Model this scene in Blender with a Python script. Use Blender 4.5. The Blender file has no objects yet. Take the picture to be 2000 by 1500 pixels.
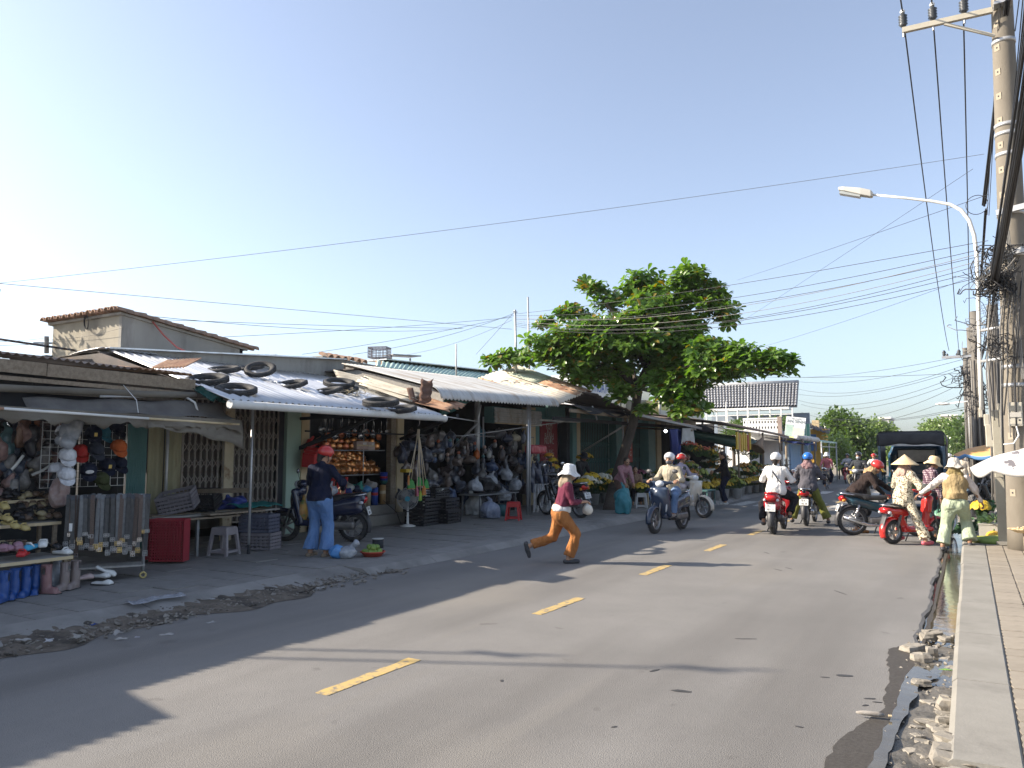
import bpy, math, random
import numpy as np
from mathutils import Vector, Matrix, Euler

rnd = random.Random(11)
R = math.radians
SC = bpy.context.scene
COL = SC.collection

# ------------------------------------------------------------------ camera, sky, sun, exposure
EYE = 1.62
PITCH, YAW, FOCAL = R(5.174), R(30.63), 1502.0          # focal length in pixels of a 2000 px wide picture
cam_d = bpy.data.cameras.new('camera')
cam = bpy.data.objects.new('camera', cam_d); COL.objects.link(cam)
cam.location = (0, 0, EYE)
cam.rotation_euler = (math.pi / 2 + PITCH, 0, YAW)
cam_d.sensor_width = 36.0
cam_d.lens = 36.0 * FOCAL / 2000.0
cam_d.clip_start = 0.05; cam_d.clip_end = 3000
SC.camera = cam

SUN_EL = R(29.5)
SUN_AZ = np.array([-0.902,-0.432])                       # the sun stands over the roofs on the left
sun_dir = Vector((SUN_AZ[0] * math.cos(SUN_EL),SUN_AZ[1] * math.cos(SUN_EL),math.sin(SUN_EL)))
world = bpy.data.worlds.new('World'); SC.world = world
world.use_nodes = True
wn = world.node_tree.nodes; wl = world.node_tree.links
sky_n = wn.new('ShaderNodeTexSky'); sky_n.sky_type = 'NISHITA'; sky_n.sun_disc = False
sky_n.sun_elevation = SUN_EL
sky_n.sun_rotation = math.atan2(sun_dir.x, sun_dir.y)
sky_n.air_density = 1.0; sky_n.dust_density = 1.7; sky_n.ozone_density = 4.5; sky_n.altitude = 0
sat_n = wn.new('ShaderNodeHueSaturation'); sat_n.inputs['Hue'].default_value = .5; sat_n.inputs['Saturation'].default_value = .68       # a milky tropical sky
wl.new(sky_n.outputs[0], sat_n.inputs['Color']); wl.new(sat_n.outputs[0], wn['Background'].inputs['Color'])
wn['Background'].inputs['Strength'].default_value = 0.078

sun_l = bpy.data.lights.new('sun', 'SUN'); sun_l.energy = 3.2; sun_l.angle = R(0.5); sun_l.color = (1.0, 0.88, 0.72)
sun_o = bpy.data.objects.new('sun', sun_l); COL.objects.link(sun_o)
sun_o.rotation_euler = sun_dir.to_track_quat('Z', 'Y').to_euler(); sun_o.location = (-30, -20, 30)

SC.render.engine = 'CYCLES'
SC.view_settings.view_transform = 'Standard'
SC.view_settings.look = 'None'
SC.view_settings.gamma = 1.0
SC.view_settings.use_curve_mapping = False
SC.view_settings.exposure = 1.78
SC.cycles.max_bounces = 8; SC.cycles.diffuse_bounces = 4; SC.cycles.glossy_bounces = 3
SC.cycles.transparent_max_bounces = 8
SC.cycles.use_denoising = True

# ------------------------------------------------------------------ survey helpers: sight lines from the tripod to known planes
_cp, _sp, _cy, _sy = math.cos(PITCH), math.sin(PITCH), math.cos(YAW), math.sin(YAW)
_Rv = np.array([_cy,_sy,0.]); _Dv = np.array([-_sy * _cp,_cy * _cp,_sp]); _Uv = np.cross(_Rv, _Dv)
def _ray(u, v): return _Dv * FOCAL + _Rv * (u - 1000) - _Uv * (v - 750)
def G(u, v, z=0.0):
 d = _ray(u, v); p = np.array([0,0,EYE]) + d * ((z - EYE) / d[2]); return (float(p[0]), float(p[1]), float(z))
def AX(u, v, x):
 d = _ray(u, v); p = np.array([0,0,EYE]) + d * (x / d[0]); return (float(x), float(p[1]), float(p[2]))
def AY(u, v, y):
 d = _ray(u, v); p = np.array([0,0,EYE]) + d * (y / d[1]); return (float(p[0]), float(y), float(p[2]))

# ------------------------------------------------------------------ materials
MATS = {}
def mat(name, c=(.5,.5,.5), r=.6, m=0., c2=None, sc=6., det=4., bump=0., bsc=None, spec=.5, alpha=None, emit=None,
  trans=0., stretch=(1,1,1), c3=None, sc3=1.5, t3=(.52,.62), rnd_v=0., coat=0., sss=0., ior=1.45, coord='Object', wave=None):
 if name in MATS: return MATS[name]
 M = bpy.data.materials.new(name); M.use_nodes = True
 nt = M.node_tree; N = nt.nodes; L = nt.links
 P = N['Principled BSDF']
 P.inputs['Roughness'].default_value = r; P.inputs['Metallic'].default_value = m
 P.inputs['Specular IOR Level'].default_value = spec; P.inputs['IOR'].default_value = ior
 if trans: P.inputs['Transmission Weight'].default_value = trans
 if coat: P.inputs['Coat Weight'].default_value = coat
 if alpha is not None: P.inputs['Alpha'].default_value = alpha
 if emit:
  P.inputs['Emission Color'].default_value = (*emit[0], 1); P.inputs['Emission Strength'].default_value = emit[1]
 tc = N.new('ShaderNodeTexCoord'); mp = N.new('ShaderNodeMapping'); mp.inputs['Scale'].default_value = stretch
 L.new(tc.outputs[coord], mp.inputs['Vector'])
 out = None
 if c2 is not None:
  no = N.new('ShaderNodeTexNoise'); no.inputs['Scale'].default_value = sc; no.inputs['Detail'].default_value = det
  no.inputs['Roughness'].default_value = .62
  L.new(mp.outputs[0], no.inputs['Vector'])
  ra = N.new('ShaderNodeValToRGB'); ra.color_ramp.elements[0].position = .36; ra.color_ramp.elements[1].position = .66
  ra.color_ramp.elements[0].color = (*c, 1); ra.color_ramp.elements[1].color = (*c2, 1)
  L.new(no.outputs['Fac'], ra.inputs[0]); out = ra.outputs[0]
 if c3 is not None:
  n3 = N.new('ShaderNodeTexNoise'); n3.inputs['Scale'].default_value = sc3; n3.inputs['Detail'].default_value = 6
  n3.inputs['Roughness'].default_value = .65
  L.new(mp.outputs[0], n3.inputs['Vector'])
  r3 = N.new('ShaderNodeValToRGB'); r3.color_ramp.elements[0].position = t3[0]; r3.color_ramp.elements[1].position = t3[1]
  L.new(n3.outputs['Fac'], r3.inputs[0])
  mx = N.new('ShaderNodeMix'); mx.data_type = 'RGBA'
  L.new(r3.outputs[0], mx.inputs[0])
  if out: L.new(out, mx.inputs[6])
  else: mx.inputs[6].default_value = (*c, 1)
  mx.inputs[7].default_value = (*c3, 1); out = mx.outputs[2]
 if rnd_v:
  oi = N.new('ShaderNodeObjectInfo'); hs = N.new('ShaderNodeHueSaturation')
  mr = N.new('ShaderNodeMapRange'); mr.inputs[3].default_value = 1 - rnd_v; mr.inputs[4].default_value = 1 + rnd_v
  L.new(oi.outputs['Random'], mr.inputs[0]); L.new(mr.outputs[0], hs.inputs['Value'])
  if out: L.new(out, hs.inputs['Color'])
  else: hs.inputs['Color'].default_value = (*c, 1)
  out = hs.outputs[0]
 if out: L.new(out, P.inputs['Base Color'])
 else: P.inputs['Base Color'].default_value = (*c, 1)
 if bump:
  nb = N.new('ShaderNodeTexNoise'); nb.inputs['Scale'].default_value = bsc or sc * 3; nb.inputs['Detail'].default_value = 5
  L.new(mp.outputs[0], nb.inputs['Vector'])
  bu = N.new('ShaderNodeBump'); bu.inputs['Strength'].default_value = 1; bu.inputs['Distance'].default_value = bump
  L.new(nb.outputs['Fac'], bu.inputs['Height']); L.new(bu.outputs[0], P.inputs['Normal'])
 MATS[name] = M
 return M

def paint(name, c, r=.25, coat=.6, m=0.): return mat(name, c, r, m, coat=coat, c2=tuple(x * .86 for x in c), sc=5, bump=.0003, bsc=30)
def cloth(name, c, c2=None, sc=9, r=.9): return mat(name, c, r, c2=c2 or tuple(x * .72 for x in c), sc=sc, bump=.055, bsc=13, spec=.2, stretch=(1,1,.55))
def plastic(name, c, r=.4): return mat(name, c, r, c2=tuple(x * .82 for x in c), sc=7, bump=.0004, bsc=40)

# ------------------------------------------------------------------ objects
def _origin(o):
 v = Vector((0,0,0))
 while o is not None:
  v = v + o.location; o = o.parent
 return v
def tag(o, label=None, cat=None, group=None, kind=None):
 if label: o['label'] = label
 if cat: o['category'] = cat
 if group: o['group'] = group
 if kind: o['kind'] = kind
 return o
def thing(name, label, cat, loc=(0,0,0), rz=0., group=None, rx=0., ry=0.):
 o = bpy.data.objects.new(name, None); COL.objects.link(o)
 o.empty_display_size = .1
 o.location = loc; o.rotation_euler = (rx, ry, rz)
 return tag(o, label, cat, group)
def dup(root, loc=None, rz=None, label=None, group=None, parent=None):
 r = root.copy(); COL.objects.link(r)
 if loc is not None: r.location = loc
 if rz is not None: r.rotation_euler = (r.rotation_euler.x, r.rotation_euler.y, rz)
 if label: r['label'] = label
 if group: r['group'] = group
 if parent: r.parent = parent
 for ch in list(root.children): dup(ch, parent=r)
 return r
def link_mesh(name, me, m=None, parent=None, smooth=True, loc=None):
 o = bpy.data.objects.new(name, me); COL.objects.link(o)
 if m is not None and len(me.materials) == 0:
  for x in (m if isinstance(m,(list,tuple)) else [m]): me.materials.append(x)
 if parent: o.parent = parent
 if loc is not None: o.location = loc
 return o

def V3(a): return np.array(a, float)
def unit(a):
 a = V3(a); n = np.linalg.norm(a); return a / n if n > 1e-9 else np.array([0,0,1.])
def basis(d):
 d = unit(d); t = np.array([0,0,1.]) if abs(d[2]) < .9 else np.array([1.,0,0])
 a = unit(np.cross(t,d)); b = np.cross(d, a); return a, b, d
def rotm(rx=0, ry=0, rz=0): return np.array(Euler((rx,ry,rz)).to_matrix())

class MB:
 """collects shapes; build() links them as ONE mesh object"""
 def __init__(s): s.v = []; s.f = []; s.mi = []; s.cur = 0; s.sm = []; s.smooth = False
 def add(s, vs, fs, smooth=None):
  n = len(s.v); s.v.extend([tuple(map(float,p)) for p in vs]); sm = s.smooth if smooth is None else smooth
  for f in fs: s.f.append(tuple(i + n for i in f)); s.mi.append(s.cur); s.sm.append(sm)
  return s
 def m(s, i): s.cur = i; return s
 def box(s, c, size, rot=None, taper=1.):
  hx, hy, hz = [x / 2 for x in size]; p = []
  for z in (-1, 1):
   t = taper if z > 0 else 1.
   for x, y in ((-1,-1), (1,-1), (1,1), (-1,1)): p.append((x * hx * t,y * hy * t,z * hz))
  p = np.array(p)
  if rot is not None: p = p @ np.array(rot).T
  p = p + V3(c)
  return s.add(p, [(3,2,1,0),(4,5,6,7),(0,1,5,4),(1,2,6,5),(2,3,7,6),(3,0,4,7)], False)
 def bar(s, a, b, w, h=None, up=(0,0,1)):
  a, b = V3(a), V3(b); d = unit(b - a); u = V3(up)
  if abs(u @ d) > .95: u = np.array([1.,0,0])
  x = unit(np.cross(u,d)); z = np.cross(d, x); h = h or w; p = []
  for q in (a, b):
   for i, j in ((-1,-1), (1,-1), (1,1), (-1,1)): p.append(q + x * i * w / 2 + z * j * h / 2)
  return s.add(p, [(3,2,1,0),(4,5,6,7),(0,1,5,4),(1,2,6,5),(2,3,7,6),(3,0,4,7)], False)
 def cyl(s, a, b, r0, r1=None, n=12, cap=True):
  r1 = r0 if r1 is None else r1; a, b = V3(a), V3(b); x, y, d = basis(b - a)
  an = np.linspace(0, 2 * math.pi, n, endpoint=False)
  ring = np.outer(np.cos(an), x) + np.outer(np.sin(an), y)
  vs = np.vstack([a + ring * r0,b + ring * r1])
  s.add(vs, [(i,(i + 1) % n,n + (i + 1) % n,n + i) for i in range(n)], True)
  if cap:
   s.add(a + ring * r0, [tuple(range(n - 1,-1,-1))], False); s.add(b + ring * r1, [tuple(range(n))], False)
  return s
 def tube(s, pts, r, n=8, cap=True):
  P = [V3(p) for p in pts]; m = len(P); rr = r if isinstance(r, (list,tuple,np.ndarray)) else [r] * m
  T = [unit(P[min(i + 1,m - 1)] - P[max(i - 1,0)]) for i in range(m)]
  x = basis(T[0])[0]; an = np.linspace(0, 2 * math.pi, n, endpoint=False); vs = []
  for i in range(m):
   x = x - T[i] * (x @ T[i]); x = unit(x); y = np.cross(T[i], x)
   vs.append(P[i] + (np.outer(np.cos(an),x) + np.outer(np.sin(an),y)) * rr[i])
  fs = [(i * n + j,i * n + (j + 1) % n,(i + 1) * n + (j + 1) % n,(i + 1) * n + j) for i in range(m - 1) for j in range(n)]
  if cap: fs += [tuple(range(n - 1,-1,-1)), tuple((m - 1) * n + j for j in range(n))]
  return s.add(np.vstack(vs), fs, True)
 def lathe(s, prof, c=(0,0,0), axis=(0,0,1), n=20, a0=0, a1=2 * math.pi):
  full = abs(a1 - a0 - 2 * math.pi) < 1e-6; k = n if full else n + 1
  x, y, d = basis(axis); an = np.linspace(a0, a1, k, endpoint=not full); vs = []
  for r, z in prof: vs.append(V3(c) + d * z + (np.outer(np.cos(an),x) + np.outer(np.sin(an),y)) * r)
  m = len(prof)
  fs = [(i * k + j,i * k + (j + 1) % k,(i + 1) * k + (j + 1) % k,(i + 1) * k + j) for i in range(m - 1) for j in range(n)]
  return s.add(np.vstack(vs), fs, True)
 def torus(s, c, axis, R0, r, n=28, k=10, sx=1.):
  x, y, d = basis(axis); vs = []
  for i in range(n):
   a = 2 * math.pi * i / n; e = x * math.cos(a) + y * math.sin(a)
   for j in range(k):
    b = 2 * math.pi * j / k; vs.append(V3(c) + e * (R0 + r * math.cos(b)) + d * r * sx * math.sin(b))
  return s.add(vs, [(i * k + j,((i + 1) % n) * k + j,((i + 1) % n) * k + (j + 1) % k,i * k + (j + 1) % k) for i in range(n) for j in range(k)], True)
 def ball(s, c, r, n=12, k=8, rot=None):
  r = V3([r] * 3 if np.isscalar(r) else r); vs = []; fs = []
  for i in range(k + 1):
   t = math.pi * i / k
   for j in range(n): a = 2 * math.pi * j / n; vs.append((math.sin(t) * math.cos(a),math.sin(t) * math.sin(a),math.cos(t)))
  vs = np.array(vs) * r
  if rot is not None: vs = vs @ np.array(rot).T
  fs = [(i * n + j,(i + 1) * n + j,(i + 1) * n + (j + 1) % n,i * n + (j + 1) % n) for i in range(k) for j in range(n)]
  return s.add(vs + V3(c), fs, True)
 def prism(s, pts2, z0, z1, fn=lambda x, y, z: (x,y,z)):
  n = len(pts2); vs = [fn(x,y,z0) for x, y in pts2] + [fn(x,y,z1) for x, y in pts2]
  return s.add(vs, [tuple(range(n - 1,-1,-1)),tuple(range(n,2 * n))] + [(i,(i + 1) % n,n + (i + 1) % n,n + i) for i in range(n)], False)
 def grid(s, fn, nu, nv, smooth=True):
  vs = [fn(i / nu,j / nv) for i in range(nu + 1) for j in range(nv + 1)]; k = nv + 1
  return s.add(vs, [(i * k + j,(i + 1) * k + j,(i + 1) * k + j + 1,i * k + j + 1) for i in range(nu) for j in range(nv)], smooth)
 def mesh(s, name):
  me = bpy.data.meshes.new(name); me.from_pydata(s.v, [], s.f)
  if len(s.f):
   me.polygons.foreach_set('material_index', s.mi); me.polygons.foreach_set('use_smooth', s.sm)
  me.update(); return me
 def build(s, name, m, parent=None, world=False, thick=0., bevel=0., smooth=None):
  if world and parent is not None:
   o0 = _origin(parent); s.v = [(a - o0.x,b - o0.y,c - o0.z) for a, b, c in s.v]
  if smooth is not None: s.sm = [smooth] * len(s.f)
  o = link_mesh(name, s.mesh(name), m, parent)
  if thick:
   md = o.modifiers.new('thickness', 'SOLIDIFY'); md.thickness = thick; md.offset = 0
  if bevel:
   md = o.modifiers.new('edge', 'BEVEL'); md.width = bevel; md.segments = 2; md.limit_method = 'ANGLE'
  return o

# ------------------------------------------------------------------ rounded bodies: signed distances polygonised on a grid
_CO = np.array([(0,0,0),(1,0,0),(0,1,0),(1,1,0),(0,0,1),(1,0,1),(0,1,1),(1,1,1)])
_ED = [(0,1), (2,3), (4,5), (6,7), (0,2), (1,3), (4,6), (5,7), (0,4), (1,5), (2,6), (3,7)]
def surface_nets(Vv, org, h):
 S = Vv < 0; nx, ny, nz = [d - 1 for d in Vv.shape]
 st = [S[a:a + nx,b:b + ny,c:c + nz] for a, b, c in _CO]
 cnt = sum(x.astype(np.int8) for x in st); act = (cnt > 0) & (cnt < 8)
 ci = np.argwhere(act)
 if len(ci) == 0: return np.zeros((0,3)), np.zeros((0,4), int)
 idx = -np.ones(act.shape, np.int64); idx[act] = np.arange(len(ci))
 vals = np.stack([Vv[a:a + nx,b:b + ny,c:c + nz][act] for a,b,c in _CO], 1)
 pos = np.zeros((len(ci),3)); n = np.zeros(len(ci))
 for i, j in _ED:
  cr = (vals[:,i] < 0) != (vals[:,j] < 0)
  t = vals[cr, i] / (vals[cr,i] - vals[cr,j])
  pos[cr] += _CO[i] + t[:, None] * (_CO[j] - _CO[i]); n[cr] += 1
 verts = (ci + pos / n[:,None]) * h + org
 quads = []
 def emit(a, b, c, d, fl):
  q = np.stack([a,b,c,d], 1); q[fl] = q[fl][:, ::-1]; quads.append(q)
 s0, s1 = S[:-1, 1:-1, 1:-1], S[1:, 1:-1, 1:-1]; e = np.argwhere(s0 != s1); i, j, k = e[:, 0], e[:, 1] + 1, e[:, 2] + 1
 emit(idx[i,j - 1,k - 1], idx[i,j,k - 1], idx[i,j,k], idx[i,j - 1,k], ~S[i,j,k])
 s0, s1 = S[1:-1, :-1, 1:-1], S[1:-1, 1:, 1:-1]; e = np.argwhere(s0 != s1); i, j, k = e[:, 0] + 1, e[:, 1], e[:, 2] + 1
 emit(idx[i - 1,j,k - 1], idx[i - 1,j,k], idx[i,j,k], idx[i,j,k - 1], ~S[i,j,k])
 s0, s1 = S[1:-1, 1:-1, :-1], S[1:-1, 1:-1, 1:]; e = np.argwhere(s0 != s1); i, j, k = e[:, 0] + 1, e[:, 1] + 1, e[:, 2]
 emit(idx[i - 1,j - 1,k], idx[i,j - 1,k], idx[i,j,k], idx[i - 1,j,k], ~S[i,j,k])
 return verts, np.vstack(quads)

class Sdf:
 def __init__(s): s.p = []
 def cap(s, a, b, ra, rb=None, k=.02, l=0, sx=1.):
  s.p.append(('cap',V3(a),V3(b),ra,ra if rb is None else rb,k,l)); return s
 def cone(s, a, b, ra, rb=None, k=.015, l=0):
  s.p.append(('cone',V3(a),V3(b),ra,ra if rb is None else rb,k,l)); return s
 def ell(s, c, r, k=.02, l=0, rot=None):
  s.p.append(('ell',V3(c),V3([r] * 3 if np.isscalar(r) else r),rot,None,k,l)); return s
 def box(s, c, h, rd=.01, k=.02, l=0, rot=None):
  s.p.append(('box',V3(c),V3(h),rd,rot,k,l)); return s
 def tor(s, c, ax, R0, r, k=.01, l=0):
  s.p.append(('tor',V3(c),unit(ax),R0,r,k,l)); return s
 def cutbox(s, c, h, rot=None, k=.005):
  s.p.append(('cut',V3(c),V3(h),.0,rot,k,-1)); return s
 def cutcap(s, a, b, ra, rb=None, k=.01):
  s.p.append(('cutcap',V3(a),V3(b),ra,ra if rb is None else rb,k,-1)); return s
 @staticmethod
 def _d(q, P):
  t = q[0]
  if t in ('cap', 'cutcap'):
   a, b = q[1], q[2]; ab = b - a; tt = np.clip(((P - a) @ ab) / max(ab @ ab,1e-12), 0, 1)
   return np.linalg.norm(P - a - tt[...,None] * ab, axis=-1) - (q[3] + (q[4] - q[3]) * tt)
  if t == 'cone':
   a, b = q[1], q[2]; ab = b - a; L = np.linalg.norm(ab); u = ab / L; x = (P - a) @ u
   tt = np.clip(x / L, 0, 1); rad = np.linalg.norm((P - a) - x[...,None] * u, axis=-1) - (q[3] + (q[4] - q[3]) * tt)
   return np.maximum(rad, np.abs(x - L / 2) - L / 2)
  if t == 'ell':
   D = P - q[1]
   if q[3] is not None: D = D @ np.array(q[3])
   k0 = np.linalg.norm(D / q[2], axis=-1); k1 = np.linalg.norm(D / q[2] ** 2, axis=-1)
   return np.where(k1 > 1e-9, k0 * (k0 - 1) / np.maximum(k1,1e-9), -q[2].min())
  if t in ('box', 'cut'):
   D = P - q[1]
   if q[4] is not None: D = D @ np.array(q[4])
   D = np.abs(D) - (q[2] - q[3]); return np.linalg.norm(np.maximum(D,0), axis=-1) + np.minimum(D.max(-1), 0) - q[3]
  if t == 'tor':
   D = P - q[1]; hgt = D @ q[2]; rad = np.linalg.norm(D - hgt[...,None] * q[2], axis=-1)
   return np.sqrt((rad - q[3]) ** 2 + hgt ** 2) - q[4]
 @staticmethod
 def _bb(q):
  t = q[0]
  if t in ('cap', 'cone', 'cutcap'):
   r = max(q[3], q[4]) + (0.0 if t != 'cone' else .01); return np.minimum(q[1], q[2]) - r, np.maximum(q[1], q[2]) + r
  if t == 'ell': r = q[2] if q[3] is None else np.full(3, q[2].max()); return q[1] - r, q[1] + r
  if t in ('box', 'cut'): r = q[2] if q[4] is None else np.full(3, np.linalg.norm(q[2])); return q[1] - r, q[1] + r
  return q[1] - q[3] - q[4], q[1] + q[3] + q[4]
 def polygonise(s, h, fold=0., fw=(14,14,7), seed=1, lab=False):
  bb = [s._bb(q) for q in s.p if not q[0].startswith('cut')]
  lo = np.min([b[0] for b in bb], 0) - 3 * h - fold; hi = np.max([b[1] for b in bb], 0) + 3 * h + fold
  n = np.ceil((hi - lo) / h).astype(int) + 1
  Vv = np.full(n, .08); lb = np.zeros(n, np.int8); best = np.full(n, 9.) if lab else None
  ax = [lo[i] + np.arange(n[i]) * h for i in range(3)]
  for q in s.p:
   b0, b1 = s._bb(q); mg = q[5] + 4 * h + fold
   i0 = np.clip(np.floor((b0 - mg - lo) / h).astype(int), 0, n - 1); i1 = np.clip(np.ceil((b1 + mg - lo) / h).astype(int) + 1, 1, n)
   if (i1 <= i0).any(): continue
   sl = tuple(slice(a,b) for a, b in zip(i0,i1))
   P = np.stack(np.meshgrid(*[ax[i][sl[i]] for i in range(3)],indexing='ij'), -1)
   d = s._d(q, P); a = Vv[sl]; k = max(q[5], 1e-4)
   if q[0].startswith('cut'):
    hh = np.clip(.5 - .5 * (a + d) / k, 0, 1); Vv[sl] = a + (-d - a) * hh + k * hh * (1 - hh)
   else:
    hh = np.clip(.5 + .5 * (a - d) / k, 0, 1); Vv[sl] = a + (d - a) * hh - k * hh * (1 - hh)
    if lab:
     bs = best[sl]; up = d < bs; bs[up] = d[up]; lb[sl][up] = q[6]
  if fold:
   rg = np.random.RandomState(seed); P = np.stack(np.meshgrid(*ax,indexing='ij'), -1); F = 0
   for i in range(7):
    kv = rg.randn(3) * np.array(fw) * (1 + .35 * i); F = F + np.sin(P @ kv + rg.rand() * 6.3 + 1.3 * np.sin(P @ (rg.randn(3) * 6))) / (1 + .35 * i)
   Vv = Vv + fold * F / 2.2
  v, f = surface_nets(Vv, lo, h)
  if lab and len(v):
   fc = ((v[f].mean(1) - lo) / h).round().astype(int); fc = np.clip(fc, 0, n - 1); return v, f, lb[fc[:,0], fc[:,1], fc[:,2]]
  return v, f, None
 def mesh(s, name, h, **kw):
  v, f, l = s.polygonise(h, **kw); me = bpy.data.meshes.new(name)
  me.vertices.add(len(v)); me.vertices.foreach_set('co', v.astype(np.float32).ravel())
  me.loops.add(f.size); me.loops.foreach_set('vertex_index', f.astype(np.int32).ravel())
  me.polygons.add(len(f)); me.polygons.foreach_set('loop_start', np.arange(0,f.size,4,dtype=np.int32))
  me.update(calc_edges=True)
  me.polygons.foreach_set('use_smooth', np.ones(len(f),bool))
  if l is not None: me.polygons.foreach_set('material_index', l.astype(np.int32))
  return me
 def build(s, name, m, parent=None, h=.012, world=False, **kw):
  if world and parent is not None:
   o0 = np.array(_origin(parent))
   o = link_mesh(name, s.mesh(name,h,**kw), m, parent); o.location = -Vector(o0)
   return o
  return link_mesh(name, s.mesh(name,h,**kw), m, parent)

def text(body, size, m, parent, loc, rot, name='lettering', align='CENTER', ext=.002, sx=1.):
 cu = bpy.data.curves.new(name, 'FONT'); cu.body = body; cu.size = size; cu.align_x = align; cu.align_y = 'CENTER'
 cu.extrude = ext; cu.resolution_u = 3; cu.materials.append(m)
 o = bpy.data.objects.new(name, cu); COL.objects.link(o); o.parent = parent
 o.location = loc; o.rotation_euler = rot; o.scale = (sx, 1, 1)
 return o

def corrugated(mb, A, B, C, D, pitch=.12, amp=.016, sag=0., nv=4, jag=0., seed=0):
 """sheet A-B along the ridge, D-C along the eave; ribs run from ridge to eave"""
 A, B, C, D = map(V3, (A,B,C,D)); w = np.linalg.norm((B + C - A - D) / 2); nu = max(6, int(w / pitch * 6))
 nrm = unit(np.cross(B - A,D - A)); nrm = nrm if nrm[2] > 0 else -nrm; rg = random.Random(seed)
 def fn(u, v):
  v2 = v
  if jag and v > .99: v2 = v + jag * (math.sin(u * 37 + seed) + math.sin(u * 91)) * .5
  p = (A * (1 - u) + B * u) * (1 - v2) + (D * (1 - u) + C * u) * v2
  p = p + nrm * (amp * math.sin(2 * math.pi * u * w / pitch)); p[2] -= sag * math.sin(math.pi * u) * v
  return p
 return mb.grid(fn, nu, nv)
def roof_sheets(parent, A, B, C, D, m, n, pitch=.12, amp=.016, lift=.006, name='roof_sheet', gap=0., seed=0, jag=0., jit=0.):
 """a roof of n overlapping corrugated sheets, each a part"""
 A, B, C, D = map(V3, (A,B,C,D)); rg = random.Random(seed); out = []
 for i in range(n):
  a, b = i / n, min(1, (i + 1.06) / n); z = np.array([0,0,lift * (i % 2)]); j = np.array([0,0,rg.uniform(-jit,jit)])
  mm = m[i % len(m)] if isinstance(m, list) else m
  mb = MB(); e = rg.uniform(-jit, jit) * 3
  corrugated(mb, A + (B - A) * a + z, A + (B - A) * b + z + j, D + (C - D) * b + z + j + (C - B) * e * .2, D + (C - D) * a + z + (D - A) * e * .2, pitch, amp, seed=seed + i, jag=jag)
  out.append(mb.build(name,mm,parent,1,thick=.004))
 return out
# ================================================================== THE SETTING
def structure(o): o['kind'] = 'structure'; return o
def asphalt_mat():
 M = mat('asphalt', (.178,.172,.164), .82, c2=(.208,.200,.190), sc=.9, det=8, spec=.3)
 nt = M.node_tree; N = nt.nodes; L = nt.links; P = N['Principled BSDF']; tc = N.new('ShaderNodeTexCoord')
 base = P.inputs['Base Color'].links[0].from_socket
 def layer(src, scale, c, lo, hi, det=3, st=(1,1,1), kind='n', fac=1.):
  mp = N.new('ShaderNodeMapping'); mp.inputs['Scale'].default_value = st; L.new(tc.outputs['Object'], mp.inputs[0])
  if kind == 'n':
   t = N.new('ShaderNodeTexNoise'); t.inputs['Scale'].default_value = scale; t.inputs['Detail'].default_value = det; o = t.outputs['Fac']
  else:
   t = N.new('ShaderNodeTexVoronoi'); t.inputs['Scale'].default_value = scale; o = t.outputs['Distance']
  L.new(mp.outputs[0], t.inputs['Vector'])
  r = N.new('ShaderNodeValToRGB'); r.color_ramp.elements[0].position = lo; r.color_ramp.elements[1].position = hi
  r.color_ramp.elements[1].color = (fac, fac, fac, 1)
  if kind == 'v': r.color_ramp.elements[0].color = (fac, fac, fac, 1); r.color_ramp.elements[1].color = (0, 0, 0, 1)
  L.new(o, r.inputs[0]); m = N.new('ShaderNodeMix'); m.data_type = 'RGBA'
  L.new(r.outputs[0], m.inputs[0]); L.new(src, m.inputs[6]); m.inputs[7].default_value = (*c, 1); return m.outputs[2]
 o = layer(base, 170, (.30,.285,.265), .62, .72, 2, fac=.75)              # pale aggregate
 o = layer(o, 120, (.07,.068,.066), .60, .70, 2, fac=.7)                  # open pores
 o = layer(o, .8, (.125,.119,.112), .47, .68, 6, (1,.12,1), fac=.8)
 o = layer(o, .45, (.215,.20,.178), .56, .70, 7, (1,.5,1), fac=.7)                 # dusty pale areas
 o = layer(o, 2.6, (.19,.18,.165), .60, .68, 2, (1,.05,1), fac=.5)                 # tyre streaks    # worn wheel paths along the road
 o = layer(o, 3.1, (.09,.085,.08), .69, .74, 4, fac=.5)                  # oil stains
 L.new(o, P.inputs['Base Color'])
 n = N.new('ShaderNodeTexNoise'); n.inputs['Scale'].default_value = 130; n.inputs['Detail'].default_value = 3
 L.new(tc.outputs['Object'], n.inputs['Vector']); b = N.new('ShaderNodeBump'); b.inputs['Distance'].default_value = .006; b.inputs['Strength'].default_value = .9
 L.new(n.outputs['Fac'], b.inputs['Height']); L.new(b.outputs[0], P.inputs['Normal'])
 return M
M_asph = asphalt_mat()
M_ground = mat('bare_ground', (.20,.17,.13), .95, c2=(.26,.22,.17), sc=.4, bump=.02, bsc=3)
M_conc = mat('concrete', (.205,.195,.172), .85, c2=(.25,.238,.212), sc=2.2, det=8, bump=.002, bsc=60, c3=(.15,.142,.125), sc3=1.3, t3=(.55,.75))
M_concd = mat('dirty_concrete', (.215,.205,.192), .88, c2=(.265,.255,.24), sc=2.4, det=8, bump=.003, bsc=50, c3=(.15,.143,.133), sc3=.9, t3=(.5,.7))
M_tile = mat('paver', (.245,.212,.168), .85, c2=(.285,.25,.20), sc=5, bump=.002, bsc=70, rnd_v=.09, c3=(.18,.155,.125), sc3=2.2, t3=(.55,.7))
M_tileL = mat('pavement_tile', (.20,.19,.178), .82, c2=(.25,.24,.225), sc=2.5, det=7, bump=.002, bsc=50, rnd_v=.05, c3=(.14,.134,.126), sc3=1.1, t3=(.52,.72))
M_joint = mat('joint_dirt', (.075,.068,.06), .95, c2=(.10,.09,.08), sc=12)
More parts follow.
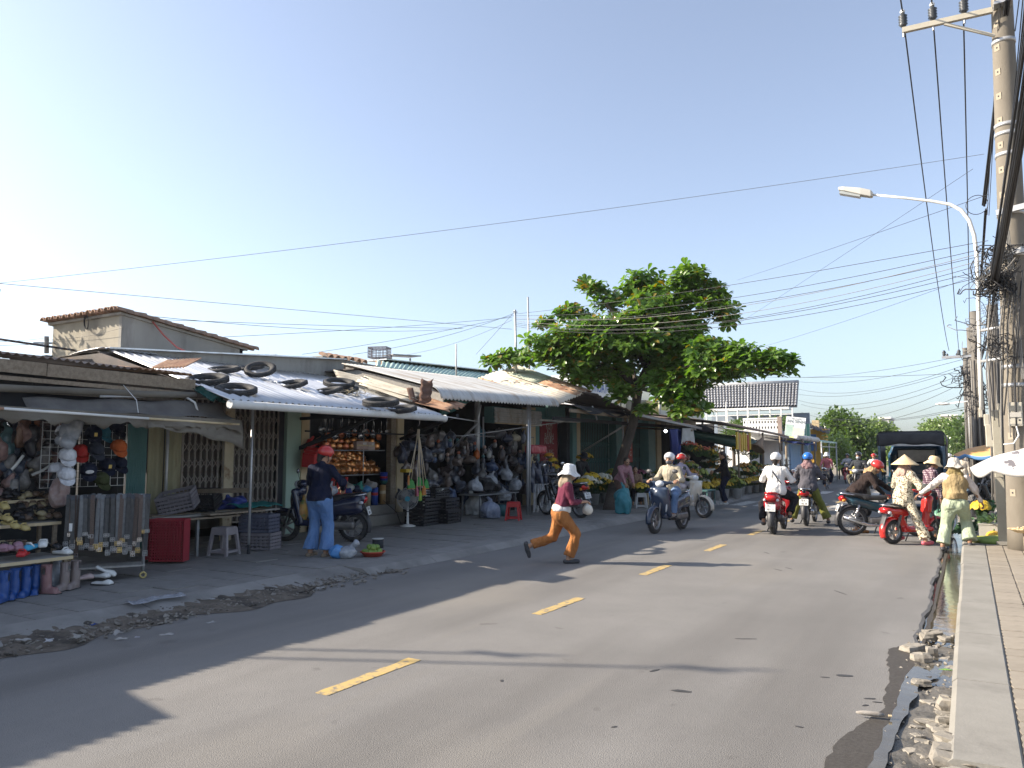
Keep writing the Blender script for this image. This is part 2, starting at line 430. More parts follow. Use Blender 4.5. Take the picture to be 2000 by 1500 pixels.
M_yellow = mat('yellow_road_paint', (.50,.35,.12), .75, c2=(.42,.31,.14), sc=9, c3=(.19,.17,.145), sc3=15, t3=(.50,.62), bump=.001, bsc=120)
M_white = mat('white_road_paint', (.55,.54,.50), .75, c2=(.45,.44,.41), sc=20, c3=(.2,.19,.18), sc3=14, t3=(.5,.62))
M_dirt = mat('street_dirt', (.09,.075,.058), .95, c2=(.15,.125,.10), sc=9, det=8, bump=.012, bsc=26, c3=(.05,.043,.036), sc3=3, t3=(.5,.62))
M_mud = mat('gutter_mud', (.115,.104,.088), .5, c2=(.165,.15,.125), sc=8, det=8, bump=.01, bsc=30, c3=(.06,.055,.045), sc3=4, t3=(.5,.6))
M_water = mat('gutter_water', (.07,.062,.048), .05, spec=.7, ior=1.4, bump=.0022, bsc=9, c2=(.095,.085,.065), sc=3)
M_wet = mat('wet_asphalt', (.052,.046,.040), .62, spec=.25, c2=(.075,.068,.06), sc=40, bump=.002, bsc=120)
M_stone = mat('broken_stone', (.225,.205,.172), .85, c2=(.29,.265,.225), sc=7, bump=.006, bsc=22, rnd_v=.15, c3=(.11,.092,.07), sc3=5, t3=(.55,.68))

g = MB(); g.add([(-900,-900,-.25),(900,-900,-.25),(900,900,-.25),(-900,900,-.25)], [(0,1,2,3)])
structure(g.build('ground',M_ground))

rg = random.Random(3)
def edge_x(y): return -.445 + .018 * math.sin(y * 2.1) + .012 * math.sin(y * 5.3 + 1) + .01 * math.sin(y * 11.7)
mb = MB(); ys = [-4 + i * .18 for i in range(190)] + [30 + i * 4 for i in range(1,62)]
vs = []; fs = []
for i, y in enumerate(ys):
 e = edge_x(y)
 for x, z in ((-7.02,-.1), (-7.02,0), (-5,.0), (-2.5,0), (e - .03,0), (e,-.012), (e + .005,-.12)): vs.append((x,y,z))
for i in range(len(ys) - 1):
 for j in range(6): fs.append((i * 7 + j,i * 7 + j + 1,(i + 1) * 7 + j + 1,(i + 1) * 7 + j))
mb.add(vs, fs); road = structure(mb.build('road',M_asph))

# yellow centre dashes, one metre long every three metres, edges worn
for k in range(-1, 26):
 y0 = 4.02 + 2.955 * k - (.06 if k == 0 else 0); xc = -3.845
 mb = MB(); n = 12
 a = [(xc - .06 + rg.uniform(-.012,.012),y0 + 1.03 * i / n) for i in range(n + 1)]
 b = [(xc + .06 + rg.uniform(-.006,.006),y0 + 1.03 * i / n) for i in range(n,-1,-1)]
 if k < 0: a = [(x,y) for x, y in a]; 
 mb.prism(a + b, .0005, .004)
 structure(mb.build('lane_dash',M_yellow,road))
# white bars of the crossing
for i in range(9):
 x = -6.6 + i * .72
 mb = MB(); mb.prism([(x,24.6),(x + .40,24.6),(x + .40,27.0),(x,27.0)], .0005, .004)
 structure(mb.build('crossing_bar',M_white,road))
for i in range(6):
 x = -6.5 + i * 1.0
 mb = MB(); mb.prism([(x,33.4),(x + .45,33.4),(x + .45,35.6),(x,35.6)], .0005, .004)
 structure(mb.build('crossing_bar',M_white,road))
# tar spots and scraps worn into the surface
M_tar = mat('tar_spot', (.045,.043,.042), .6)
for (u, v, l, w, a) in ((1278,1310,.10,.035,1.2), (1330,1350,.14,.05,.3), (1456,1248,.2,.018,.5), (1640,1157,.3,.02,2.2), (1520,1113,.22,.02,2.4), (1650,1320,.13,.06,.4), (1610,1323,.06,.02,.2), (1540,1110,.16,.02,2.3), (1498,1080,.2,.02,2.2), (1700,1365,.08,.03,.4), (1715,1372,.06,.02,.3), (1690,1378,.05,.02,1.), (1100,1185,.10,.03,.8), (1560,1420,.05,.02,.1), (1200,1420,.04,.02,1.), (980,1330,.05,.02,2.)):
 p = G(u, v); mb = MB(); pts = []
 for i in range(10):
  t = 2 * math.pi * i / 10; rr = rg.uniform(.75, 1.2); x, y = math.cos(t) * l / 2 * rr, math.sin(t) * w / 2 * rr
  pts.append((p[0] + x * math.cos(a) - y * math.sin(a),p[1] + x * math.sin(a) + y * math.cos(a)))
 mb.prism(pts, .0005, .003); structure(mb.build('tar_spot',M_tar,road))

# wet patch and the water standing on the road edge
def sheet(name, px, z, m, parent=None, jitter=.012, sub=6):
 pts = [G(u,v) for u, v in px]; out = []
 for i in range(len(pts)):
  a, b = V3(pts[i]), V3(pts[(i + 1) % len(pts)])
  for k in range(sub):
   q = a + (b - a) * k / sub; out.append((q[0] + rg.uniform(-jitter,jitter),q[1] + rg.uniform(-jitter,jitter) * 2))
 c = np.mean(np.array(out), 0); mb = MB(); n = len(out)
 me = MB(); me.add([(x,y,z) for x,y in out], [tuple(range(n))]); return structure(me.build(name,m,parent))
sheet('wet_patch', [(1735,1268),(1762,1262),(1800,1262),(1806,1230),(1822,1180),(1846,1080),(1851,1084),(1830,1180),(1812,1242),(1796,1290),(1775,1350),(1748,1420),(1730,1500),(1714,1560),(1560,1560),(1605,1500),(1640,1445),(1690,1410),(1728,1385),(1724,1370),(1738,1325),(1733,1295)], .004, M_wet)
sheet('puddle', [(1790,1298),(1812,1312),(1836,1325),(1800,1336),(1784,1370),(1763,1412),(1742,1460),(1730,1500),(1718,1560),(1668,1560),(1698,1500),(1722,1440),(1752,1380),(1766,1330)], .009, M_water, sub=5)

# gutter: bed, running water, then rubble near the viewer
mb = MB()
def bed(u, v):
 y = 1 + 120 * v * v; x = -.47 + .31 * u
 lift = max(0, min(1,(8.0 - y) / .5)) * .077
 return (x, y, -.085 + lift + .012 * math.sin(x * 40 + y * 9) + .014 * math.sin(y * 13 + x * 21))
mb.grid(bed, 8, 220); structure(mb.build('gutter_bed',M_mud))
mb = MB(); mb.grid(lambda u, v: (-.455 + .285 * u,7.7 + 112 * v * v,-.035), 4, 60); structure(mb.build('gutter_water',M_water))
mb = MB(); mb.grid(lambda u, v: (-.36 + .19 * u + .02 * math.sin(v * 30),6.3 + .85 * v,-.004 + .001 * u), 3, 10); structure(mb.build('gutter_water',M_water))
def rock(sx, sy, sz, seed):
 r = random.Random(seed); mb = MB(); vs = []; k = 6; n = 8
 for i in range(k + 1):
  t = math.pi * i / k
  for j in range(n):
   a = 2 * math.pi * j / n; q = np.array([math.sin(t) * math.cos(a),math.sin(t) * math.sin(a),math.cos(t)])
   q = np.sign(q) * np.abs(q) ** .5; f = r.uniform(.78, 1.12); vs.append(q * f * np.array([sx,sy,sz]) / 2)
 fs = [(i * n + j,(i + 1) * n + j,(i + 1) * n + (j + 1) % n,i * n + (j + 1) % n) for i in range(k) for j in range(n)]
 mb.add(vs, fs, False); return mb
def stone(u, v, wpx, hpx, label, seed, group='broken stones in the gutter', z=0., rz=None, m=M_stone):
 p = G(u, v, z); q = G(u + wpx, v, z); w = math.hypot(q[0] - p[0], q[1] - p[1]); r = random.Random(seed)
 o = rock(w, w * r.uniform(.6,.85), min(.11,w * hpx / wpx * .9), seed).build('stone', m)
 o.location = (p[0], p[1], z + w * hpx / wpx * .22); o.rotation_euler = (r.uniform(-.15,.15), r.uniform(-.15,.15), R(30) + r.uniform(-.35,.35) if rz is None else rz)
 return tag(o, label, 'stone', group)
for i, (u, v, w, h, lb) in enumerate((
  (1819,1246,42,22,'pale flat broken stone at the far end of the rubble, where the standing water begins'),
  (1783,1272,48,20,'tan slab stone lying out on the wet asphalt beside the gutter rubble'),
  (1800,1290,40,24,'chunky tan stone leaning on two others at the edge of the puddle'),
  (1820,1280,26,26,'small upright stone wedged behind the chunky tan stone by the puddle'),
  (1852,1384,46,34,'reddish tan stone tilted up against the kerb near a dark crack'),
  (1843,1414,30,24,'angular stone just below the tilted stone against the kerb'),
  (1849,1252,30,14,'flat muddy stone between standing water and the kerb'),
  (1800,1336,38,14,'low ochre stone half sunk in mud at the head of the puddle'))):
 stone(u, v, w, h, lb, 40 + i)
for i in range(38):
 v = 1258 + 250 * rg.random() ** .8; t = (v - 1255) / 245
 u = rg.uniform(1822 - 72 * t, 1860 + 6 * t); w = rg.choice([10,13,17,22,30,44]) * rg.uniform(.8, 1.2) * (1 + .5 * t)
 stone(u, v, w, w * rg.uniform(.16,.34), 'small muddy broken stone bedded in the dry end of the gutter', 100 + i, z=rg.uniform(-.03,-.01))
t = thing('concrete_slab', 'cracked concrete slab tipped over the kerb edge at the bottom of the picture', 'slab', G(1873,1490))
for (x0, y0, x1, y1, a) in ((-.13,-.30,.10,.02,.03), (-.12,.035,.11,.20,-.02), (-.115,-.62,.08,-.315,.05)):
 mb = rock(x1 - x0, y1 - y0, .09, int(abs(x0) * 900 + y1 * 99)); mb.v = [(x + (x0 + x1) / 2,y + (y0 + y1) / 2,z + .055) for x, y, z in mb.v]
 mb.build('slab_piece', M_stone, t)
mb = MB()
for i in range(260):
 y = rg.uniform(2.5, 8.2); x = rg.uniform(-.52, -.18); s = rg.uniform(.006, .028)
 mb.box((x,y,-.02 + rg.uniform(0,.02)), (s,s * rg.uniform(.6,1.4),s * .7), rotm(rg.random(),rg.random(),rg.random() * 6))
tag(mb.build('gravel',M_stone), kind='stuff')
lf = MB(); p = G(1848, 1312)
lf.add([(p[0] - .05,p[1],.012),(p[0],p[1] - .018,.016),(p[0] + .05,p[1] + .02,.012),(p[0],p[1] + .03,.016)], [(0,1,2,3)])
tag(lf.build('leaf',mat('fresh_leaf',(.16,.30,.05),.5),thick=.002), 'single bright green leaf lying in the gutter mud', 'leaf')

# right kerb and pavement
kerb = bpy.data.objects.new('kerb', None); COL.objects.link(kerb); structure(kerb)
y = 4.55
while y < 70:
 L_ = 1.6 if y < 30 else 6.
 mb = MB(); a = .006; x0, x1 = -.17 + rg.uniform(-.006, .006), .165
 mb.prism([(x0,-.14),(x1,-.14),(x1,.095),(x1 - .012,.106),(x0 + .03,.104),(x0,.08)], y + a, y + L_ - a, lambda px, pz, py: (px,py,pz))
 o = mb.build('kerb_stone', M_conc, kerb); y += L_
mb = MB(); mb.prism([(-.13,-.14),(.165,-.14),(.165,.07),(.06,.085),(-.10,.02)], -2, 4.54, lambda px, pz, py: (px,py,pz)); mb.build('kerb_stone', M_conc, kerb)
pav = bpy.data.objects.new('pavement', None); COL.objects.link(pav); structure(pav)
mb = MB(); mb.prism([(.166,-.15),(4.2,-.15),(4.2,.096),(.166,.096)], -3, 90, lambda px, pz, py: (px,py,pz)); structure(mb.build('paving_bed',M_joint,pav))
pm = []
for k in range(6):
 mb = MB(); j = random.Random(k); w, l = .232, .232
 mb.prism([(-w / 2 + .012,-l / 2),(w / 2 - .012,-l / 2),(w / 2,-l / 4),(w / 2 - .008,0),(w / 2,l / 4),(w / 2 - .012,l / 2),(-w / 2 + .012,l / 2),(-w / 2,l / 4),(-w / 2 + .008,0),(-w / 2,-l / 4)], -.02, .012 + j.uniform(-.003,.003))
 me = mb.mesh('paving_tile'); me.materials.append(M_tile); pm.append(me)
far = MB(); cnt = 0; cand = []
for iy in range(150):
 for ix in range(14): cand.append((.285 + ix * .24,4.3 + iy * .24 + (.12 if ix % 2 else 0)))
cand.sort(key=lambda c: c[1] + (0 if c[0] < .25 + c[1] * .042 else 90))
for i, (x, y) in enumerate(cand):
 if i < 300:
  o = link_mesh('paving_tile', pm[i % 6], None, pav); o.location = (x, y, .09); o.rotation_euler = (rg.uniform(-.006,.006), rg.uniform(-.006,.006), rg.uniform(-.012,.012))
 else: far.box((x,y,.09), (.226,.226,.022))
tag(far.build('paving_tiles',M_tile,pav), kind='stuff')

# left pavement: kerb slope, tiles, broken near edge
lk = bpy.data.objects.new('kerb', None); COL.objects.link(lk); structure(lk)
y = 2.0
while y < 62:
 L_ = 1.5 if y < 30 else 8.; mb = MB(); dx = rg.uniform(-.012, .012); brk = 3.2 < y < 7.3; h = .03 if brk else .085
 mb.prism([(-7.45,-.2),(-6.93 + dx,-.2),(-6.93 + dx,.004),(-7.08,h),(-7.45,.099)], y + .005, y + L_ - .005, lambda px, pz, py: (px,py,pz))
 mb.build('kerb_stone', M_concd, lk); y += L_
pv = bpy.data.objects.new('pavement', None); COL.objects.link(pv); structure(pv)
mb = MB(); mb.prism([(-16,-.2),(-7.452,-.2),(-7.452,.085),(-16,.085)], -6, 62, lambda px, pz, py: (px,py,pz)); structure(mb.build('paving_bed',M_joint,pv))
tl = []
for k in range(5):
 mb = MB(); w = .594
 mb.prism([(-w / 2,-.194),(w / 2,-.194),(w / 2,.194),(-w / 2,.194)], -.02, .010 + .002 * (k - 2)); me = mb.mesh('pavement_tile'); me.materials.append(M_tileL); tl.append(me)
hb = MB(); hb.prism([(-.14,-.194),(.14,-.194),(.14,.194),(-.14,.194)], -.02, .01); hme = hb.mesh('pavement_tile'); hme.materials.append(M_tileL)
for iy in range(-3, 80, 2): link_mesh('pavement_tile', hme, None, pv).location = (-7.602, 2.2 + iy * .4, .089)
far = MB(); cand = []
for iy in range(-4, 148):
 for ix in range(-1, 8): cand.append((-7.76 - ix * .6 + (.3 if iy % 2 else 0),2.2 + iy * .4))
cand = [c for c in cand if -13.2 < c[0] < -7.74]
cand.sort(key=lambda c: math.hypot(c[0] + 1.5,c[1] - .5) + (99 if c[1] < 2.6 else 0))
for i, (x, y) in enumerate(cand):
 if i < 258:
  o = link_mesh('pavement_tile', tl[i % 5], None, pv); o.location = (x, y, .09 + rg.uniform(-.003,.003)); o.rotation_euler = (rg.uniform(-.008,.008), rg.uniform(-.01,.01), rg.uniform(-.008,.008))
 else: far.box((x,y,.09), (.594,.388,.02))
tag(far.build('pavement_tiles',M_tileL,pv), kind='stuff')
# heaped dirt along the broken edge
mb = MB()
def dirt(u, v):
 y = 2.2 + 6.6 * v; w = .55 + .35 * math.sin(math.pi * min(1,v * 1.15)); x = -7.50 + (w + .15 * math.sin(y * 2.3) + .08 * math.sin(y * 7)) * u
 e = math.sin(math.pi * u) * min(1, 6 * v, 6 * (1 - v))
 return (x, y, .004 + .06 * (1 - u) * min(1,5 * (1 - v)) * (1 if u < 1 else 0) + e * (.006 + .010 * (math.sin(x * 31 + y * 17) + math.sin(x * 13 - y * 29) + math.sin(y * 41)) / 2))
mb.grid(dirt, 22, 130); tag(mb.build('dirt',M_dirt), kind='stuff')
mb = MB()
for i in range(1100):
 y = 2.3 + 6.2 * rg.random(); x = -7.35 + .75 * rg.random() ** 1.3; s = rg.uniform(.006, .03) * (1.6 if rg.random() < .08 else 1)
 mb.box((x,y,.045 * max(0,(-6.75 - x)) + rg.uniform(.01,.03)), (s * rg.uniform(.8,2),s,s * .5), rotm(rg.uniform(-.6,.6),rg.uniform(-.6,.6),rg.random() * 6))
tag(mb.build('debris',mat('debris',(.15,.13,.11),.9,c2=(.26,.24,.21),sc=3,c3=(.08,.07,.06),sc3=2)), kind='stuff')
# ================================================================== MARKET ROW
M_silver = mat('galvanised_sheet', (.62,.63,.64), .34, .7, c2=(.72,.73,.74), sc=3, c3=(.44,.41,.37), sc3=1.1, t3=(.54,.74), bump=.003, bsc=6, stretch=(.5,2.5,1))
M_greysheet = mat('weathered_sheet', (.44,.45,.44), .6, .1, c2=(.54,.54,.53), sc=2.5, det=8, c3=(.30,.24,.18), sc3=1.1, t3=(.50,.68), stretch=(.5,3,1))
M_rust = mat('rusty_sheet', (.34,.19,.12), .85, .1, c2=(.47,.31,.20), sc=3, det=8, c3=(.20,.10,.06), sc3=2.2, t3=(.5,.66), bump=.002, bsc=40)
M_rustpale = mat('pale_rusted_sheet', (.55,.48,.38), .75, c2=(.63,.57,.47), sc=2, det=8, c3=(.40,.26,.17), sc3=1.2, t3=(.55,.68), stretch=(1,2.5,1))
M_asbest = mat('old_fibre_sheet', (.50,.45,.36), .9, c2=(.58,.54,.45), sc=3, det=8, c3=(.34,.29,.23), sc3=2, t3=(.5,.68), bump=.002, bsc=40)
M_greenroof = mat('green_sheet', (.36,.52,.45), .5, .1, c2=(.42,.57,.50), sc=3, c3=(.46,.50,.44), sc3=2, t3=(.55,.7))
M_darksheet = mat('dark_sheet', (.07,.065,.065), .8, c2=(.12,.10,.09), sc=4, det=8, c3=(.17,.11,.08), sc3=1.5, t3=(.52,.7))
M_browned = mat('brown_sheet', (.26,.20,.17), .8, c2=(.33,.27,.23), sc=3, det=8, c3=(.15,.10,.08), sc3=1.5, t3=(.5,.7))
M_wall = mat('stained_render', (.29,.265,.21), .92, c2=(.35,.32,.26), sc=1.5, det=8, bump=.003, bsc=40, c3=(.19,.175,.15), sc3=1.1, t3=(.52,.72), stretch=(1,1,.35))
M_wallg = mat('grey_render', (.30,.29,.26), .92, c2=(.37,.355,.32), sc=1.5, det=8, bump=.003, bsc=40, c3=(.14,.13,.12), sc3=1.0, t3=(.5,.7), stretch=(1,1,.3))
M_green = mat('pale_green_paint', (.30,.42,.34), .7, c2=(.37,.48,.40), sc=2, det=7, c3=(.22,.25,.20), sc3=1.6, t3=(.6,.75), stretch=(1,1,.4))
M_teal = mat('teal_paint', (.085,.20,.195), .6, c2=(.12,.25,.24), sc=2, det=7, c3=(.10,.17,.16), sc3=1.5, t3=(.58,.75))
M_cream = mat('cream_paint', (.50,.40,.24), .75, c2=(.56,.46,.30), sc=3, det=8, c3=(.24,.17,.10), sc3=2.4, t3=(.56,.7), stretch=(1,1,.4))
M_darkwall = mat('dark_wall', (.026,.029,.034), .9, c2=(.042,.045,.05), sc=2, det=6)  # near black so that the shop interiors look deep in shade
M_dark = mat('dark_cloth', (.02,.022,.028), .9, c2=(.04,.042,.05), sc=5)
M_steel = mat('painted_steel', (.20,.21,.22), .5, .4, c2=(.26,.26,.26), sc=8, c3=(.18,.11,.07), sc3=4, t3=(.6,.75))
M_galv = mat('galvanised_pipe', (.42,.43,.44), .45, .5, c2=(.50,.50,.50), sc=9, c3=(.27,.22,.18), sc3=3, t3=(.62,.75))
M_pvc = mat('white_pvc', (.70,.70,.67), .45, c2=(.64,.64,.61), sc=3, c3=(.48,.46,.42), sc3=1.4, t3=(.58,.75))
M_wood = mat('old_timber', (.20,.155,.11), .9, c2=(.29,.24,.18), sc=4, det=8, stretch=(1,6,6), bump=.002, bsc=40)
M_woodg = mat('grey_timber', (.26,.25,.23), .9, c2=(.36,.34,.31), sc=4, det=8, stretch=(5,1,5), bump=.002, bsc=40)
M_gate = mat('gate_paint', (.33,.30,.27), .6, .3, c2=(.42,.38,.33), sc=9, c3=(.17,.10,.07), sc3=5, t3=(.55,.68))
M_gatey = mat('yellowed_gate_frame', (.42,.36,.24), .7, c2=(.50,.43,.30), sc=5, c3=(.20,.11,.06), sc3=3, t3=(.55,.66))
M_tarp = mat('grey_tarpaulin', (.135,.12,.095), .85, c2=(.185,.168,.138), sc=3, det=7, c3=(.085,.072,.055), sc3=1.6, t3=(.5,.68), stretch=(1,.4,1))
M_bluetarp = mat('blue_tarpaulin', (.035,.055,.23), .55, c2=(.05,.075,.30), sc=3)
M_greentarp = mat('dark_green_tarpaulin', (.012,.07,.06), .6, c2=(.018,.09,.075), sc=4)
M_clay = mat('clay_tile', (.31,.19,.13), .85, c2=(.40,.27,.19), sc=8, c3=(.15,.115,.09), sc3=4, t3=(.5,.66), rnd_v=.16, bump=.003, bsc=40)
M_rubber = mat('tyre_rubber', (.028,.028,.03), .8, c2=(.05,.05,.05), sc=20, c3=(.10,.095,.085), sc3=5, t3=(.6,.75), bump=.002, bsc=60)
M_red = mat('red_plastic', (.50,.03,.03), .4, c2=(.42,.025,.03), sc=6)
M_blackpl = mat('black_plastic', (.02,.021,.024), .45, c2=(.032,.033,.036), sc=9)
M_lamp = mat('lamp_glow', (1,1,1), .5, emit=((.85,.93,1),14))

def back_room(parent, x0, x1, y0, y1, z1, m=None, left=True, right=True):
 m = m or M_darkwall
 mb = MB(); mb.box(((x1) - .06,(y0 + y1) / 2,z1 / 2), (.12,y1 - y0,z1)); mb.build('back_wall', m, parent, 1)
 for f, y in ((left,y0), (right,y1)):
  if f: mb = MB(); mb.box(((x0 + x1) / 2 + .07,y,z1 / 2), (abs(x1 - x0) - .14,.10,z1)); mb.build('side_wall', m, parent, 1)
def hidden_rear_roof(parent, y0, y1, x0, z0, x1=-14.9, z1=3.35):  # unseen roof added to stop sun leaking into the shops
 mb = MB(); mb.add([(x0,y0,z0),(x0,y1,z0),(x1,y1,z1),(x1,y0,z1)], [(0,1,2,3)]); mb.build('hidden_rear_roof', M_darksheet, parent, 1, thick=.03)
def pillar(parent, x, y0, y1, z0, z1, m, d=.22, name='pillar'):
 mb = MB(); mb.box((x - d / 2,(y0 + y1) / 2,(z0 + z1) / 2), (d,y1 - y0,z1 - z0)); return mb.build(name, m, parent, 1, bevel=.006)
def beam(parent, a, b, w, h, m, name='beam'):
 return MB().bar(a, b, w, h).build(name, m, parent, 1)
def pipe(parent, pts, r, m, name='post', n=10):
 return MB().tube(pts, r, n).build(name, m, parent, 1)
def folding_gate(label, x, y0, y1, z0, z1, m, pitch=.105, rows=None, frame=None, group='folding steel shop gates', back=(.05,.04,.035)):
 t = thing('folding_gate', label, 'gate', (x,(y0 + y1) / 2,z0), group=group)
 n = max(3, int((y1 - y0) / pitch)); p = (y1 - y0) / n; me = None
 for i in range(n + 1):
  if me is None:
   mb = MB(); h = z1 - z0
   mb.box((0,-.008,h / 2), (.02,.008,h)); mb.box((0,.012,h / 2), (.02,.008,h)); me = mb.mesh('gate_bar'); me.materials.append(m)
  o = link_mesh('gate_bar', me, None, t); o.location = (0, y0 + p * i - (y0 + y1) / 2, 0)
 mb = MB()
 for zc in (rows or [.28,.55,.82,1.09,1.36,1.63]):
  zc *= (z1 - z0) / 1.9
  for i in range(n):
   a = y0 + p * i - (y0 + y1) / 2
   mb.bar((.013,a,zc - .085), (.013,a + p,zc + .085), .006, .014, up=(1,0,0)); mb.bar((.019,a,zc + .085), (.019,a + p,zc - .085), .006, .014, up=(1,0,0))
 mb.build('gate_lattice', m, t)
 mb = MB(); mb.box((0,0,-.012), (.05,y1 - y0,.02)); mb.box((0,0,z1 - z0 + .015), (.05,y1 - y0,.03)); mb.build('gate_rail', frame or m, t)
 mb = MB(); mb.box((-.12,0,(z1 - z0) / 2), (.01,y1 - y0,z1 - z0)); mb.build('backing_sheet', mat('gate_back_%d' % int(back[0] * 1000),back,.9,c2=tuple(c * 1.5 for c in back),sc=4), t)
 return t

# ---------------------------------------------------------------- A: shoe and cap stall
tA = thing('market_stall', 'shoe and cap stall with rusty roof and grey tarpaulin awning, leftmost of the row', 'stall', (-11,4.5,.1))
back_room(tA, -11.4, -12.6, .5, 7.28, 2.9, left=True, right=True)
roof_sheets(tA, (-12.6,.2,3.25), (-12.6,7.5,3.05), (-9.45,7.05,2.74), (-9.45,.2,2.80), [M_browned,M_rust,M_browned], 8, pitch=.10, jit=.02, seed=4)
# eave board in butted lengths, gutter strip under it
for i, (a, b) in enumerate(((.2,2.6),(2.61,5.0),(5.01,7.05))):
 f = lambda y: 2.70 - .012 * y + (.004 if i == 1 else 0)
 beam(tA, (-9.40,a,f(a) - .03), (-9.40,b,f(b) - .03), .03, .15, M_wood, 'eave_board')
beam(tA, (-9.36,.2,2.52), (-9.36,7.02,2.45), .05, .05, M_wood, 'eave_rail')
beam(tA, (-9.7,.2,2.38), (-9.7,6.9,2.38), .06, .06, M_wood, 'roof_beam')
pipe(tA, [(-9.25,.2,2.32),(-9.27,3.5,2.325),(-9.3,6.3,2.40),(-9.32,7.0,2.44)], .045, M_tarp, 'rolled_tarpaulin')
pipe(tA, [(-9.28,5.6,2.33),(-9.32,6.95,2.42)], .018, M_galv, 'awning_pole')
# drooping awning cloth with a ragged scalloped hem
mb = MB()
def awn(u, v):
 y = .2 + 7.25 * u; z = 2.135 - .012 * (y - 4) - .15 * v; x = -8.875 + .03 * math.sin(y * 7) * v
 z += .012 * math.sin(y * 9) * v
 if v > .95: z += .03 * math.sin(y * 12.5) + .02 * math.sin(y * 31)
 return (x, y, z)
mb.grid(awn, 150, 6); mb.build('awning_cloth', M_tarp, tA, 1, thick=.004)
mb = MB(); mb.grid(lambda u, v: (-9.3 + .42 * v - .05 * math.sin(v * 3.1),4.7 + 2.7 * u,2.36 - .25 * v - .06 * math.sin(v * 3.14) + .015 * math.sin(u * 19) - .1 * (1 - u) * (1 - v)), 30, 8); mb.build('awning_cloth', mat('brown_tarpaulin',(.10,.092,.085),.85,c2=(.15,.14,.125),sc=4), tA, 1, thick=.004)
mb = MB(); mb.box((-9.75,3.6,2.2), (.02,6.6,.36)); mb.build('valance_board', M_darkwall, tA, 1)
mb = MB(); mb.grid(lambda u, v: (-8.9 + .03 * v + .012 * math.sin(u * 60),6.0 + 1.5 * u,2.02 - .035 * u - (.08 + .22 * u * u) * v + .02 * math.sin(u * 17) * v), 30, 4); mb.build('awning_hem', M_tarp, tA, 1, thick=.004)
for a, b, m in (((-8.87,.2,2.14),(-8.87,4.3,2.10),M_rust), ((-8.87,4.3,2.10),(-8.87,6.0,2.06),M_pvc), ((-8.87,6.0,2.06),(-8.87,7.4,2.03),M_cream)):
 pipe(tA, [a,b], .016, m, 'hem_pole')
MB().tube([(-9.31,6.85,2.40),(-9.25,6.95,2.33),(-9.20,7.0,2.12)], .016, 6).build('knotted_strap', M_pvc, tA, 1)
for yy in (4.2, 5.95):
 MB().tube([(-9.35,yy,2.5),(-9.12,yy + .04,2.3),(-9.0,yy,2.1)], .005, 5).build('tie_cord', M_pvc, tA, 1)
mb = MB(); mb.grid(lambda u, v: (-9.4 + .4 * u + .04 * math.sin(v * 14),7.0 + .25 * v + .02 * math.sin(u * 20),2.55 - .18 * u - .04 * math.sin(v * 9)), 8, 8); mb.build('torn_flap', M_greentarp, tA, 1, thick=.006)
mb = MB(); corrugated(mb, (-9.2,7.0,2.95), (-10.3,7.25,3.02), (-9.9,6.7,2.82), (-9.0,6.6,2.78), .1, .014); mb.build('loose_sheet', M_rust, tA, 1, thick=.004)
# higher brown roof at the extreme left
tA2 = thing('shed', 'dark brown sheet roof of a shed rising behind the shoe stall', 'shed', (-13.2,4,.1))
roof_sheets(tA2, (-14.6,0,3.9), (-14.6,6.9,3.62), (-12.4,7.1,3.28), (-12.4,0,3.5), [M_browned,M_darksheet], 6, pitch=.13)
back_room(tA2, -12.7, -14.6, .1, 6.8, 3.2)

tZ = thing('market_stall', 'neighbouring stall with a higher sheet roof at the near end of the row', 'stall', (-11,-2,.1))  # out of view; roof set high to throw a shadow spike on the road
roof_sheets(tZ, (-12.6,-6,3.7), (-12.6,.9,3.7), (-9.35,.75,3.15), (-9.35,-6,3.15), [M_browned,M_rust], 6, pitch=.12); back_room(tZ, -11.4, -12.6, -6, .45, 3.3)
for y in (-5.8, .6): pipe(tZ, [(-9.5,y,.1),(-9.5,y,3.1)], .04, M_galv)

# corrugated partition and panels beside the stall
tP = thing('sheet_partition', 'green and yellowish corrugated sheet partition between the cap stall and the folding gates', 'partition', (-11.3,7.8,.1))
for a, b, m, pt in ((7.29,7.62,M_teal,.03), (7.64,7.92,mat('yellowed_sheet',(.30,.28,.17),.7,c2=(.36,.33,.21),sc=3,c3=(.16,.11,.07),sc3=1.3,t3=(.5,.68),stretch=(1,1,.4)),.14), (7.94,8.24,MATS['yellowed_sheet'],.14)):
 mb = MB(); w = b - a
 mb.grid(lambda u, v: (-11.28 + (.016 if pt > .05 else .006) * math.sin(2 * math.pi * u * w / pt),a + w * u,.12 + 2.5 * v), int(w / pt * 8), 2); mb.build('corrugated_sheet', m, tP, 1, thick=.004)
pipe(tP, [(-11.2,7.93,.1),(-11.2,7.93,2.6)], .025, M_galv, 'post')

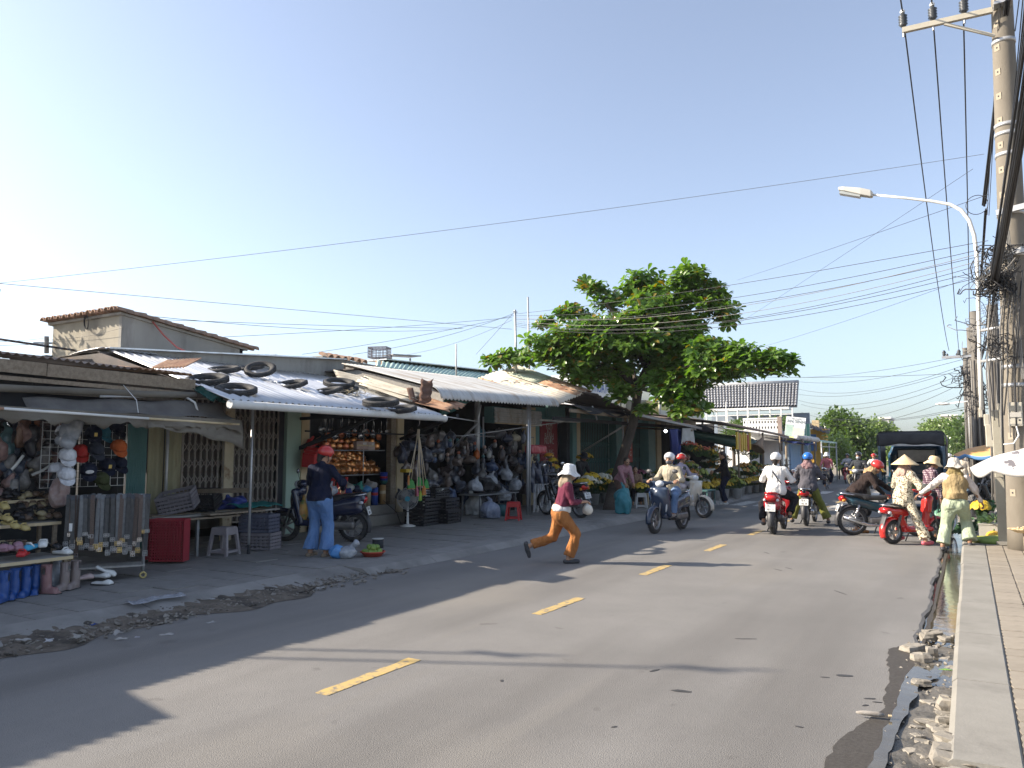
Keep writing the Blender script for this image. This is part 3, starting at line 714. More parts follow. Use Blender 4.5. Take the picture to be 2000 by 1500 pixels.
# ---------------------------------------------------------------- B: silver roof shop with gates and the pot window
tB = thing('market_shop', 'shop with tyres on its silver roof, folding gates and a window of golden pots', 'shop', (-11.3,10.5,.1))
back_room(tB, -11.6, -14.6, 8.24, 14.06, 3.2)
Bp = [(-12.1,7.42,3.31), (-12.1,13.05,3.31), (-8.62,11.95,2.345), (-8.62,7.05,2.345)]
roof_sheets(tB, *Bp, M_silver, 7, pitch=.135, amp=.026, lift=.006)
mb = MB(); mb.prism([(-14.6,2.6),(-9.0,2.40),(-8.75,2.36),(-12.1,3.27),(-14.6,3.2)], 7.20, 7.24, lambda x, z, y: (x,y,z)); mb.build('gable_infill', M_darksheet, tB, 1)  # infill added to stop sun passing under the roof edge
pipe(tB, [(-8.60,7.02,2.29),(-8.60,12.0,2.29)], .058, M_pvc, 'gutter_pipe', 16)
MB().torus((-8.60,12.0,2.29), (0,1,0), .058, .012, 20, 6).build('pipe_mouth', M_pvc, tB, 1)
MB().cyl((-8.60,12.001,2.29), (-8.60,12.004,2.29), .048).build('pipe_bore', M_dark, tB, 1)
MB().cyl((-8.60,7.005,2.29), (-8.60,7.018,2.29), .062, n=18).build('pipe_cap', M_pvc, tB, 1)
mb = MB(); mb.prism([(7.45,3.27),(13.0,3.27),(13.0,3.74),(7.45,3.34)], -12.18, -12.14, lambda y, z, x: (x,y,z)); mb.build('upstand', M_wallg, tB, 1)
beam(tB, (-12.12,7.4,3.35), (-12.12,13.0,3.755), .16, .025, M_silver, 'ridge_flashing')
mb = MB()
mb.grid(lambda u, v: (-12.05 - 1.25 * math.sin(v * 1.5) ,7.28 + 1.0 * u,3.34 + .16 * (1 - math.cos(v * 1.5)) - .36 * v * v + .011 * math.sin(u * 74)), 60, 10); mb.build('curled_sheet', M_silver, tB, 1, thick=.004)
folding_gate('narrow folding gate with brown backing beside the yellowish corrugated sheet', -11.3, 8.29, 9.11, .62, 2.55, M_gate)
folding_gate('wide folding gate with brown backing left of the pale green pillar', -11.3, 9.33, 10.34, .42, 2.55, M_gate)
pillar(tB, -11.28, 9.12, 9.32, .1, 2.6, M_gatey, .08, 'gate_post')
pillar(tB, -11.3, 10.36, 10.5, .1, 2.6, M_darkwall, .1, 'gate_post')
pillar(tB, -11.22, 10.5, 10.86, .1, 2.55, M_green, .3)
pillar(tB, -11.2, 10.861, 11.06, .1, 2.55, M_cream, .3)
pillar(tB, -11.24, 11.07, 11.12, .5, 2.55, M_steel, .08, 'window_post')
pillar(tB, -11.24, 13.62, 13.80, .3, 2.5, M_wood, .14, 'window_post')
pillar(tB, -11.22, 13.81, 14.05, .1, 2.5, M_cream, .28)
mb = MB(); mb.box((-11.33,12.34,.30), (.5,2.5,.40)); mb.build('window_sill', M_conc, tB, 1, bevel=.01)
mb = MB(); mb.box((-10.98,12.5,.20), (.26,3.0,.22)); mb.build('step', M_conc, tB, 1, bevel=.015)
beam(tB, (-11.15,10.9,2.06), (-11.15,14.0,2.06), .03, .03, M_dark, 'rail')
beam(tB, (-11.25,10.84,1.72), (-9.1,10.84,2.36), .06, .07, M_darkwall, 'bracket')
beam(tB, (-11.25,10.84,2.30), (-8.8,10.84,2.36), .05, .06, M_darkwall, 'bracket')
beam(tB, (-11.2,13.9,1.95), (-9.0,13.0,2.40), .05, .06, M_darkwall, 'bracket')
for z in (1.69, 1.16):
 mb = MB(); mb.box((-11.75,12.36,z), (.72,2.45,.02)); mb.build('shelf', M_steel, tB, 1)
for y in (11.75, 12.9): pipe(tB, [(-11.42,y,.5),(-11.42,y,2.4)], .012, M_galv, 'shelf_upright', 6)
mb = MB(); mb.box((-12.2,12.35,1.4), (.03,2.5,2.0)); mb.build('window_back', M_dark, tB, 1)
pipe(tB, [(-9.5,8.18,.1),(-9.5,8.18,2.42)], .02, M_galv, 'post')
MB().cyl((-9.5,8.18,.1), (-9.5,8.18,.24), .026).build('post_shoe', M_darkwall, tB, 1)
beam(tB, (-10.9,7.9,1.02), (-9.52,8.2,1.06), .03, .07, M_wood, 'rail')

# old sheets lying over the right end of the silver roof
tO = thing('sheet_roof', 'lean-to of broken cream and rusty sheets overlapping the right end of the silver roof', 'roof', (-10.5,12.8,2.4))
cs = dict(pitch=.16, amp=.02)
for k, (pts, m) in enumerate(((((-11.6,12.1,3.40),(-10.9,12.35,3.22),(-10.6,12.2,3.06),(-11.3,11.9,3.20)),M_asbest),(((-11.0,12.42,3.26),(-9.55,12.46,2.84),(-9.3,12.0,2.68),(-10.85,11.95,3.10)),M_asbest),(((-10.7,12.18,3.09),(-9.5,12.2,2.74),(-9.35,11.85,2.63),(-10.6,11.8,3.02)),M_asbest),(((-9.55,12.50,2.80),(-8.72,12.55,2.56),(-8.60,12.08,2.42),(-9.4,12.0,2.62)),M_rust),(((-9.5,12.9,2.82),(-8.7,12.9,2.60),(-8.64,12.5,2.50),(-9.42,12.45,2.72)),M_rust))):
 mb = MB(); corrugated(mb, pts[0], pts[3], pts[2], pts[1], jag=.05, seed=k, nv=6, **cs); mb.build('old_sheet', m, tO, 1, thick=.006)
mb = MB(); mb.grid(lambda u, v: (-9.26 + .20 * u + .05 * v,12.05 + .12 * u + .02 * math.sin(v * 20),2.66 + .44 * v - .06 * math.sin(u * 3)), 4, 14); mb.build('curled_scrap', mat('dark_rust',(.10,.06,.05),.9,c2=(.16,.09,.06),sc=6), tO, 1, thick=.008)
mb = MB(); mb.grid(lambda u, v: (-9.42 + .12 * u - .10 * v,11.98 + .05 * u,2.62 + .30 * v), 3, 8); mb.build('curled_scrap', MATS['dark_rust'], tO, 1, thick=.008)

# ---------------------------------------------------------------- hut with clay tiles
tH = thing('concrete_hut', 'windowless rendered hut with a lean-to clay tile roof behind the silver roof', 'hut', (-14.6,9.9,.1))
H0 = [(-13.5,8.5), (-13.5,11.3), (-15.8,11.3), (-15.8,8.5)]
zt = lambda x, y: 4.20 - .115 * (y - 8.5)
for (a, b, m) in ((H0[3],(-13.581,8.501),M_wall), (H0[0],H0[1],M_wallg), (H0[1],H0[2],M_wallg)):
 d = unit((b[0] - a[0],b[1] - a[1],0)); nrm = np.array([d[1],-d[0],0]) * -.08
 mb = MB(); q = [(a[0],a[1]), (b[0],b[1]), (b[0] + nrm[0],b[1] + nrm[1]), (a[0] + nrm[0],a[1] + nrm[1])]
 mb.add([(x,y,.1) for x,y in q] + [(x,y,zt(x,y)) for x,y in q], [(0,1,5,4),(1,2,6,5),(2,3,7,6),(3,0,4,7),(4,5,6,7)], False); mb.build('wall', m, tH, 1)
mb = MB(); mb.add([(x,y,zt(x,y) + .02) for x,y in ((-13.46,8.44),(-13.46,11.4),(-15.9,11.4),(-15.9,8.44))], [(0,1,2,3)]); mb.build('roof_deck', M_wallg, tH, 1, thick=.05)
tm = []
for k in range(3):
 mb = MB(); mb.lathe([(.075,-.17),(.095,.17)], (0,0,0), (0,1,0), 8, -1.5 + math.pi / 2 - math.pi / 2, 1.5); me = mb.mesh('roof_tile'); me.materials.append(M_clay); tm.append(me)
def tile(x, y, z, rz, tilt=0., par=None):
 mb = MB(); n = 7; vs = []
 for q, r in ((-.17,.075), (.17,.098)):
  for t_ in (r, r - .018):
   for j in range(n): a = math.pi * j / (n - 1); vs.append((q,t_ * math.cos(a),t_ * math.sin(a)))
 fs = [(j,j + 1,2 * n + j + 1,2 * n + j) for j in range(n - 1)] + [(n + j + 1,n + j,3 * n + j,3 * n + j + 1) for j in range(n - 1)] + [(2 * n + j,2 * n + j + 1,3 * n + j + 1,3 * n + j) for j in range(n - 1)] + [(j + 1,j,n + j,n + j + 1) for j in range(n - 1)]
 mb.add(vs, fs, False); me = mb.mesh('roof_tile'); me.materials.append(M_clay); return me
_tile = tile(0, 0, 0, 0)
def put_tile(x, y, z, rz, tilt, par):
 o = link_mesh('roof_tile', _tile, None, par); o0 = _origin(par); o.location = (x - o0.x, y - o0.y, z - o0.z)
 o.rotation_euler = (rg.uniform(-.06,.06), tilt + rg.uniform(-.05,.05), rz + rg.uniform(-.07,.07))
for i in range(13):
 x = -15.85 + i * .195; put_tile(x, 8.46, zt(x,8.46) + .05, math.pi / 2, .06, tH)
for i in range(12):
 y = 8.5 + i * .27; put_tile(-13.47, y, zt(0,y) + .05, math.pi / 2 + .0, .11, tH)
 put_tile(-13.67, y, zt(0,y) + .05, math.pi / 2, .11, tH)
MB().bar((-13.9,11.3,3.72), (-13.15,11.75,3.70), .05, .14).build('eave_gutter', M_galv, tH, 1)
MB().tube([(-13.5,11.4,3.74),(-13.0,11.8,3.76),(-12.93,11.86,3.70)], .035, 8).build('spout', M_pvc, tH, 1)
MB().tube([AX(298,628,-13.45),AX(320,655,-13.3),AX(345,678,-12.9),AX(370,690,-12.3)], .018, 6).build('red_cable', mat('red_cable',(.5,.12,.10),.5), tH, 1)
mb = MB()
for k in range(4): mb.torus((-14.5 + k * .01,8.42 - k * .01,4.12 + .01 * k), (.3,1,.1), .12 + .012 * k, .006, 22, 5)
mb.build('coiled_wire', M_dark, tH, 1)
# patch of clay tiles peeping over the ridge further along
tT = thing('tile_roof', 'short run of clay ridge tiles peeping over the flashing of the silver roof', 'roof', (-13.6,14.4,3.6))
beam(tT, (-13.6,13.2,3.88), (-13.6,16.6,3.80), 1.2, .08, M_wallg, 'roof_deck')
for i in range(6): put_tile(-13.1, 13.4 + i * .24, 3.93, .1, .3, tT)

# ---------------------------------------------------------------- C: duster shop under the curved grey roof
tC = thing('market_shop', 'open dark shop under a pale roof with a curved lip, dustpans hanging in front', 'shop', (-11.3,16.5,.1))
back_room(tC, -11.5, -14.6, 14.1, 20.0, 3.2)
hidden_rear_roof(tC, 12.4, 20.2, -11.3, 3.44); hidden_rear_roof(tB, 7.2, 14.0, -12.0, 3.25, z1=3.22)
n = 9
for i in range(n):
 mb = MB(); y0 = 12.35 + 5.1 * i / n; w = 5.1 / n * 1.05; ex = (17.45 - 12.35)
 def fn(u, v):
  y = y0 + w * u; z0 = .023 * (y - 12.35)
  if v < .7: t_ = v / .7; x = -11.6 + 2.4 * t_; z = 3.56 - .60 * t_ ** 1.05
  else:
   a = (v - .7) / .3 * 1.35; x = -9.2 + .26 * math.sin(a) / math.sin(1.35); z = 2.96 - .30 * (1 - math.cos(a)) - .02 * a
  return (x, y, z + z0 + .017 * math.sin(2 * math.pi * y / .13))
 mb.grid(fn, 40, 16); mb.build('roof_sheet', M_greysheet, tC, 1, thick=.004)
mb = MB(); mb.prism([(-11.6,3.50),(-9.25,2.93),(-9.0,2.78),(-8.98,2.52),(-9.6,2.60),(-11.6,3.16)], 12.48, 12.52, lambda x, z, y: (x,y,z)); mb.build('gable_board', M_woodg, tC, 1)
mb = MB(); mb.grid(lambda u, v: (-9.05 - .1 * v,12.55 + .95 * u,2.72 - (.40 - .3 * u) * v + .01 * math.sin(u * 20)), 10, 4); mb.build('green_tarpaulin', M_greentarp, tC, 1, thick=.004)
pipe(tC, [(-9.55,16.9,.1),(-9.52,16.85,1.6),(-9.45,16.75,2.95)], .035, M_galv)
pipe(tC, [(-9.62,17.15,.1),(-9.6,17.1,1.6),(-9.55,17.05,2.95)], .022, M_galv)
pipe(tC, [(-11.2,17.1,.9),(-11.2,17.1,3.1)], .075, M_galv, 'post', 14)
pipe(tC, [(-11.1,17.25,.1),(-11.1,17.25,2.6)], .022, M_galv)
pipe(tC, [(-10.6,15.1,1.75),(-9.75,14.9,2.32),(-9.7,14.95,2.75)], .025, M_galv, 'brace')
pipe(tC, [(-8.7,12.1,2.34),(-9.7,14.9,2.35)], .012, M_galv, 'stay')
beam(tC, (-11.2,14.2,2.06), (-11.1,20.0,2.10), .03, .03, M_steel, 'rail')
beam(tC, (-9.6,14.0,2.0), (-9.6,19.6,2.55), .02, .02, M_steel, 'rail')
# roller shutter housing, slats as parts
for i in range(7):
 mb = MB(); mb.box((-11.02 + .02 * (i % 2),19.0,2.50 + i * .058), (.03,2.65,.052)); mb.build('shutter_slat', M_greysheet, tC, 1)
mb = MB(); mb.box((-11.2,19.0,2.68), (.28,2.66,.44)); mb.build('shutter_box', M_teal, tC, 1)
beam(tC, (-11.0,17.7,2.45), (-11.0,20.3,2.45), .05, .03, M_cream, 'shutter_rail')
pillar(tC, -11.2, 20.02, 20.32, .1, 3.0, M_cream, .3); pillar(tC, -11.2, 20.33, 20.56, .1, 3.0, M_teal, .26)

# rusted roof of the next shop
tD = thing('market_shop', 'shop with green pillars, folding gates and a patched rusty roof', 'shop', (-11.3,24,.1))
A, B, C, D = AX(926, 742, -12), AX(1008, 714, -12), AX(1150, 764, -9.3), AX(1086, 791, -9.0)
D = (D[0], D[1], D[2] - .02)
roof_sheets(tD, A, B, C, D, [M_rustpale,M_rustpale,M_rustpale], 4, pitch=.2, amp=.03, lift=.01, seed=8)
ab = lambda s, t_: tuple((V3(A) * (1 - s) + V3(B) * s) * (1 - t_) + (V3(D) * (1 - s) + V3(C) * s) * t_ + np.array([0,0,.03]))
mb = MB(); corrugated(mb, ab(.55,.12), ab(.97,.12), ab(.97,.52), ab(.55,.52), .13, .016); mb.build('patch_sheet', mat('green_patch',(.42,.47,.36),.7,c2=(.50,.52,.42),sc=3,c3=(.40,.28,.18),sc3=2,t3=(.55,.68)), tD, 1, thick=.004)
mb = MB(); corrugated(mb, ab(.60,.53), ab(1.02,.53), ab(1.02,.99), ab(.60,.99), .13, .016); mb.build('patch_sheet', M_rust, tD, 1, thick=.004)
mb = MB(); corrugated(mb, ab(-.02,.02), ab(.12,.02), ab(.12,.55), ab(-.02,.5), .13, .016); mb.build('patch_sheet', M_rust, tD, 1, thick=.004)
back_room(tD, -11.5, -14.6, 20.6, 30.2, 3.2, left=False)
mb = MB(); mb.box((-11.42,21.35,1.6), (.06,1.55,2.9)); mb.build('front_wall', M_teal, tD, 1)
hidden_rear_roof(tD, 18.2, 30.6, -11.5, 3.24); pillar(tD, -11.1, 22.2, 22.42, .1, 3.1, M_darkwall, .3); pillar(tD, -11.0, 22.43, 22.74, .1, 3.1, M_teal, .32); pillar(tD, -11.02, 22.75, 23.05, .1, 3.1, M_cream, .26)  # leading dark pillar is a strip standing in for an unlit gap
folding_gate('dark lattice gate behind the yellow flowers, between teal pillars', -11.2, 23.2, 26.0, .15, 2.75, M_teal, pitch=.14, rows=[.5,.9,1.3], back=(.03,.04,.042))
pillar(tD, -11.0, 26.03, 26.55, .1, 3.1, M_teal, .3); pillar(tD, -10.98, 26.57, 26.70, .1, 3.0, M_galv, .2, 'post')
pillar(tD, -11.0, 26.72, 27.2, .1, 3.1, M_cream, .3)
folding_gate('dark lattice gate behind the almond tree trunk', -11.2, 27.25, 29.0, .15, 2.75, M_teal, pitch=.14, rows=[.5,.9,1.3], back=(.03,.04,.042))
pillar(tD, -10.9, 29.02, 29.8, .1, 3.1, M_teal, .35); pillar(tD, -10.9, 30.0, 30.5, .1, 3.1, M_cream, .3)
mb = MB(); mb.box((-11.2,25.4,2.96), (.1,8.8,.42)); mb.build('lintel', M_teal, tD, 1)
pipe(tD, [(-10.95,23.0,1.68),(-9.3,23.6,2.75)], .03, M_galv, 'brace')
# dark tarpaulin roofs over the green shops
for k, (q, m) in enumerate(((((-11.6,18.6,3.75),(-11.6,24.6,3.30),(-8.7,22.9,2.86),(-8.9,19.6,3.28)),M_darksheet),(((-11.7,19.8,3.85),(-11.7,22.6,3.62),(-9.4,21.4,3.28),(-9.2,19.9,3.40)),M_rust),(((-11.6,22.0,3.38),(-11.6,27.6,3.2),(-8.5,25.0,2.80),(-8.6,21.8,2.82)),M_darksheet))):
 mb = MB(); corrugated(mb, *q, pitch=.16, amp=.018, sag=.08, nv=8, jag=.03, seed=k); mb.build('roof_sheet', m, tD, 1, thick=.01)
mb = MB(); mb.grid(lambda u, v: (-9.0 + .25 * v + .03 * math.sin(u * 30),18.3 + 4.5 * u,2.92 - .06 * u - (.10 + .12 * abs(math.sin(u * 9))) * v), 60, 5); mb.build('hanging_mesh', M_dark, tD, 1, thick=.005)
beam(tD, (-8.9,18.0,2.74), (-8.75,25.0,2.70), .07, .09, M_wood); beam(tD, (-9.4,18.0,2.55), (-9.2,29,2.6), .06, .1, M_darkwall)
for y in (19.6, 21.9): MB().tube([(-9.0,y,2.95),(-8.9,y + .1,2.55)], .02, 6).build('hanging_rod', M_galv, tD, 1)
# white strip of daylight tube over the side passage
MB().bar((-11.0,20.2,2.62), (-10.2,21.3,2.58), .08, .05).build('pale_board', M_pvc, tD, 1)

# ---------------------------------------------------------------- E: flower shops under low dark roofs
tE = thing('market_shop', 'flower shop under a low dark corrugated roof with a lit bulb and hanging tarpaulins', 'shop', (-10.5,31,.1))
back_room(tE, -11.2, -13.6, 30.55, 38.5, 3.0); hidden_rear_roof(tE, 22, 38.6, -11.6, 3.2, -14)
MB().box((-12.4,38.2,1.55), (3.0,.1,3.1)).build('end_wall', M_darkwall, tE, 1)
roof_sheets(tE, (-11.9,22.2,3.30), (-11.9,32.5,3.15), (-8.05,26.3,2.55), (-8.3,20.9,2.80), [M_darksheet,M_browned], 7, pitch=.16, amp=.02, seed=5)
beam(tE, (-8.15,20.9,2.73), (-7.95,26.3,2.49), .05, .07, M_steel, 'eave_rail')
beam(tE, (-8.05,25.6,2.40), (-11.0,27.4,2.6), .06, .06, M_wood)
roof_sheets(tE, (-11.9,26.5,3.35), (-11.9,38,3.3), (-6.75,32.6,2.42), (-7.35,26.4,2.70), [M_darksheet,M_browned], 8, pitch=.16, amp=.02, seed=6)
for k, (a, b) in enumerate((((-7.4,26.6,2.70),(-6.6,33.4,2.38)),((-7.3,28.0,2.66),(-6.55,34.0,2.33)))): pipe(tE, [a,b], .04, M_browned, 'eave_pole')
mb = MB(); mb.grid(lambda u, v: (-7.8 - 1.2 * (1 - u) + .25 * math.sin(v * 3),26.6 + 6.5 * u,2.55 - .3 * u - (.25 + .35 * u) * v), 24, 6); mb.build('shade_cloth', M_greentarp, tE, 1, thick=.006)
for x, y in ((-7.0,27.5), (-7.0,31.3), (-6.9,34.0), (-9.0,33.0)): pipe(tE, [(x,y,.1),(x,y,2.45)], .035, M_wood)
for y0, y1, zz in ((30.0,33.8,.55), (33.9,36.5,.6)): beam(tE, (-7.2,y0,zz), (-7.2,y1,zz), 1.0, .05, M_wood, 'counter')

tg = thing('light_bulb', 'small bright white bulb glowing under the flower shop eave', 'bulb', AX(1300,842,-9.6)); MB().ball((0,0,0), .05).build('glass', M_lamp, tg); MB().cyl((0,0,.04), (0,0,.12), .02).build('socket', M_pvc, tg)
MB().cyl((0,0,.12), (0,0,.55), .006, n=6).build('flex', M_dark, tg)
tg = thing('light_bulb', 'bright white lamp hanging at the back of the shoe stall', 'bulb', (-11.1,5.75,2.15)); MB().ball((0,0,0), (.055,.055,.07)).build('glass', M_lamp, tg); MB().cyl((0,0,.06), (0,0,.14), .022).build('socket', M_pvc, tg); MB().cyl((0,0,.14), (0,0,.7), .006, n=6).build('flex', M_dark, tg)

def hanging_cloth(name, label, u0, v0, u1, v1, x, m, seed, fn=None, amp=.05):
 a, b, c = V3(AX(u0,v0,x)), V3(AX(u1,v0,x)), V3(AX(u0,v1,x)); h = a[2] - c[2]
 mb = MB(); r = random.Random(seed); p1, p2 = r.random() * 6, r.random() * 6
 def f(u, v):
  p = a + (b - a) * (u if fn is None else .5 + (u - .5) * fn(v)); p = p.copy(); p[2] -= h * v * (1 + .06 * math.sin(u * 7 + p1)); p[0] += amp * math.sin(u * 11 + p1 + v * 2) + amp * .5 * math.sin(u * 23 + p2); return p
 mb.grid(f, 22, 14); return tag(mb.build(name,m,thick=.005), label, 'tarpaulin')
hanging_cloth('tarpaulin', 'blue tarpaulin gathered to a point, hanging at the corner of the flower shop', 1303, 838, 1330, 905, -8.2, M_bluetarp, 3, lambda v: max(.12,1 - v * 1.05), .09)
hanging_cloth('tarpaulin', 'pale grey cloth hanging beside the gathered blue tarpaulin', 1329, 836, 1355, 868, -8.1, mat('pale_cloth',(.42,.42,.40),.8,c2=(.5,.5,.48),sc=4), 4, None, .05)

# far stalls along the left of the road beyond the flower shops
tF = thing('market_stall', 'white sided stall with ragged dark canopy and rolled sheets beyond the flower shops', 'stall', (-8.2,40,0))
mb = MB(); mb.box((-9.0,41.2,1.2), (.1,7.2,2.2)); mb.build('wall', mat('white_wash',(.66,.67,.68),.85,c2=(.72,.72,.72),sc=2,c3=(.5,.5,.5),sc3=1.2,t3=(.6,.75)), tF, 1)
mb = MB(); mb.box((-8.95,39.6,1.0), (.12,.75,1.7)); mb.build('doorway', M_darkwall, tF, 1)
roof_sheets(tF, (-11,36.2,3.0), (-11,45.5,2.9), (-7.1,43.6,2.25), (-7.2,36.4,2.36), [M_greysheet,M_browned], 6, pitch=.2, amp=.02, seed=2)
mb = MB(); mb.grid(lambda u, v: (-8.2 + 1.2 * v + .06 * math.sin(u * 40),36.6 + 7 * u,2.38 - .1 * u - .22 * v - .06 * math.sin(u * 13) * v), 50, 5); mb.build('canopy', M_bluetarp, tF, 1, thick=.008)
for k, y in enumerate((41.5,43.2)): pipe(tF, [(-7.3,y - 1.6,2.42),(-7.0,y + .9,2.36)], .13, M_greysheet, 'rolled_sheet', 12)
for x, y in ((-7.2,36.8), (-7.1,40.3), (-7.1,43.8)): pipe(tF, [(x,y,0),(x,y,2.35)], .05, M_wood)
tF2 = thing('market_stall', 'stall with green framed awning and pale blue side panels before the yellow house', 'stall', (-7.8,47,0))
mb = MB(); mb.box((-8.6,47.6,1.2), (.1,5.4,2.2)); mb.build('wall', mat('pale_blue_panel',(.25,.40,.62),.8,c2=(.32,.46,.66),sc=2), tF2, 1)
roof_sheets(tF2, (-9.8,44.6,2.75), (-9.8,50.5,2.75), (-6.9,50.2,2.3), (-6.9,44.6,2.3), M_greenroof, 5, pitch=.2, amp=.02)
beam(tF2, (-6.88,44.5,2.26), (-6.88,50.3,2.26), .05, .06, M_greenroof, 'eave_rail'); beam(tF2, (-6.88,44.5,2.0), (-6.88,50.3,2.0), .04, .04, M_galv, 'rail')
for y in (44.7, 47.3, 50.1): pipe(tF2, [(-6.9,y,0),(-6.9,y,2.3)], .04, M_galv)

# ---------------------------------------------------------------- behind the row
tG = thing('green_roof_building', 'building with a pale green corrugated roof and white ridge sheet behind the curved roof', 'building', (-14.5,19,.1))
roof_sheets(tG, AX(737,703,-14.6), AX(960,727,-14.6), AX(930,747,-12.6), AX(735,716,-12.6), M_greenroof, 9, pitch=.19, amp=.018)
beam(tG, AX(734,703,-14.6), AX(962,727,-14.6), .8, .03, M_silver, 'ridge_sheet')
mb = MB(); corrugated(mb, AX(734,705,-14.5), AX(752,707,-14.5), AX(752,717,-12.8), AX(734,716,-12.8), .2, .022); mb.build('rust_patch', M_rust, tG, 1, thick=.01)
mb = MB(); mb.box((-14.9,20.0,1.9), (.2,8.0,3.6)); mb.build('wall', M_wallg, tG, 1)
pn = thing('solar_panel', 'small tilted dark panel on the ridge beside the grey crate', 'panel', AX(785,697,-14.6)); MB().bar((-.1,-.55,.0), (.1,.55,.06), .5, .03).build('panel', M_steel, pn); MB().bar((0,-.5,-.12), (0,-.5,.0), .04, .04).build('bracket', M_steel, pn); MB().bar((0,.4,-.12), (0,.4,.0), .04, .04).build('bracket', M_steel, pn)

# white shop house with blue lettering, half hidden by the almond tree
tN = thing('shop_house', 'white shop house with blue lettering above the dark roofs, mostly hidden by the almond tree', 'building', (-13.2,26,.1))
mb = MB(); mb.box((-13.0,29.6,2.35), (1.2,7.4,4.5)); mb.build('wall', MATS['white_wash'], tN, 1)
M_bluelet = mat('blue_letters', (.04,.12,.42), .5)
o0 = _origin(tN)
def wall_text(t_, s, u, v, x, m, par, sx=1.): p = AX(u, v, x); q = _origin(par); return text(t_, s, m, par, (p[0] - q.x,p[1] - q.y,p[2] - q.z), (R(90),0,R(90)), sx=sx)
wall_text('NƯỚC', .62, 1199, 757, -12.38, M_bluelet, tN, .8)
wall_text('THOÁT', .62, 1171, 757, -12.38, M_bluelet, tN, .7)
mb = MB(); mb.box((-12.36,31.2,3.1), (.06,2.4,.5)); mb.build('ledge', M_wallg, tN, 1)
for y in (29.6, 31.6): MB().tube([(-12.3,y,3.0),(-12.3,y,5.0)], .04, 6).build('downpipe', M_wallg, tN, 1)
# yellow billboard
tY = thing('billboard', 'yellow green billboard with faded white lettering standing on the roofs behind the almond tree', 'billboard', AX(1325,795,-10.5))
a, b = AX(1287, 790, -10.5), AX(1368, 790, -10.5)
mb = MB(); mb.bar((-10.5,a[1],3.72), (-10.5,b[1],3.72), .06, 1.15, up=(0,0,1)); mb.build('panel', mat('billboard_print',(.48,.46,.10),.6,c2=(.56,.55,.20),sc=.8,c3=(.62,.62,.48),sc3=.5,t3=(.5,.6)), tY, 1)
wall_text('BÁNH MÌ', .30, 1328, 793, -10.44, mat('white_letters',(.75,.75,.70),.6), tY)
mb = MB(); mb.bar((-10.42,a[1],3.22), (-10.42,b[1],3.22), .03, .24); mb.build('lower_strip', mat('grey_print',(.50,.50,.42),.7,c2=(.60,.60,.5),sc=3), tY, 1)
pipe(tY, [(-10.44,a[1] - .06,2.9),(-10.44,a[1] - .06,4.5)], .05, M_pvc); pipe(tY, [(-10.44,b[1] + .06,2.9),(-10.44,b[1] + .06,4.3)], .05, M_pvc)
mb = MB(); mb.box((-12.3,33.8,3.3), (1.6,6.8,1.1)); mb.build('parapet', M_wallg, thing('rooftop_block','low grey rooftop block under the yellow billboard','building',(-12.3,33.8,0)), 1)

# grey tiled house with white balcony frames
tK = thing('house', 'house with a steep grey tiled roof and white balcony frames beyond the flower shops', 'house', (-12,50,0))
K = [AY(1352,757,52), AY(1560,750,52), AY(1557,795,47.5), AY(1355,800,47.5)]
M_gtile = mat('grey_roof_tile', (.25,.255,.27), .55, c2=(.33,.335,.345), sc=6, c3=(.42,.42,.43), sc3=5, t3=(.5,.66))
nc = 34
KA, KB, KC, KD = map(V3, K)
for i in range(nc):
 s0 = (i + .5) / nc; mb = MB(); p, q = KA + (KB - KA) * s0, KD + (KC - KD) * s0
 w = np.linalg.norm(KB - KA) / nc
 for j in range(9):
  t0 = j / 9; a_ = p + (q - p) * t0; b_ = p + (q - p) * (t0 + .12); mb.tube([a_ + np.array([0,0,.05]),b_ + np.array([0,0,.09])], [w * .30,w * .36], 6, cap=False)
 mb.build('roof_tile_course', M_gtile, tK, 1)
mb = MB(); mb.add([tuple(KA),tuple(KB),tuple(KC),tuple(KD)], [(0,1,2,3)]); mb.build('roof_deck', mat('roof_valley',(.13,.133,.145),.7), tK, 1, thick=.05)
mb = MB(); mb.tube([tuple(KA + (0,0,.12)),tuple(KB + (0,0,.12))], .14, 8); mb.build('ridge', M_gtile, tK, 1)
M_wh = mat('white_steel', (.72,.72,.70), .5, c2=(.65,.65,.63), sc=4)
z1 = KD[2] - .15; x0, x1 = KD[0], KC[0]
mb = MB(); mb.box(((x0 + x1) / 2 - .3,46.6,z1), (x1 - x0 + .2,1.2,.14)); mb.build('canopy', M_wh, tK, 1)
mb = MB(); mb.box(((x0 + x1) / 2 - .3,46.6,z1 - .75), (x1 - x0 + .4,1.3,.14)); mb.build('balcony_floor', M_wh, tK, 1)
for i in range(11):
 x = x0 + (x1 - x0) * i / 10; MB().bar((x,46.0,z1 - .7), (x,46.0,z1), .07, .07).build('baluster', M_wh, tK, 1)
MB().bar((x0,46.0,z1 - .35), (x1,46.0,z1 - .35), .05, .05).build('rail', M_wh, tK, 1)
for i, s in enumerate((.3,.55,.8)): MB().bar((x0 + (x1 - x0) * s,46.8,0), (x0 + (x1 - x0) * s,46.8,z1 - .8), .3, .3).build('column', M_wh, tK, 1)
mb = MB(); mb.box(((x0 + x1) / 2,51.5,2.1), (x1 - x0,.2,4.2)); mb.build('wall', mat('blue_grey_wall',(.20,.25,.32),.8,c2=(.26,.31,.38),sc=1.5), tK, 1)
mb = MB(); mb.bar(tuple(KA + (-2.6,0,-.1)), tuple(KA + (-.1,0,-.1)), 2.6, .1); mb.build('blue_roof', mat('blue_glass',(.06,.16,.36),.3,c2=(.09,.2,.42),sc=1), tK, 1)
mb = MB(); mb.bar(tuple(KA + (.1,-.1,.15)), tuple(KD + (-.5,-.1,.15)), .25, .1); mb.build('barge_board', M_wh, tK, 1)
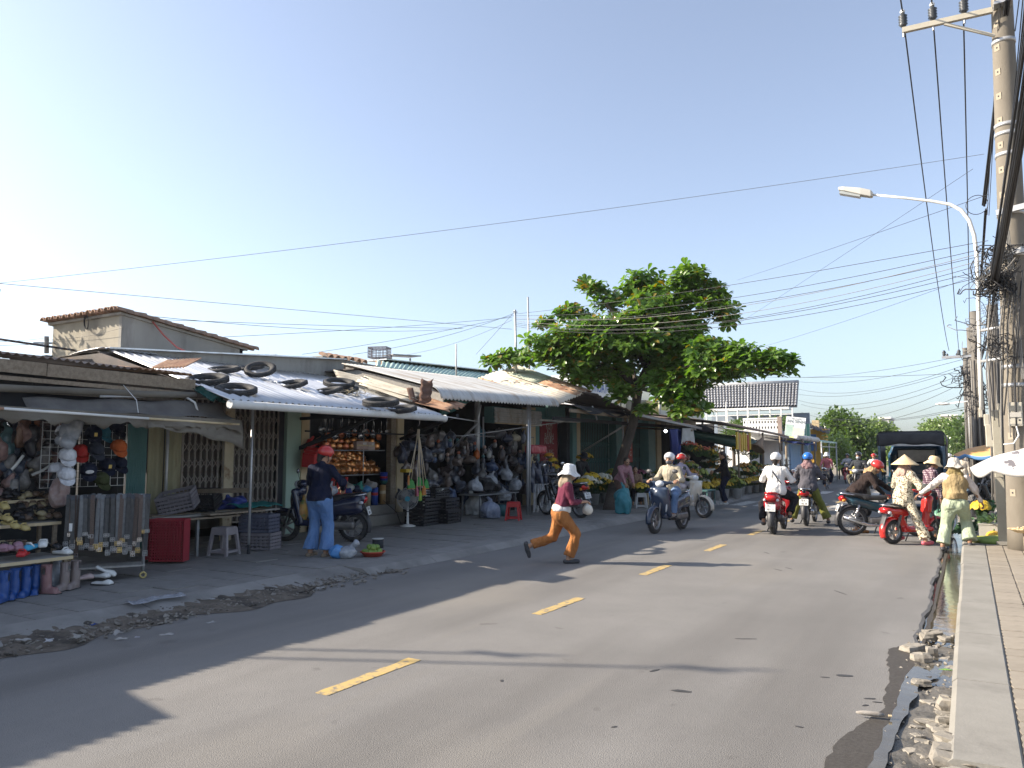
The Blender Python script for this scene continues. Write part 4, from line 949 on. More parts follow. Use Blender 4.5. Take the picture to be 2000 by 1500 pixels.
# garden wall with pierced blocks
tW = thing('garden_wall', 'pale wall topped by pierced breeze blocks in front of the grey tiled house', 'wall', (-9.6,44,0))
a, b = AY(1420, 850, 44), AY(1528, 850, 44)
mb = MB(); mb.box(((a[0] + b[0]) / 2,44,1.45), (b[0] - a[0],.16,2.9)); mb.build('wall', MATS['white_wash'], tW, 1)
bx0, n = AY(1452, 830, 44)[0], 13; w = (b[0] - bx0) / n
blk = MB()
for s in (-1, 1): blk.box((s * w * .36,0,0), (w * .27,.12,.30)); blk.box((0,0,s * .108), (w * .46,.12,.085))
bme = blk.mesh('breeze_block'); bme.materials.append(M_wh)
for i in range(n):
 for j in range(2):
  o = link_mesh('breeze_block', bme, None, tW); o.location = (bx0 + w * (i + .5) - (-9.6), 0, 3.06 + j * .305)
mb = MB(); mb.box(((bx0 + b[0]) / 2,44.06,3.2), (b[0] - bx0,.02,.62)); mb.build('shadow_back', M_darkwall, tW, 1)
mb = MB(); mb.box(((bx0 + b[0]) / 2,44,3.56), (b[0] - bx0,.2,.08)); mb.build('coping', M_wh, tW, 1)
mb = MB(); mb.box((b[0] - .1,43.9,2.7), (.22,.1,1.9)); mb.build('brown_post', M_browned, tW, 1)
# AN SINH sign
tS = thing('shop_sign', 'leaning white and green AN SINH sign board with a meadow picture', 'sign', (-8.3,43,2.9), rz=R(4), ry=R(7))
p0, p1 = AY(1533, 815, 43), AY(1572, 868, 43); w, h = p1[0] - p0[0] + .02, p0[2] - p1[2]
ctr = ((p0[0] + p1[0]) / 2, 43, (p0[2] + p1[2]) / 2); tS.location = ctr
MB().box((0,.03,0), (w,.05,h)).build('board', mat('sign_white',(.74,.76,.76),.5), tS)
def sgn(x0, z0, x1, z1, m, name, y=-.002): mb = MB(); mb.box(((x0 + x1) / 2 * w,y,(z0 + z1) / 2 * h), ((x1 - x0) * w,.012,(z1 - z0) * h)); mb.build(name, m, tS)
sgn(-.48, -.48, .46, -.22, mat('print_meadow',(.50,.58,.14),.5,c2=(.62,.66,.3),sc=4), 'print_meadow')
sgn(-.48, -.219, -.1, .22, mat('print_green',(.34,.47,.40),.5,c2=(.48,.58,.52),sc=3), 'print_trees')
sgn(-.099, -.219, .46, .12, mat('print_pale',(.62,.70,.45),.5,c2=(.72,.76,.6),sc=3), 'print_sky')
text('AN SINH', w * .235, mat('sign_ink',(.10,.14,.15),.5), tS, (.01,-.012,h * .335), (R(90),0,0))
text('NHÀ THUỐC', w * .09, MATS['sign_ink'], tS, (.02,-.012,h * .435), (R(90),0,0))
for s in (-1, 1): MB().bar((s * w * .4,.08,-h * .9), (s * w * .4,.08,h * .45), .05, .05).build('post', M_galv, tS)
# green glazed booth and yellow house
tQ = thing('glazed_booth', 'green glazed booth between the leaning sign and the yellow house', 'booth', (-8.2,50,0))
p0, p1 = AY(1568, 828, 50), AY(1582, 868, 50)
mb = MB(); mb.box(((p0[0] + p1[0]) / 2,50,(p0[2] + p1[2]) / 2), (p1[0] - p0[0],.06,p0[2] - p1[2])); mb.build('glass', mat('green_glass',(.12,.32,.26),.15,c2=(.2,.42,.36),sc=2), tQ, 1)
for u in (1568, 1575, 1582): p = AY(u, 848, 49.95); MB().bar((p[0],49.94,0), (p[0],49.94,p0[2]), .05, .05).build('frame', M_greenroof, tQ, 1)
tYH = thing('yellow_house', 'small yellow house with dark sloping roof beyond the stalls', 'house', (-7.7,54,0))
p0, p1 = AY(1582, 838, 54), AY(1612, 838, 54)
mb = MB(); mb.box(((p0[0] + p1[0]) / 2,54.5,p0[2] / 2), (p1[0] - p0[0],1,p0[2])); mb.build('wall', mat('yellow_paint',(.55,.31,.05),.8,c2=(.6,.36,.08),sc=1.5), tYH, 1)
mb = MB(); mb.box((p0[0] + .2,53.97,p0[2] - .9), (.35,.06,1.1)); mb.build('window', MATS['blue_glass'], tYH, 1)
roof_sheets(tYH, AY(1566,822,55.5), AY(1622,838,55.5), AY(1620,848,53), AY(1566,832,53), M_darksheet, 3, pitch=.25, amp=.03)
for u, h in ((1590,24), (1597,30)): p = AY(u, 836, 55); MB().box((p[0],55,p[2] + .15), (.22,.3,.75)).build('chimney', M_cream, tYH, 1)
# far blocks over the trees
for nm, u0, u1, v0, y, lb in (('apartment_block',1718,1738,818,150,'distant grey block rising over the pale green tree left of the truck'), ('apartment_block',1838,1868,813,170,'distant cream block rising over the trees right of the truck')):
 a, b = AY(u0, v0, y), AY(u1, v0, y); t = thing(nm, lb, 'building', ((a[0] + b[0]) / 2,y,0))
 MB().box(((a[0] + b[0]) / 2,y + 4,a[2] / 2), (b[0] - a[0],8,a[2])).build('wall', mat('far_wall_%d' % u0,(.42,.43,.44) if u0 < 1800 else (.50,.46,.38),.9), t, 1)
 for i in range(3):
  for j in range(2): MB().box((a[0] + (b[0] - a[0]) * (i + .5) / 3,y - .02,a[2] - 1.4 - j * 3), ((b[0] - a[0]) * .18,.1,1.2)).build('window', M_darkwall, t, 1)
 MB().box(((a[0] + b[0]) / 2,y + 4,a[2] + .15), (b[0] - a[0] + .4,8.4,.3)).build('parapet', M_wh, t, 1)
# roadside houses far right, behind the poles
tR = thing('roadside_house', 'low brownish house front behind the poles on the right pavement', 'house', (4.2,30,0))
MB().box((4.6,33,1.7), (.2,16,3.4)).build('wall', mat('brown_wash',(.34,.28,.24),.9,c2=(.4,.34,.3),sc=1), tR, 1)
roof_sheets(tR, (6.5,25,4.2), (6.5,41,4.2), (3.6,41,3.3), (3.6,25,3.3), M_browned, 8, pitch=.2, amp=.02)
for y in (28, 32, 36): MB().box((4.49,y,1.3), (.06,1.2,1.8)).build('shutter', M_steel, tR, 1)
tR = thing('roadside_house', 'dark fronted house beyond the orange parasol on the right', 'house', (2.4,62,0))
MB().box((3.0,62,1.8), (.2,18,3.6)).build('wall', MATS['brown_wash'], tR, 1); MB().box((2.0,70.9,1.5), (2.2,.1,3.0)).build('gate', M_darkwall, tR, 1)
roof_sheets(tR, (5,53,4.4), (5,71,4.4), (1.9,71,3.5), (1.9,53,3.5), M_greysheet, 6, pitch=.25, amp=.02)
# ================================================================== TREES
def leaf_mat(name, c, c2, tr=.35):
 M = bpy.data.materials.new(name); M.use_nodes = True; nt = M.node_tree; N = nt.nodes; L = nt.links; P = N['Principled BSDF']
 P.inputs['Roughness'].default_value = .3; P.inputs['Specular IOR Level'].default_value = .65
 gi = N.new('ShaderNodeNewGeometry'); tc = N.new('ShaderNodeTexCoord'); no = N.new('ShaderNodeTexNoise'); no.inputs['Scale'].default_value = 2.4; no.inputs['Detail'].default_value = 3
 oi = N.new('ShaderNodeObjectInfo')
 L.new(gi.outputs['Position'], no.inputs['Vector'])
 mx = N.new('ShaderNodeMix'); mx.data_type = 'RGBA'; mx.inputs[6].default_value = (*c, 1); mx.inputs[7].default_value = (*c2, 1)
 ra = N.new('ShaderNodeMapRange'); ra.inputs[1].default_value = .35; ra.inputs[2].default_value = .65; L.new(no.outputs['Fac'], ra.inputs[0]); L.new(ra.outputs[0], mx.inputs[0])
 L.new(mx.outputs[2], P.inputs['Base Color'])
 t = N.new('ShaderNodeBsdfTranslucent'); hs = N.new('ShaderNodeHueSaturation'); hs.inputs['Saturation'].default_value = 1.15; hs.inputs['Value'].default_value = 1.5
 L.new(mx.outputs[2], hs.inputs['Color']); L.new(hs.outputs[0], t.inputs['Color'])
 ms = N.new('ShaderNodeMixShader'); ms.inputs[0].default_value = tr
 L.new(P.outputs[0], ms.inputs[1]); L.new(t.outputs[0], ms.inputs[2]); L.new(ms.outputs[0], N['Material Output'].inputs[0])
 return M
M_leafA = leaf_mat('almond_leaf', (.08,.165,.028), (.145,.235,.045), .42)
M_leafO = leaf_mat('ageing_leaf', (.22,.20,.03), (.28,.15,.03), .35)
M_leafB = leaf_mat('broad_leaf', (.06,.11,.025), (.11,.17,.04))
M_leafC = leaf_mat('feathery_leaf', (.13,.20,.05), (.19,.26,.08))
M_bark = mat('bark', (.055,.043,.035), .95, c2=(.09,.072,.058), sc=9, det=8, bump=.012, bsc=18, stretch=(1,1,.25), c3=(.06,.05,.04), sc3=3)

def leaf_rings():
 """obovate leaf along +x, folded along its midrib: (x, halfwidth, drop)"""
 return [(0,.012,0), (.3,.13,.03), (.62,.24,.045), (.86,.20,.02), (1.,.0,-.03)]
def leaf_mesh(name, m):
 r = leaf_rings(); mb = MB(); vs = []; fs = []
 for x, w, z in r: vs += [(x,-w,z + w * .28), (x,0,z), (x,w,z + w * .28)]
 for i in range(len(r) - 1):
  a = i * 3; fs += [(a,a + 3,a + 4,a + 1), (a + 1,a + 4,a + 5,a + 2)]
 mb.add(vs, fs, False); me = mb.mesh(name); me.materials.append(m); return me
_lf = leaf_rings()
def leaf_arr():
 vs = []
 for x, w, z in _lf: vs += [(x,-w,z + w * .28), (x,0,z), (x,w,z + w * .28)]
 fs = []
 for i in range(len(_lf) - 1):
  a = i * 3; fs += [(a,a + 3,a + 4,a + 1), (a + 1,a + 4,a + 5,a + 2)]
 return np.array(vs), np.array(fs)

tree = thing('almond_tree', 'leaning street almond tree with tiers of big glossy leaves over the flower shops', 'tree', G(1193,996,.1))
to = np.array(_origin(tree))
def P_(u, v, off=0.):   # a point of the crown: on the tree's own vertical plane facing the street, moved off metres nearer
 return V3(AY(u,v,21.2 - off))
trunk = [to + (0,0,-.05), P_(1200,945), P_(1220,880), P_(1237,825), P_(1243,785), P_(1246,755)]
MB().tube(trunk, [.24,.17,.145,.135,.13,.15], 14).build('trunk', M_bark, tree, 1)
fk = P_(1246, 757)
for pts, r in (([fk,P_(1275,735,.3),P_(1320,722,.8),P_(1400,700,1.2),P_(1500,705,1.4)],(.12,.10,.08,.05,.02)),
      ([fk,P_(1215,730,.4),P_(1150,705,1.0),P_(1060,690,1.3),P_(985,705,1.5)],(.11,.09,.07,.045,.02)),
      ([fk,P_(1262,720),P_(1275,660,-.2),P_(1290,600,.1),P_(1320,545,0)],(.13,.11,.09,.06,.02)),
      ([P_(1262,720),P_(1230,660,.8),P_(1190,600,1.0),P_(1160,560,.8)],(.08,.065,.045,.02)),
      ([P_(1270,680),P_(1330,640,-.8),P_(1390,605,-.5),P_(1430,600,0)],(.07,.055,.04,.02)),
      ([fk,P_(1290,770,.6),P_(1320,785,1.)],(.06,.04,.02)),
      ([fk,P_(1235,720,-1.),P_(1180,680,-2),P_(1120,650,-2)],(.08,.06,.04,.02)),
      ([P_(1262,715),P_(1330,690,-1.5),P_(1420,690,-2)],(.07,.05,.02))):
 MB().tube(pts, list(r), 8).build('limb', M_bark, tree, 1)
MB().bar(P_(1241,762,.18), P_(1242,778,.18), .12, .03).build('pruned_scar', mat('cut_wood',(.45,.34,.18),.8,c2=(.5,.4,.24),sc=9), tree, 1)
# tiers: pixel centre, half width, half height of each clump, nearness
TIERS = [(1230,668,75,36,1.2,70), (1300,655,60,36,.9,60), (1175,672,60,28,1.4,50), (1340,655,40,34,.6,40), (1270,610,60,36,.9,55), (1255,560,46,34,0,60), (1345,545,42,28,0,55), (1300,590,60,35,.3,70), (1165,565,26,16,.8,20), (1190,590,30,16,.8,24), (1140,555,12,12,.8,10), (1215,640,80,30,1.0,90), (1320,640,60,40,.2,90),
   (1400,605,42,22,0,40), (1380,575,40,25,-.2,40), (1120,615,36,16,1,26), (1150,650,75,26,1.2,80), (1065,632,18,12,1,12), (1085,672,70,24,1.4,80), (1010,700,46,16,1.5,40), (962,706,18,8,1.5,10), (1120,700,80,26,1.3,95),
   (1200,690,70,40,.6,110), (1280,690,60,45,-.4,110), (1150,735,60,22,1.0,60), (1215,770,26,20,.9,22), (1210,735,40,22,-.8,46), (1320,720,55,26,.4,60), (1385,690,46,28,1.2,75), (1400,725,50,24,1.1,60), (1460,700,48,26,1.3,62),
   (1510,712,34,22,1.4,40), (1545,704,12,8,1.4,8), (1335,765,40,20,1.0,34), (1330,800,26,18,1.0,20), (1295,745,44,22,.6,50), (1312,775,36,22,.8,40), (1350,740,44,20,.9,44), (1345,785,26,18,1.,22), (1258,800,16,12,.8,8), (1375,800,12,10,1.0,6), (1240,640,60,40,-1.6,70), (1340,680,70,40,-2.,80), (1130,680,80,28,-2.,70), (1440,720,60,20,-1.6,34), (1290,620,70,45,-1.4,70), (1420,630,25,12,0,10)]
LV, LF = leaf_arr(); rt = np.random.RandomState(5)
leaves = []                                       # (position, rotation, length)
px_m = 66.
for (u, v, ru, rv, off, n) in TIERS:
 c = P_(u, v, off); n = int(n * 1.35)
 for _ in range(n):
  d = rt.randn(3); d /= np.linalg.norm(d); rr = rt.rand() ** .45
  q = c + _Rv * d[0] * ru / px_m * rr + _Dv * d[1] * (ru * .5 + rv * .5) / px_m * rr * .9 + np.array([0,0,1.]) * d[2] * rv / px_m * rr
  up = unit(np.array([d[0] * .5,d[1] * .5,0]) @ np.array([_Rv,_Dv,[0,0,1]]) + np.array([0,0,.9]) + rt.randn(3) * .28)
  x, y, z = basis(up); k = rt.randint(6, 10); a0 = rt.rand() * 6.28
  for i in range(k):
   a = a0 + 6.283 * i / k + rt.uniform(-.25, .25); el = rt.uniform(-.35, .55)
   fx = (x * math.cos(a) + y * math.sin(a)) * math.cos(el) + z * math.sin(el); fy = unit(np.cross(z,fx)); fz = np.cross(fx, fy)
   leaves.append((q + fx * .02,np.stack([fx,fy,fz],1),rt.uniform(.16,.30)))
depth = np.array([l[0] @ _Dv for l in leaves]); mid = np.argsort(depth)[:300]; midset = set(mid.tolist())
lme = leaf_mesh('leaf', M_leafA); ome = leaf_mesh('leaf', M_leafO)
for i in mid:
 p, rot, s = leaves[i]; o = link_mesh('leaf', ome if rt.rand() < .03 else lme, None, tree)
 o.matrix_local = Matrix.Translation(Vector(p - to)) @ Matrix(rot.tolist()).to_4x4() @ Matrix.Scale(s, 4)
for mi, m in ((0,M_leafA), (1,M_leafO)):
 vs = []; fs = []; nn = 0
 for i, (p, rot, s) in enumerate(leaves):
  if i in midset or ((i * 7919) % 97 < 6) != (mi == 1): continue
  vs.append((LV * s) @ rot.T + p - to); fs.append(LF + nn); nn += len(LV)
 vs = np.vstack(vs); fs = np.vstack(fs); me = bpy.data.meshes.new('foliage'); me.from_pydata(vs.tolist(), [], fs.tolist()); me.materials.append(m); me.update()
 tag(link_mesh('foliage',me,None,tree), kind='stuff')

def crown_tree(name, label, base, blobs, m, trunk_h, leaf=.3, n=1500, group=None, seed=1, r0=.18, droop=.3):
 t = thing(name, label, 'tree', base, group=group); b = V3(base); rt = np.random.RandomState(seed)
 top = b + (0, 0, trunk_h); MB().tube([b + (0,0,-.2),b + (.05,0,trunk_h * .5),top], [r0,r0 * .8,r0 * .6], 9).build('trunk', M_bark, t, 1)
 for c, rad, w in blobs: MB().tube([top - (0,0,.2),(top + V3(c)) / 2 + (0,0,.1),V3(c)], [r0 * .5,r0 * .35,.03], 6).build('limb', M_bark, t, 1)
 tot = sum(w for _, _, w in blobs); V_ = []; F_ = []; k = 0
 for c, rad, w in blobs:
  for _ in range(int(n * w / tot)):
   d = rt.randn(3); d /= np.linalg.norm(d); q = V3(c) + d * V3(rad) * (.55 + .45 * rt.rand() ** .6) * (1 + .18 * math.sin(d[0] * 9 + d[2] * 7 + seed))
   for _j in range(3):
    f = unit(d + rt.randn(3) * .8 - (0,0,droop)); x, y, z = basis(f); a = rt.rand() * 6.28; x2 = x * math.cos(a) + y * math.sin(a); y2 = np.cross(f, x2)
    s = leaf * rt.uniform(.6, 1.3); q2 = q + rt.randn(3) * leaf * .8
    V_ += [q2 - b, q2 + f * s * .5 + x2 * s * .28 - b, q2 + f * s - b - (0,0,s * .1), q2 + f * s * .5 - x2 * s * .28 - b]; F_.append((k,k + 1,k + 2,k + 3)); k += 4
 me = bpy.data.meshes.new('crown'); me.from_pydata([tuple(map(float,v)) for v in V_], [], F_); me.materials.append(m); me.update(); link_mesh('crown', me, None, t)
 return t
crown_tree('street_tree', 'dense dark green tree over the road behind the waiting riders', (-7.4,60,0), [((-8.1,60,3.7),(.95,1.2,.9),3),((-7.1,59.4,3.0),(1.0,1.2,1.0),3),((-6.5,59.6,2.1),(1.0,1.2,.9),3),((-8.2,60,2.2),(.9,1.2,1.1),2),((-7.2,59,1.6),(1.4,1.1,.8),2)], M_leafB, 1.6, .30, 2600, seed=3)
crown_tree('street_tree', 'pale feathery tree between the dark tree and the truck', (-6.6,86,0), [((-8.2,86,4.0),(1.0,1.4,.8),3),((-7.2,86,3.6),(1.0,1.4,.8),3),((-7.4,85,2.4),(1.4,1.4,1.0),3),((-5.6,84,1.3),(1.8,1.5,1.0),3)], M_leafC, 2.4, .34, 2000, seed=5)
crown_tree('street_tree', 'tall pale feathery tree rising beyond the truck', (-2.6,105,0), [((-3.2,105,4.6),(1.6,1.6,.8),3),((-1.2,105,4.4),(1.6,1.6,.9),3),((-2.4,104,3.1),(2.4,1.6,1.3),3),((-5.6,104,1.6),(1.8,1.6,1.2),2)], M_leafC, 3, .40, 2000, seed=6)
crown_tree('street_tree', 'dark leaved tree beyond the truck beside the distant poles', (.2,95,0), [((.2,95,4.3),(2.,2,1.4),3),((1.3,95,3.2),(1.6,2,1.2),2),((-.9,94,2.8),(1.6,2,1.2),2)], M_leafB, 2.4, .36, 1600, seed=7)
crown_tree('garden_shrub', 'clipped leafy shrubs on the balcony terrace of the grey tiled house', (-10.2,45.4,2.3), [((-10.6,45.4,3.30),(1.5,.6,.2),3),((-9.2,45.4,3.32),(.7,.6,.2),2)], M_leafB, .5, .16, 800, seed=8, r0=.05)
crown_tree('street_tree', 'leafy shrub leaning out in front of the yellow house', (-7.0,51.5,0), [((-7.1,51.5,2.0),(.6,.5,.7),2),((-6.6,51.3,1.5),(.5,.5,.6),2)], M_leafC, 1.2, .22, 350, seed=9, r0=.05)
crown_tree('garden_tree', 'treetop showing at the extreme left above the brown shed', (-17.5,7.0,0), [((-17.5,7,4.6),(.9,.9,.5),2)], M_leafB, 4, .16, 300, seed=10, r0=.08)
t = thing('fan_palm', 'spiky fan palm behind the flower shop roof', 'palm', (-11.2,43,2.2))
for k in range(16):
 a = R(15 + 150 * k / 15); mb = MB(); e = np.array([math.cos(a),.3 * math.sin(k * 3.1),math.sin(a)]) * .95; s = np.array([-math.sin(a),0,math.cos(a)]) * .06
 mb.add([(0,0,.4),tuple(e * .5 + s + (0,0,.4)),tuple(e + (0,0,.3)),tuple(e * .5 - s + (0,0,.4))], [(0,1,2,3)]); mb.build('frond', M_leafB, t, thick=.01)
MB().tube([(0,0,-2),(0,0,.45)], .09, 8).build('trunk', M_bark, t)

# ================================================================== POLES, LAMPS, WIRES
M_pole = mat('spun_concrete', (.152,.134,.108), .88, c2=(.195,.174,.142), sc=3, det=8, bump=.002, bsc=50, c3=(.115,.098,.074), sc3=1.5, t3=(.55,.72), stretch=(1,1,.4))
M_cable = mat('black_cable', (.018,.018,.02), .55)
M_cablew = mat('grey_cable', (.19,.18,.165), .6)
M_box = mat('meter_box_paint', (.40,.37,.30), .5, c2=(.46,.43,.355), sc=3, c3=(.45,.40,.32), sc3=2, t3=(.6,.75))
PX, PY = .70, 14.85
pole = thing('utility_pole', 'thick tapering concrete power pole on the right pavement, wrapped in cables', 'utility pole', (PX,PY,.08))
ptop = V3((.83,PY,9.6)); axis = lambda z: V3((PX + (ptop[0] - PX) * z / 9.6,PY,z))
prad = lambda z: .245 - .0095 * z
mb = MB(); mb.tube([axis(z) for z in np.linspace(.06,9.6,24)], [prad(z) for z in np.linspace(.06,9.6,24)], 26); mb.build('shaft', M_pole, pole, 1)
side = unit(V3((-.62,-.78,0)))
for z in list(np.arange(4.6,9.4,.42)) + [1.0, 1.9]:
 c = axis(z) + side * (prad(z) - .002)
 MB().bar(c - side * .002, c + side * .004, .09, .11).build('step_recess', mat('recess_shade',(.30,.26,.20),.9), pole, 1)
 MB().cyl(c, c + side * .008, .014, n=8).build('bolt_hole', M_dark, pole, 1)
for z in (2.72, 3.02, 4.85, 5.55, 6.55, 6.9, 7.05, 8.5): mb = MB(); mb.tube([axis(z - .03),axis(z + .03)], prad(z) + .012, 26); mb.build('steel_band', M_galv, pole, 1)
for z in (4.85, 5.55): MB().bar(axis(z) + side * .26 + V3((-.05,0,0)), axis(z) + side * .26 + V3((.5,-.1,.05)), .07, .09).build('cable_bracket', M_galv, pole, 1)
# cross arm with three insulators
arm = thing('cross_arm', 'cream steel cross arm with three dark insulators at the top of the near power pole', 'cross arm', (0,PY,9.1))
pa, pb = V3(AY(1938,20,PY - .2)), V3(AY(1762,60,PY - .2))
MB().bar(pa, pb, .075, .09).build('arm', M_box, arm, 1)
MB().bar(pa + (pb - pa) * .52 + (0,0,-.05), V3(AY(1943,70,PY - .2)), .05, .04).build('stay', M_box, arm, 1)
INS = []
for s in (.02, .41, .985):
 b = pa + (pb - pa) * (1 - s if False else [.30,.645,.985][[.02,.41,.985].index(s)]); it = b + (0, 0, .05)
 mb = MB(); prof = [(.02,0), (.04,.02)]
 for k in range(4): prof += [(.075,.06 + .05 * k), (.045,.075 + .05 * k)]
 prof += [(.03,.27), (.0,.28)]
 mb.lathe(prof, it, (0,0,1), 16); io = mb.build('insulator', mat('insulator_glaze',(.05,.055,.06),.3), arm, 1)
 MB().lathe([(.035,.27),(.045,.30),(.02,.34),(0,.345)], it, n=12).build('insulator_cap', M_pvc, io, 1)
 MB().cyl(b - (0,0,.12), it, .018, n=8).build('pin', M_galv, arm, 1); INS.append(it + (0,0,.30))
MB().bar(pa + (.02,.0,.06), pa + (.28,.0,.06), .25, .05).build('clamp', M_galv, arm, 1)

def wire(pts, r, m, label, group, sag=0., n=14, name='overhead_cable'):
 P = [V3(p) for p in pts]; out = []
 for i in range(len(P) - 1):
  for k in range(n if sag else 2):
   t_ = k / (n if sag else 1)
   if not sag and k: continue
   q = P[i] + (P[i + 1] - P[i]) * t_; q = q - (0, 0, sag * 4 * t_ * (1 - t_)); out.append(q)
 out.append(P[-1]); return tag(MB().tube(out,r,5,cap=False).build(name,m), label, 'cable', group)
for k, (q, nm) in enumerate(zip(INS,('rightmost','middle','leftmost'))):
 e = V3((q[0] - .02,47,7.1)); s = V3((q[0],-22,9.6))
 wire([s,q], .014, M_cable, '%s of the three power lines on the cross arm insulators, near span overhead' % nm, 'high voltage lines', .1)
 wire([q,e], .014, M_cable, '%s of the three power lines running from the near cross arm down the road' % nm, 'high voltage lines', .9, 30)

# lamp
lp = thing('street_lamp', 'street lamp on a long curved white arm bracketed to the near power pole', 'street lamp', (.2,15.2,2.4))
LPTS = [(1917,800), (1914,715), (1911,600), (1908,500), (1903,460), (1893,430), (1877,410), (1855,399), (1820,393), (1770,387), (1703,380)]
MB().tube([AY(u,v,15.2) for u,v in LPTS], [.032] * 7 + [.029,.026,.023,.021], 12).build('pole', M_pvc, lp, 1)
h0, h1 = V3(AY(1705,381,15.2)), V3(AY(1638,370,15.2)); hd = unit(h1 - h0); hl = np.linalg.norm(h1 - h0)
mb = MB(); sec = [(0,.05,.05,.03), (.06,.075,.085,.05), (.35,.10,.09,.05), (.85,.105,.06,.03), (1.,.08,.035,.02)]; vs = []
for t_, w, up, dn in sec:
 c = h0 + hd * hl * t_; vs += [c + (0,-w,-dn), c + (0,w,-dn), c + (0,w * .9,up * .5), c + (0,w * .5,up), c + (0,-w * .5,up), c + (0,-w * .9,up * .5)]
fs = [(i * 6 + j,i * 6 + (j + 1) % 6,i * 6 + 6 + (j + 1) % 6,i * 6 + 6 + j) for i in range(4) for j in range(6)] + [(5,4,3,2,1,0), tuple(24 + j for j in range(6))]
mb.add(vs, fs, False); mb.build('lamp_head', mat('lamp_head_paint',(.55,.53,.47),.5), lp, 1, bevel=.01)
mb = MB(); c = h0 + hd * hl * .66 - (0, 0, .065); mb.bar(c - hd * hl * .3, c + hd * hl * .3, .15, .05); mb.build('lens', mat('lamp_lens',(.35,.37,.36),.15,spec=.8), lp, 1)
for v in (646, 706):
 a = V3(AY(1916,v,15.2)); z = a[2]; MB().tube([a,axis(z) - V3((.2,-.05,0))], .025, 8).build('bracket', M_galv, lp, 1)

post = thing('concrete_post', 'slim pale square concrete post standing just in front of the thick power pole', 'post', (.42,15.35,.08))
MB().box((.42,15.35,1.2), (.135,.135,2.3)).build('shaft', mat('pale_concrete',(.30,.28,.225),.85,c2=(.35,.33,.27),sc=2.5,det=7,bump=.002,bsc=50), post, 1, bevel=.012)
MB().box((.42,15.35,.13), (.20,.2,.08)).build('footing', M_conc, post, 1)
for z in (1.30, 1.36, 1.22): MB().tube([(.34,15.2,z),(.42,15.27,z + .012),(.70,14.62,z - .05),(.9,14.7,z - .02)], .006, 5).build('tie_wire', M_dark, post, 1)
# paper notices stuck to the pole
for z in (.84, .62):
 a0 = math.atan2(-.92, .38); mb = MB(); c = axis(z)
 mb.grid(lambda u, v: tuple(c + (prad(z) + .003) * V3((math.cos(a0 + (u - .5) * .6),math.sin(a0 + (u - .5) * .6),0)) + V3((0,0,(v - .5) * .13))), 6, 1); mb.build('paper_notice', mat('paper',(.66,.66,.68),.8,c2=(.40,.43,.62),sc=28,stretch=(1,1,3)), pole, 1)
def metal_box(label, u0, v0, u1, v1, y, d=.16, name='meter_box', face=True, group=None):
 a, b = V3(AY(u0,v0,y)), V3(AY(u1,v1,y)); c = (a + b) / 2; w, h = b[0] - a[0], a[2] - b[2]
 t = thing(name, label, 'meter box', tuple(c), group=group)
 MB().box((0,d / 2,0), (w,d,h)).build('case', M_box, t, bevel=.012)
 if face:
  MB().box((0,-.006,h * .25), (w * .62,.01,h * .22)).build('window', mat('meter_window',(.12,.12,.11),.2), t)
  MB().box((0,-.008,-.02 * h), (w * .8,.012,h * .2)).build('hood', mat('grey_panel',(.40,.38,.34),.6), t)
  MB().cyl((w * .25,-.012,-h * .25), (w * .25,0,-h * .25), .015, n=8).build('latch', M_dark, t)
  MB().box((0,-.004,-h * .3), (w * .85,.008,h * .22)).build('door', M_box, t)
 return t
metal_box('beige meter box with a dark window strapped to the thick power pole', 1968, 786, 1999, 832, 14.5)
metal_box('tall cream cabinet fixed between the lamp pole and the power pole', 1924, 829, 1946, 873, 16.2, face=False)
metal_box('small cream junction box above the tall cabinet', 1921, 809, 1933, 832, 16.6, face=False)
metal_box('narrow cream duct cover right of the tall cabinet', 1947, 788, 1957, 870, 15.9, .08, 'cable_duct', face=False)
metal_box('small pale box on the distant pole left of the tall cabinet', 1911, 796, 1920, 815, 19, face=False)

# wires across the street: (left end on a plane x, right end at the pole)
WG = 'thin service wires crossing the street'
def cross(u0, v0, x0, u1, v1, y1, r, sag, m=None, label='thin dark wire slung across the street to the near power pole'):
 wire([AX(u0,v0,x0),AY(u1,v1,y1)], r * .62, m or M_cable, label, WG, sag, 24)
cross(-30, 556, -14, 1922, 301, PY, .0062, .10, M_cablew, label='topmost long wire rising across the sky from the left edge to the pole')
cross(-30, 551, -16, 1000, 643, 22, .010, .0, M_cablew, label='long wire sloping down across the sky from the left edge to the roof mast')
cross(120, 616, -16, 905, 641, 26, .010, .05, label='wire from the clay tiled hut to the roof mast')
cross(240, 612, -13.5, 905, 641, 26, .009, .22, label='sagging wire from the corner of the hut to the roof mast')
for i, (u, v, sg) in enumerate(((1930,470,.1),(1925,485,.3),(1925,492,.45),(1925,498,.35),(1930,505,.5),(1925,515,.55),(1930,525,.5),(1920,540,.5))):
 cross(1008, 613 + i * 3.5, -11.0, u, v, PY - .2, .0085, sg, M_cablew if i in (2,4) else M_cable, 'wire fanning from the roof mast past the almond tree to the near pole')
cross(-10, 675, -16, 1000, 620, 20, .008, .1)
for q in ((590,-14,616,.08), (690,-14,612,.15), (930,-13,610,0)): cross(q[0], 692, q[1], 1004, q[2], 20, .008, q[3], label='short wire dropping from the roof mast down to the roofs on its left')
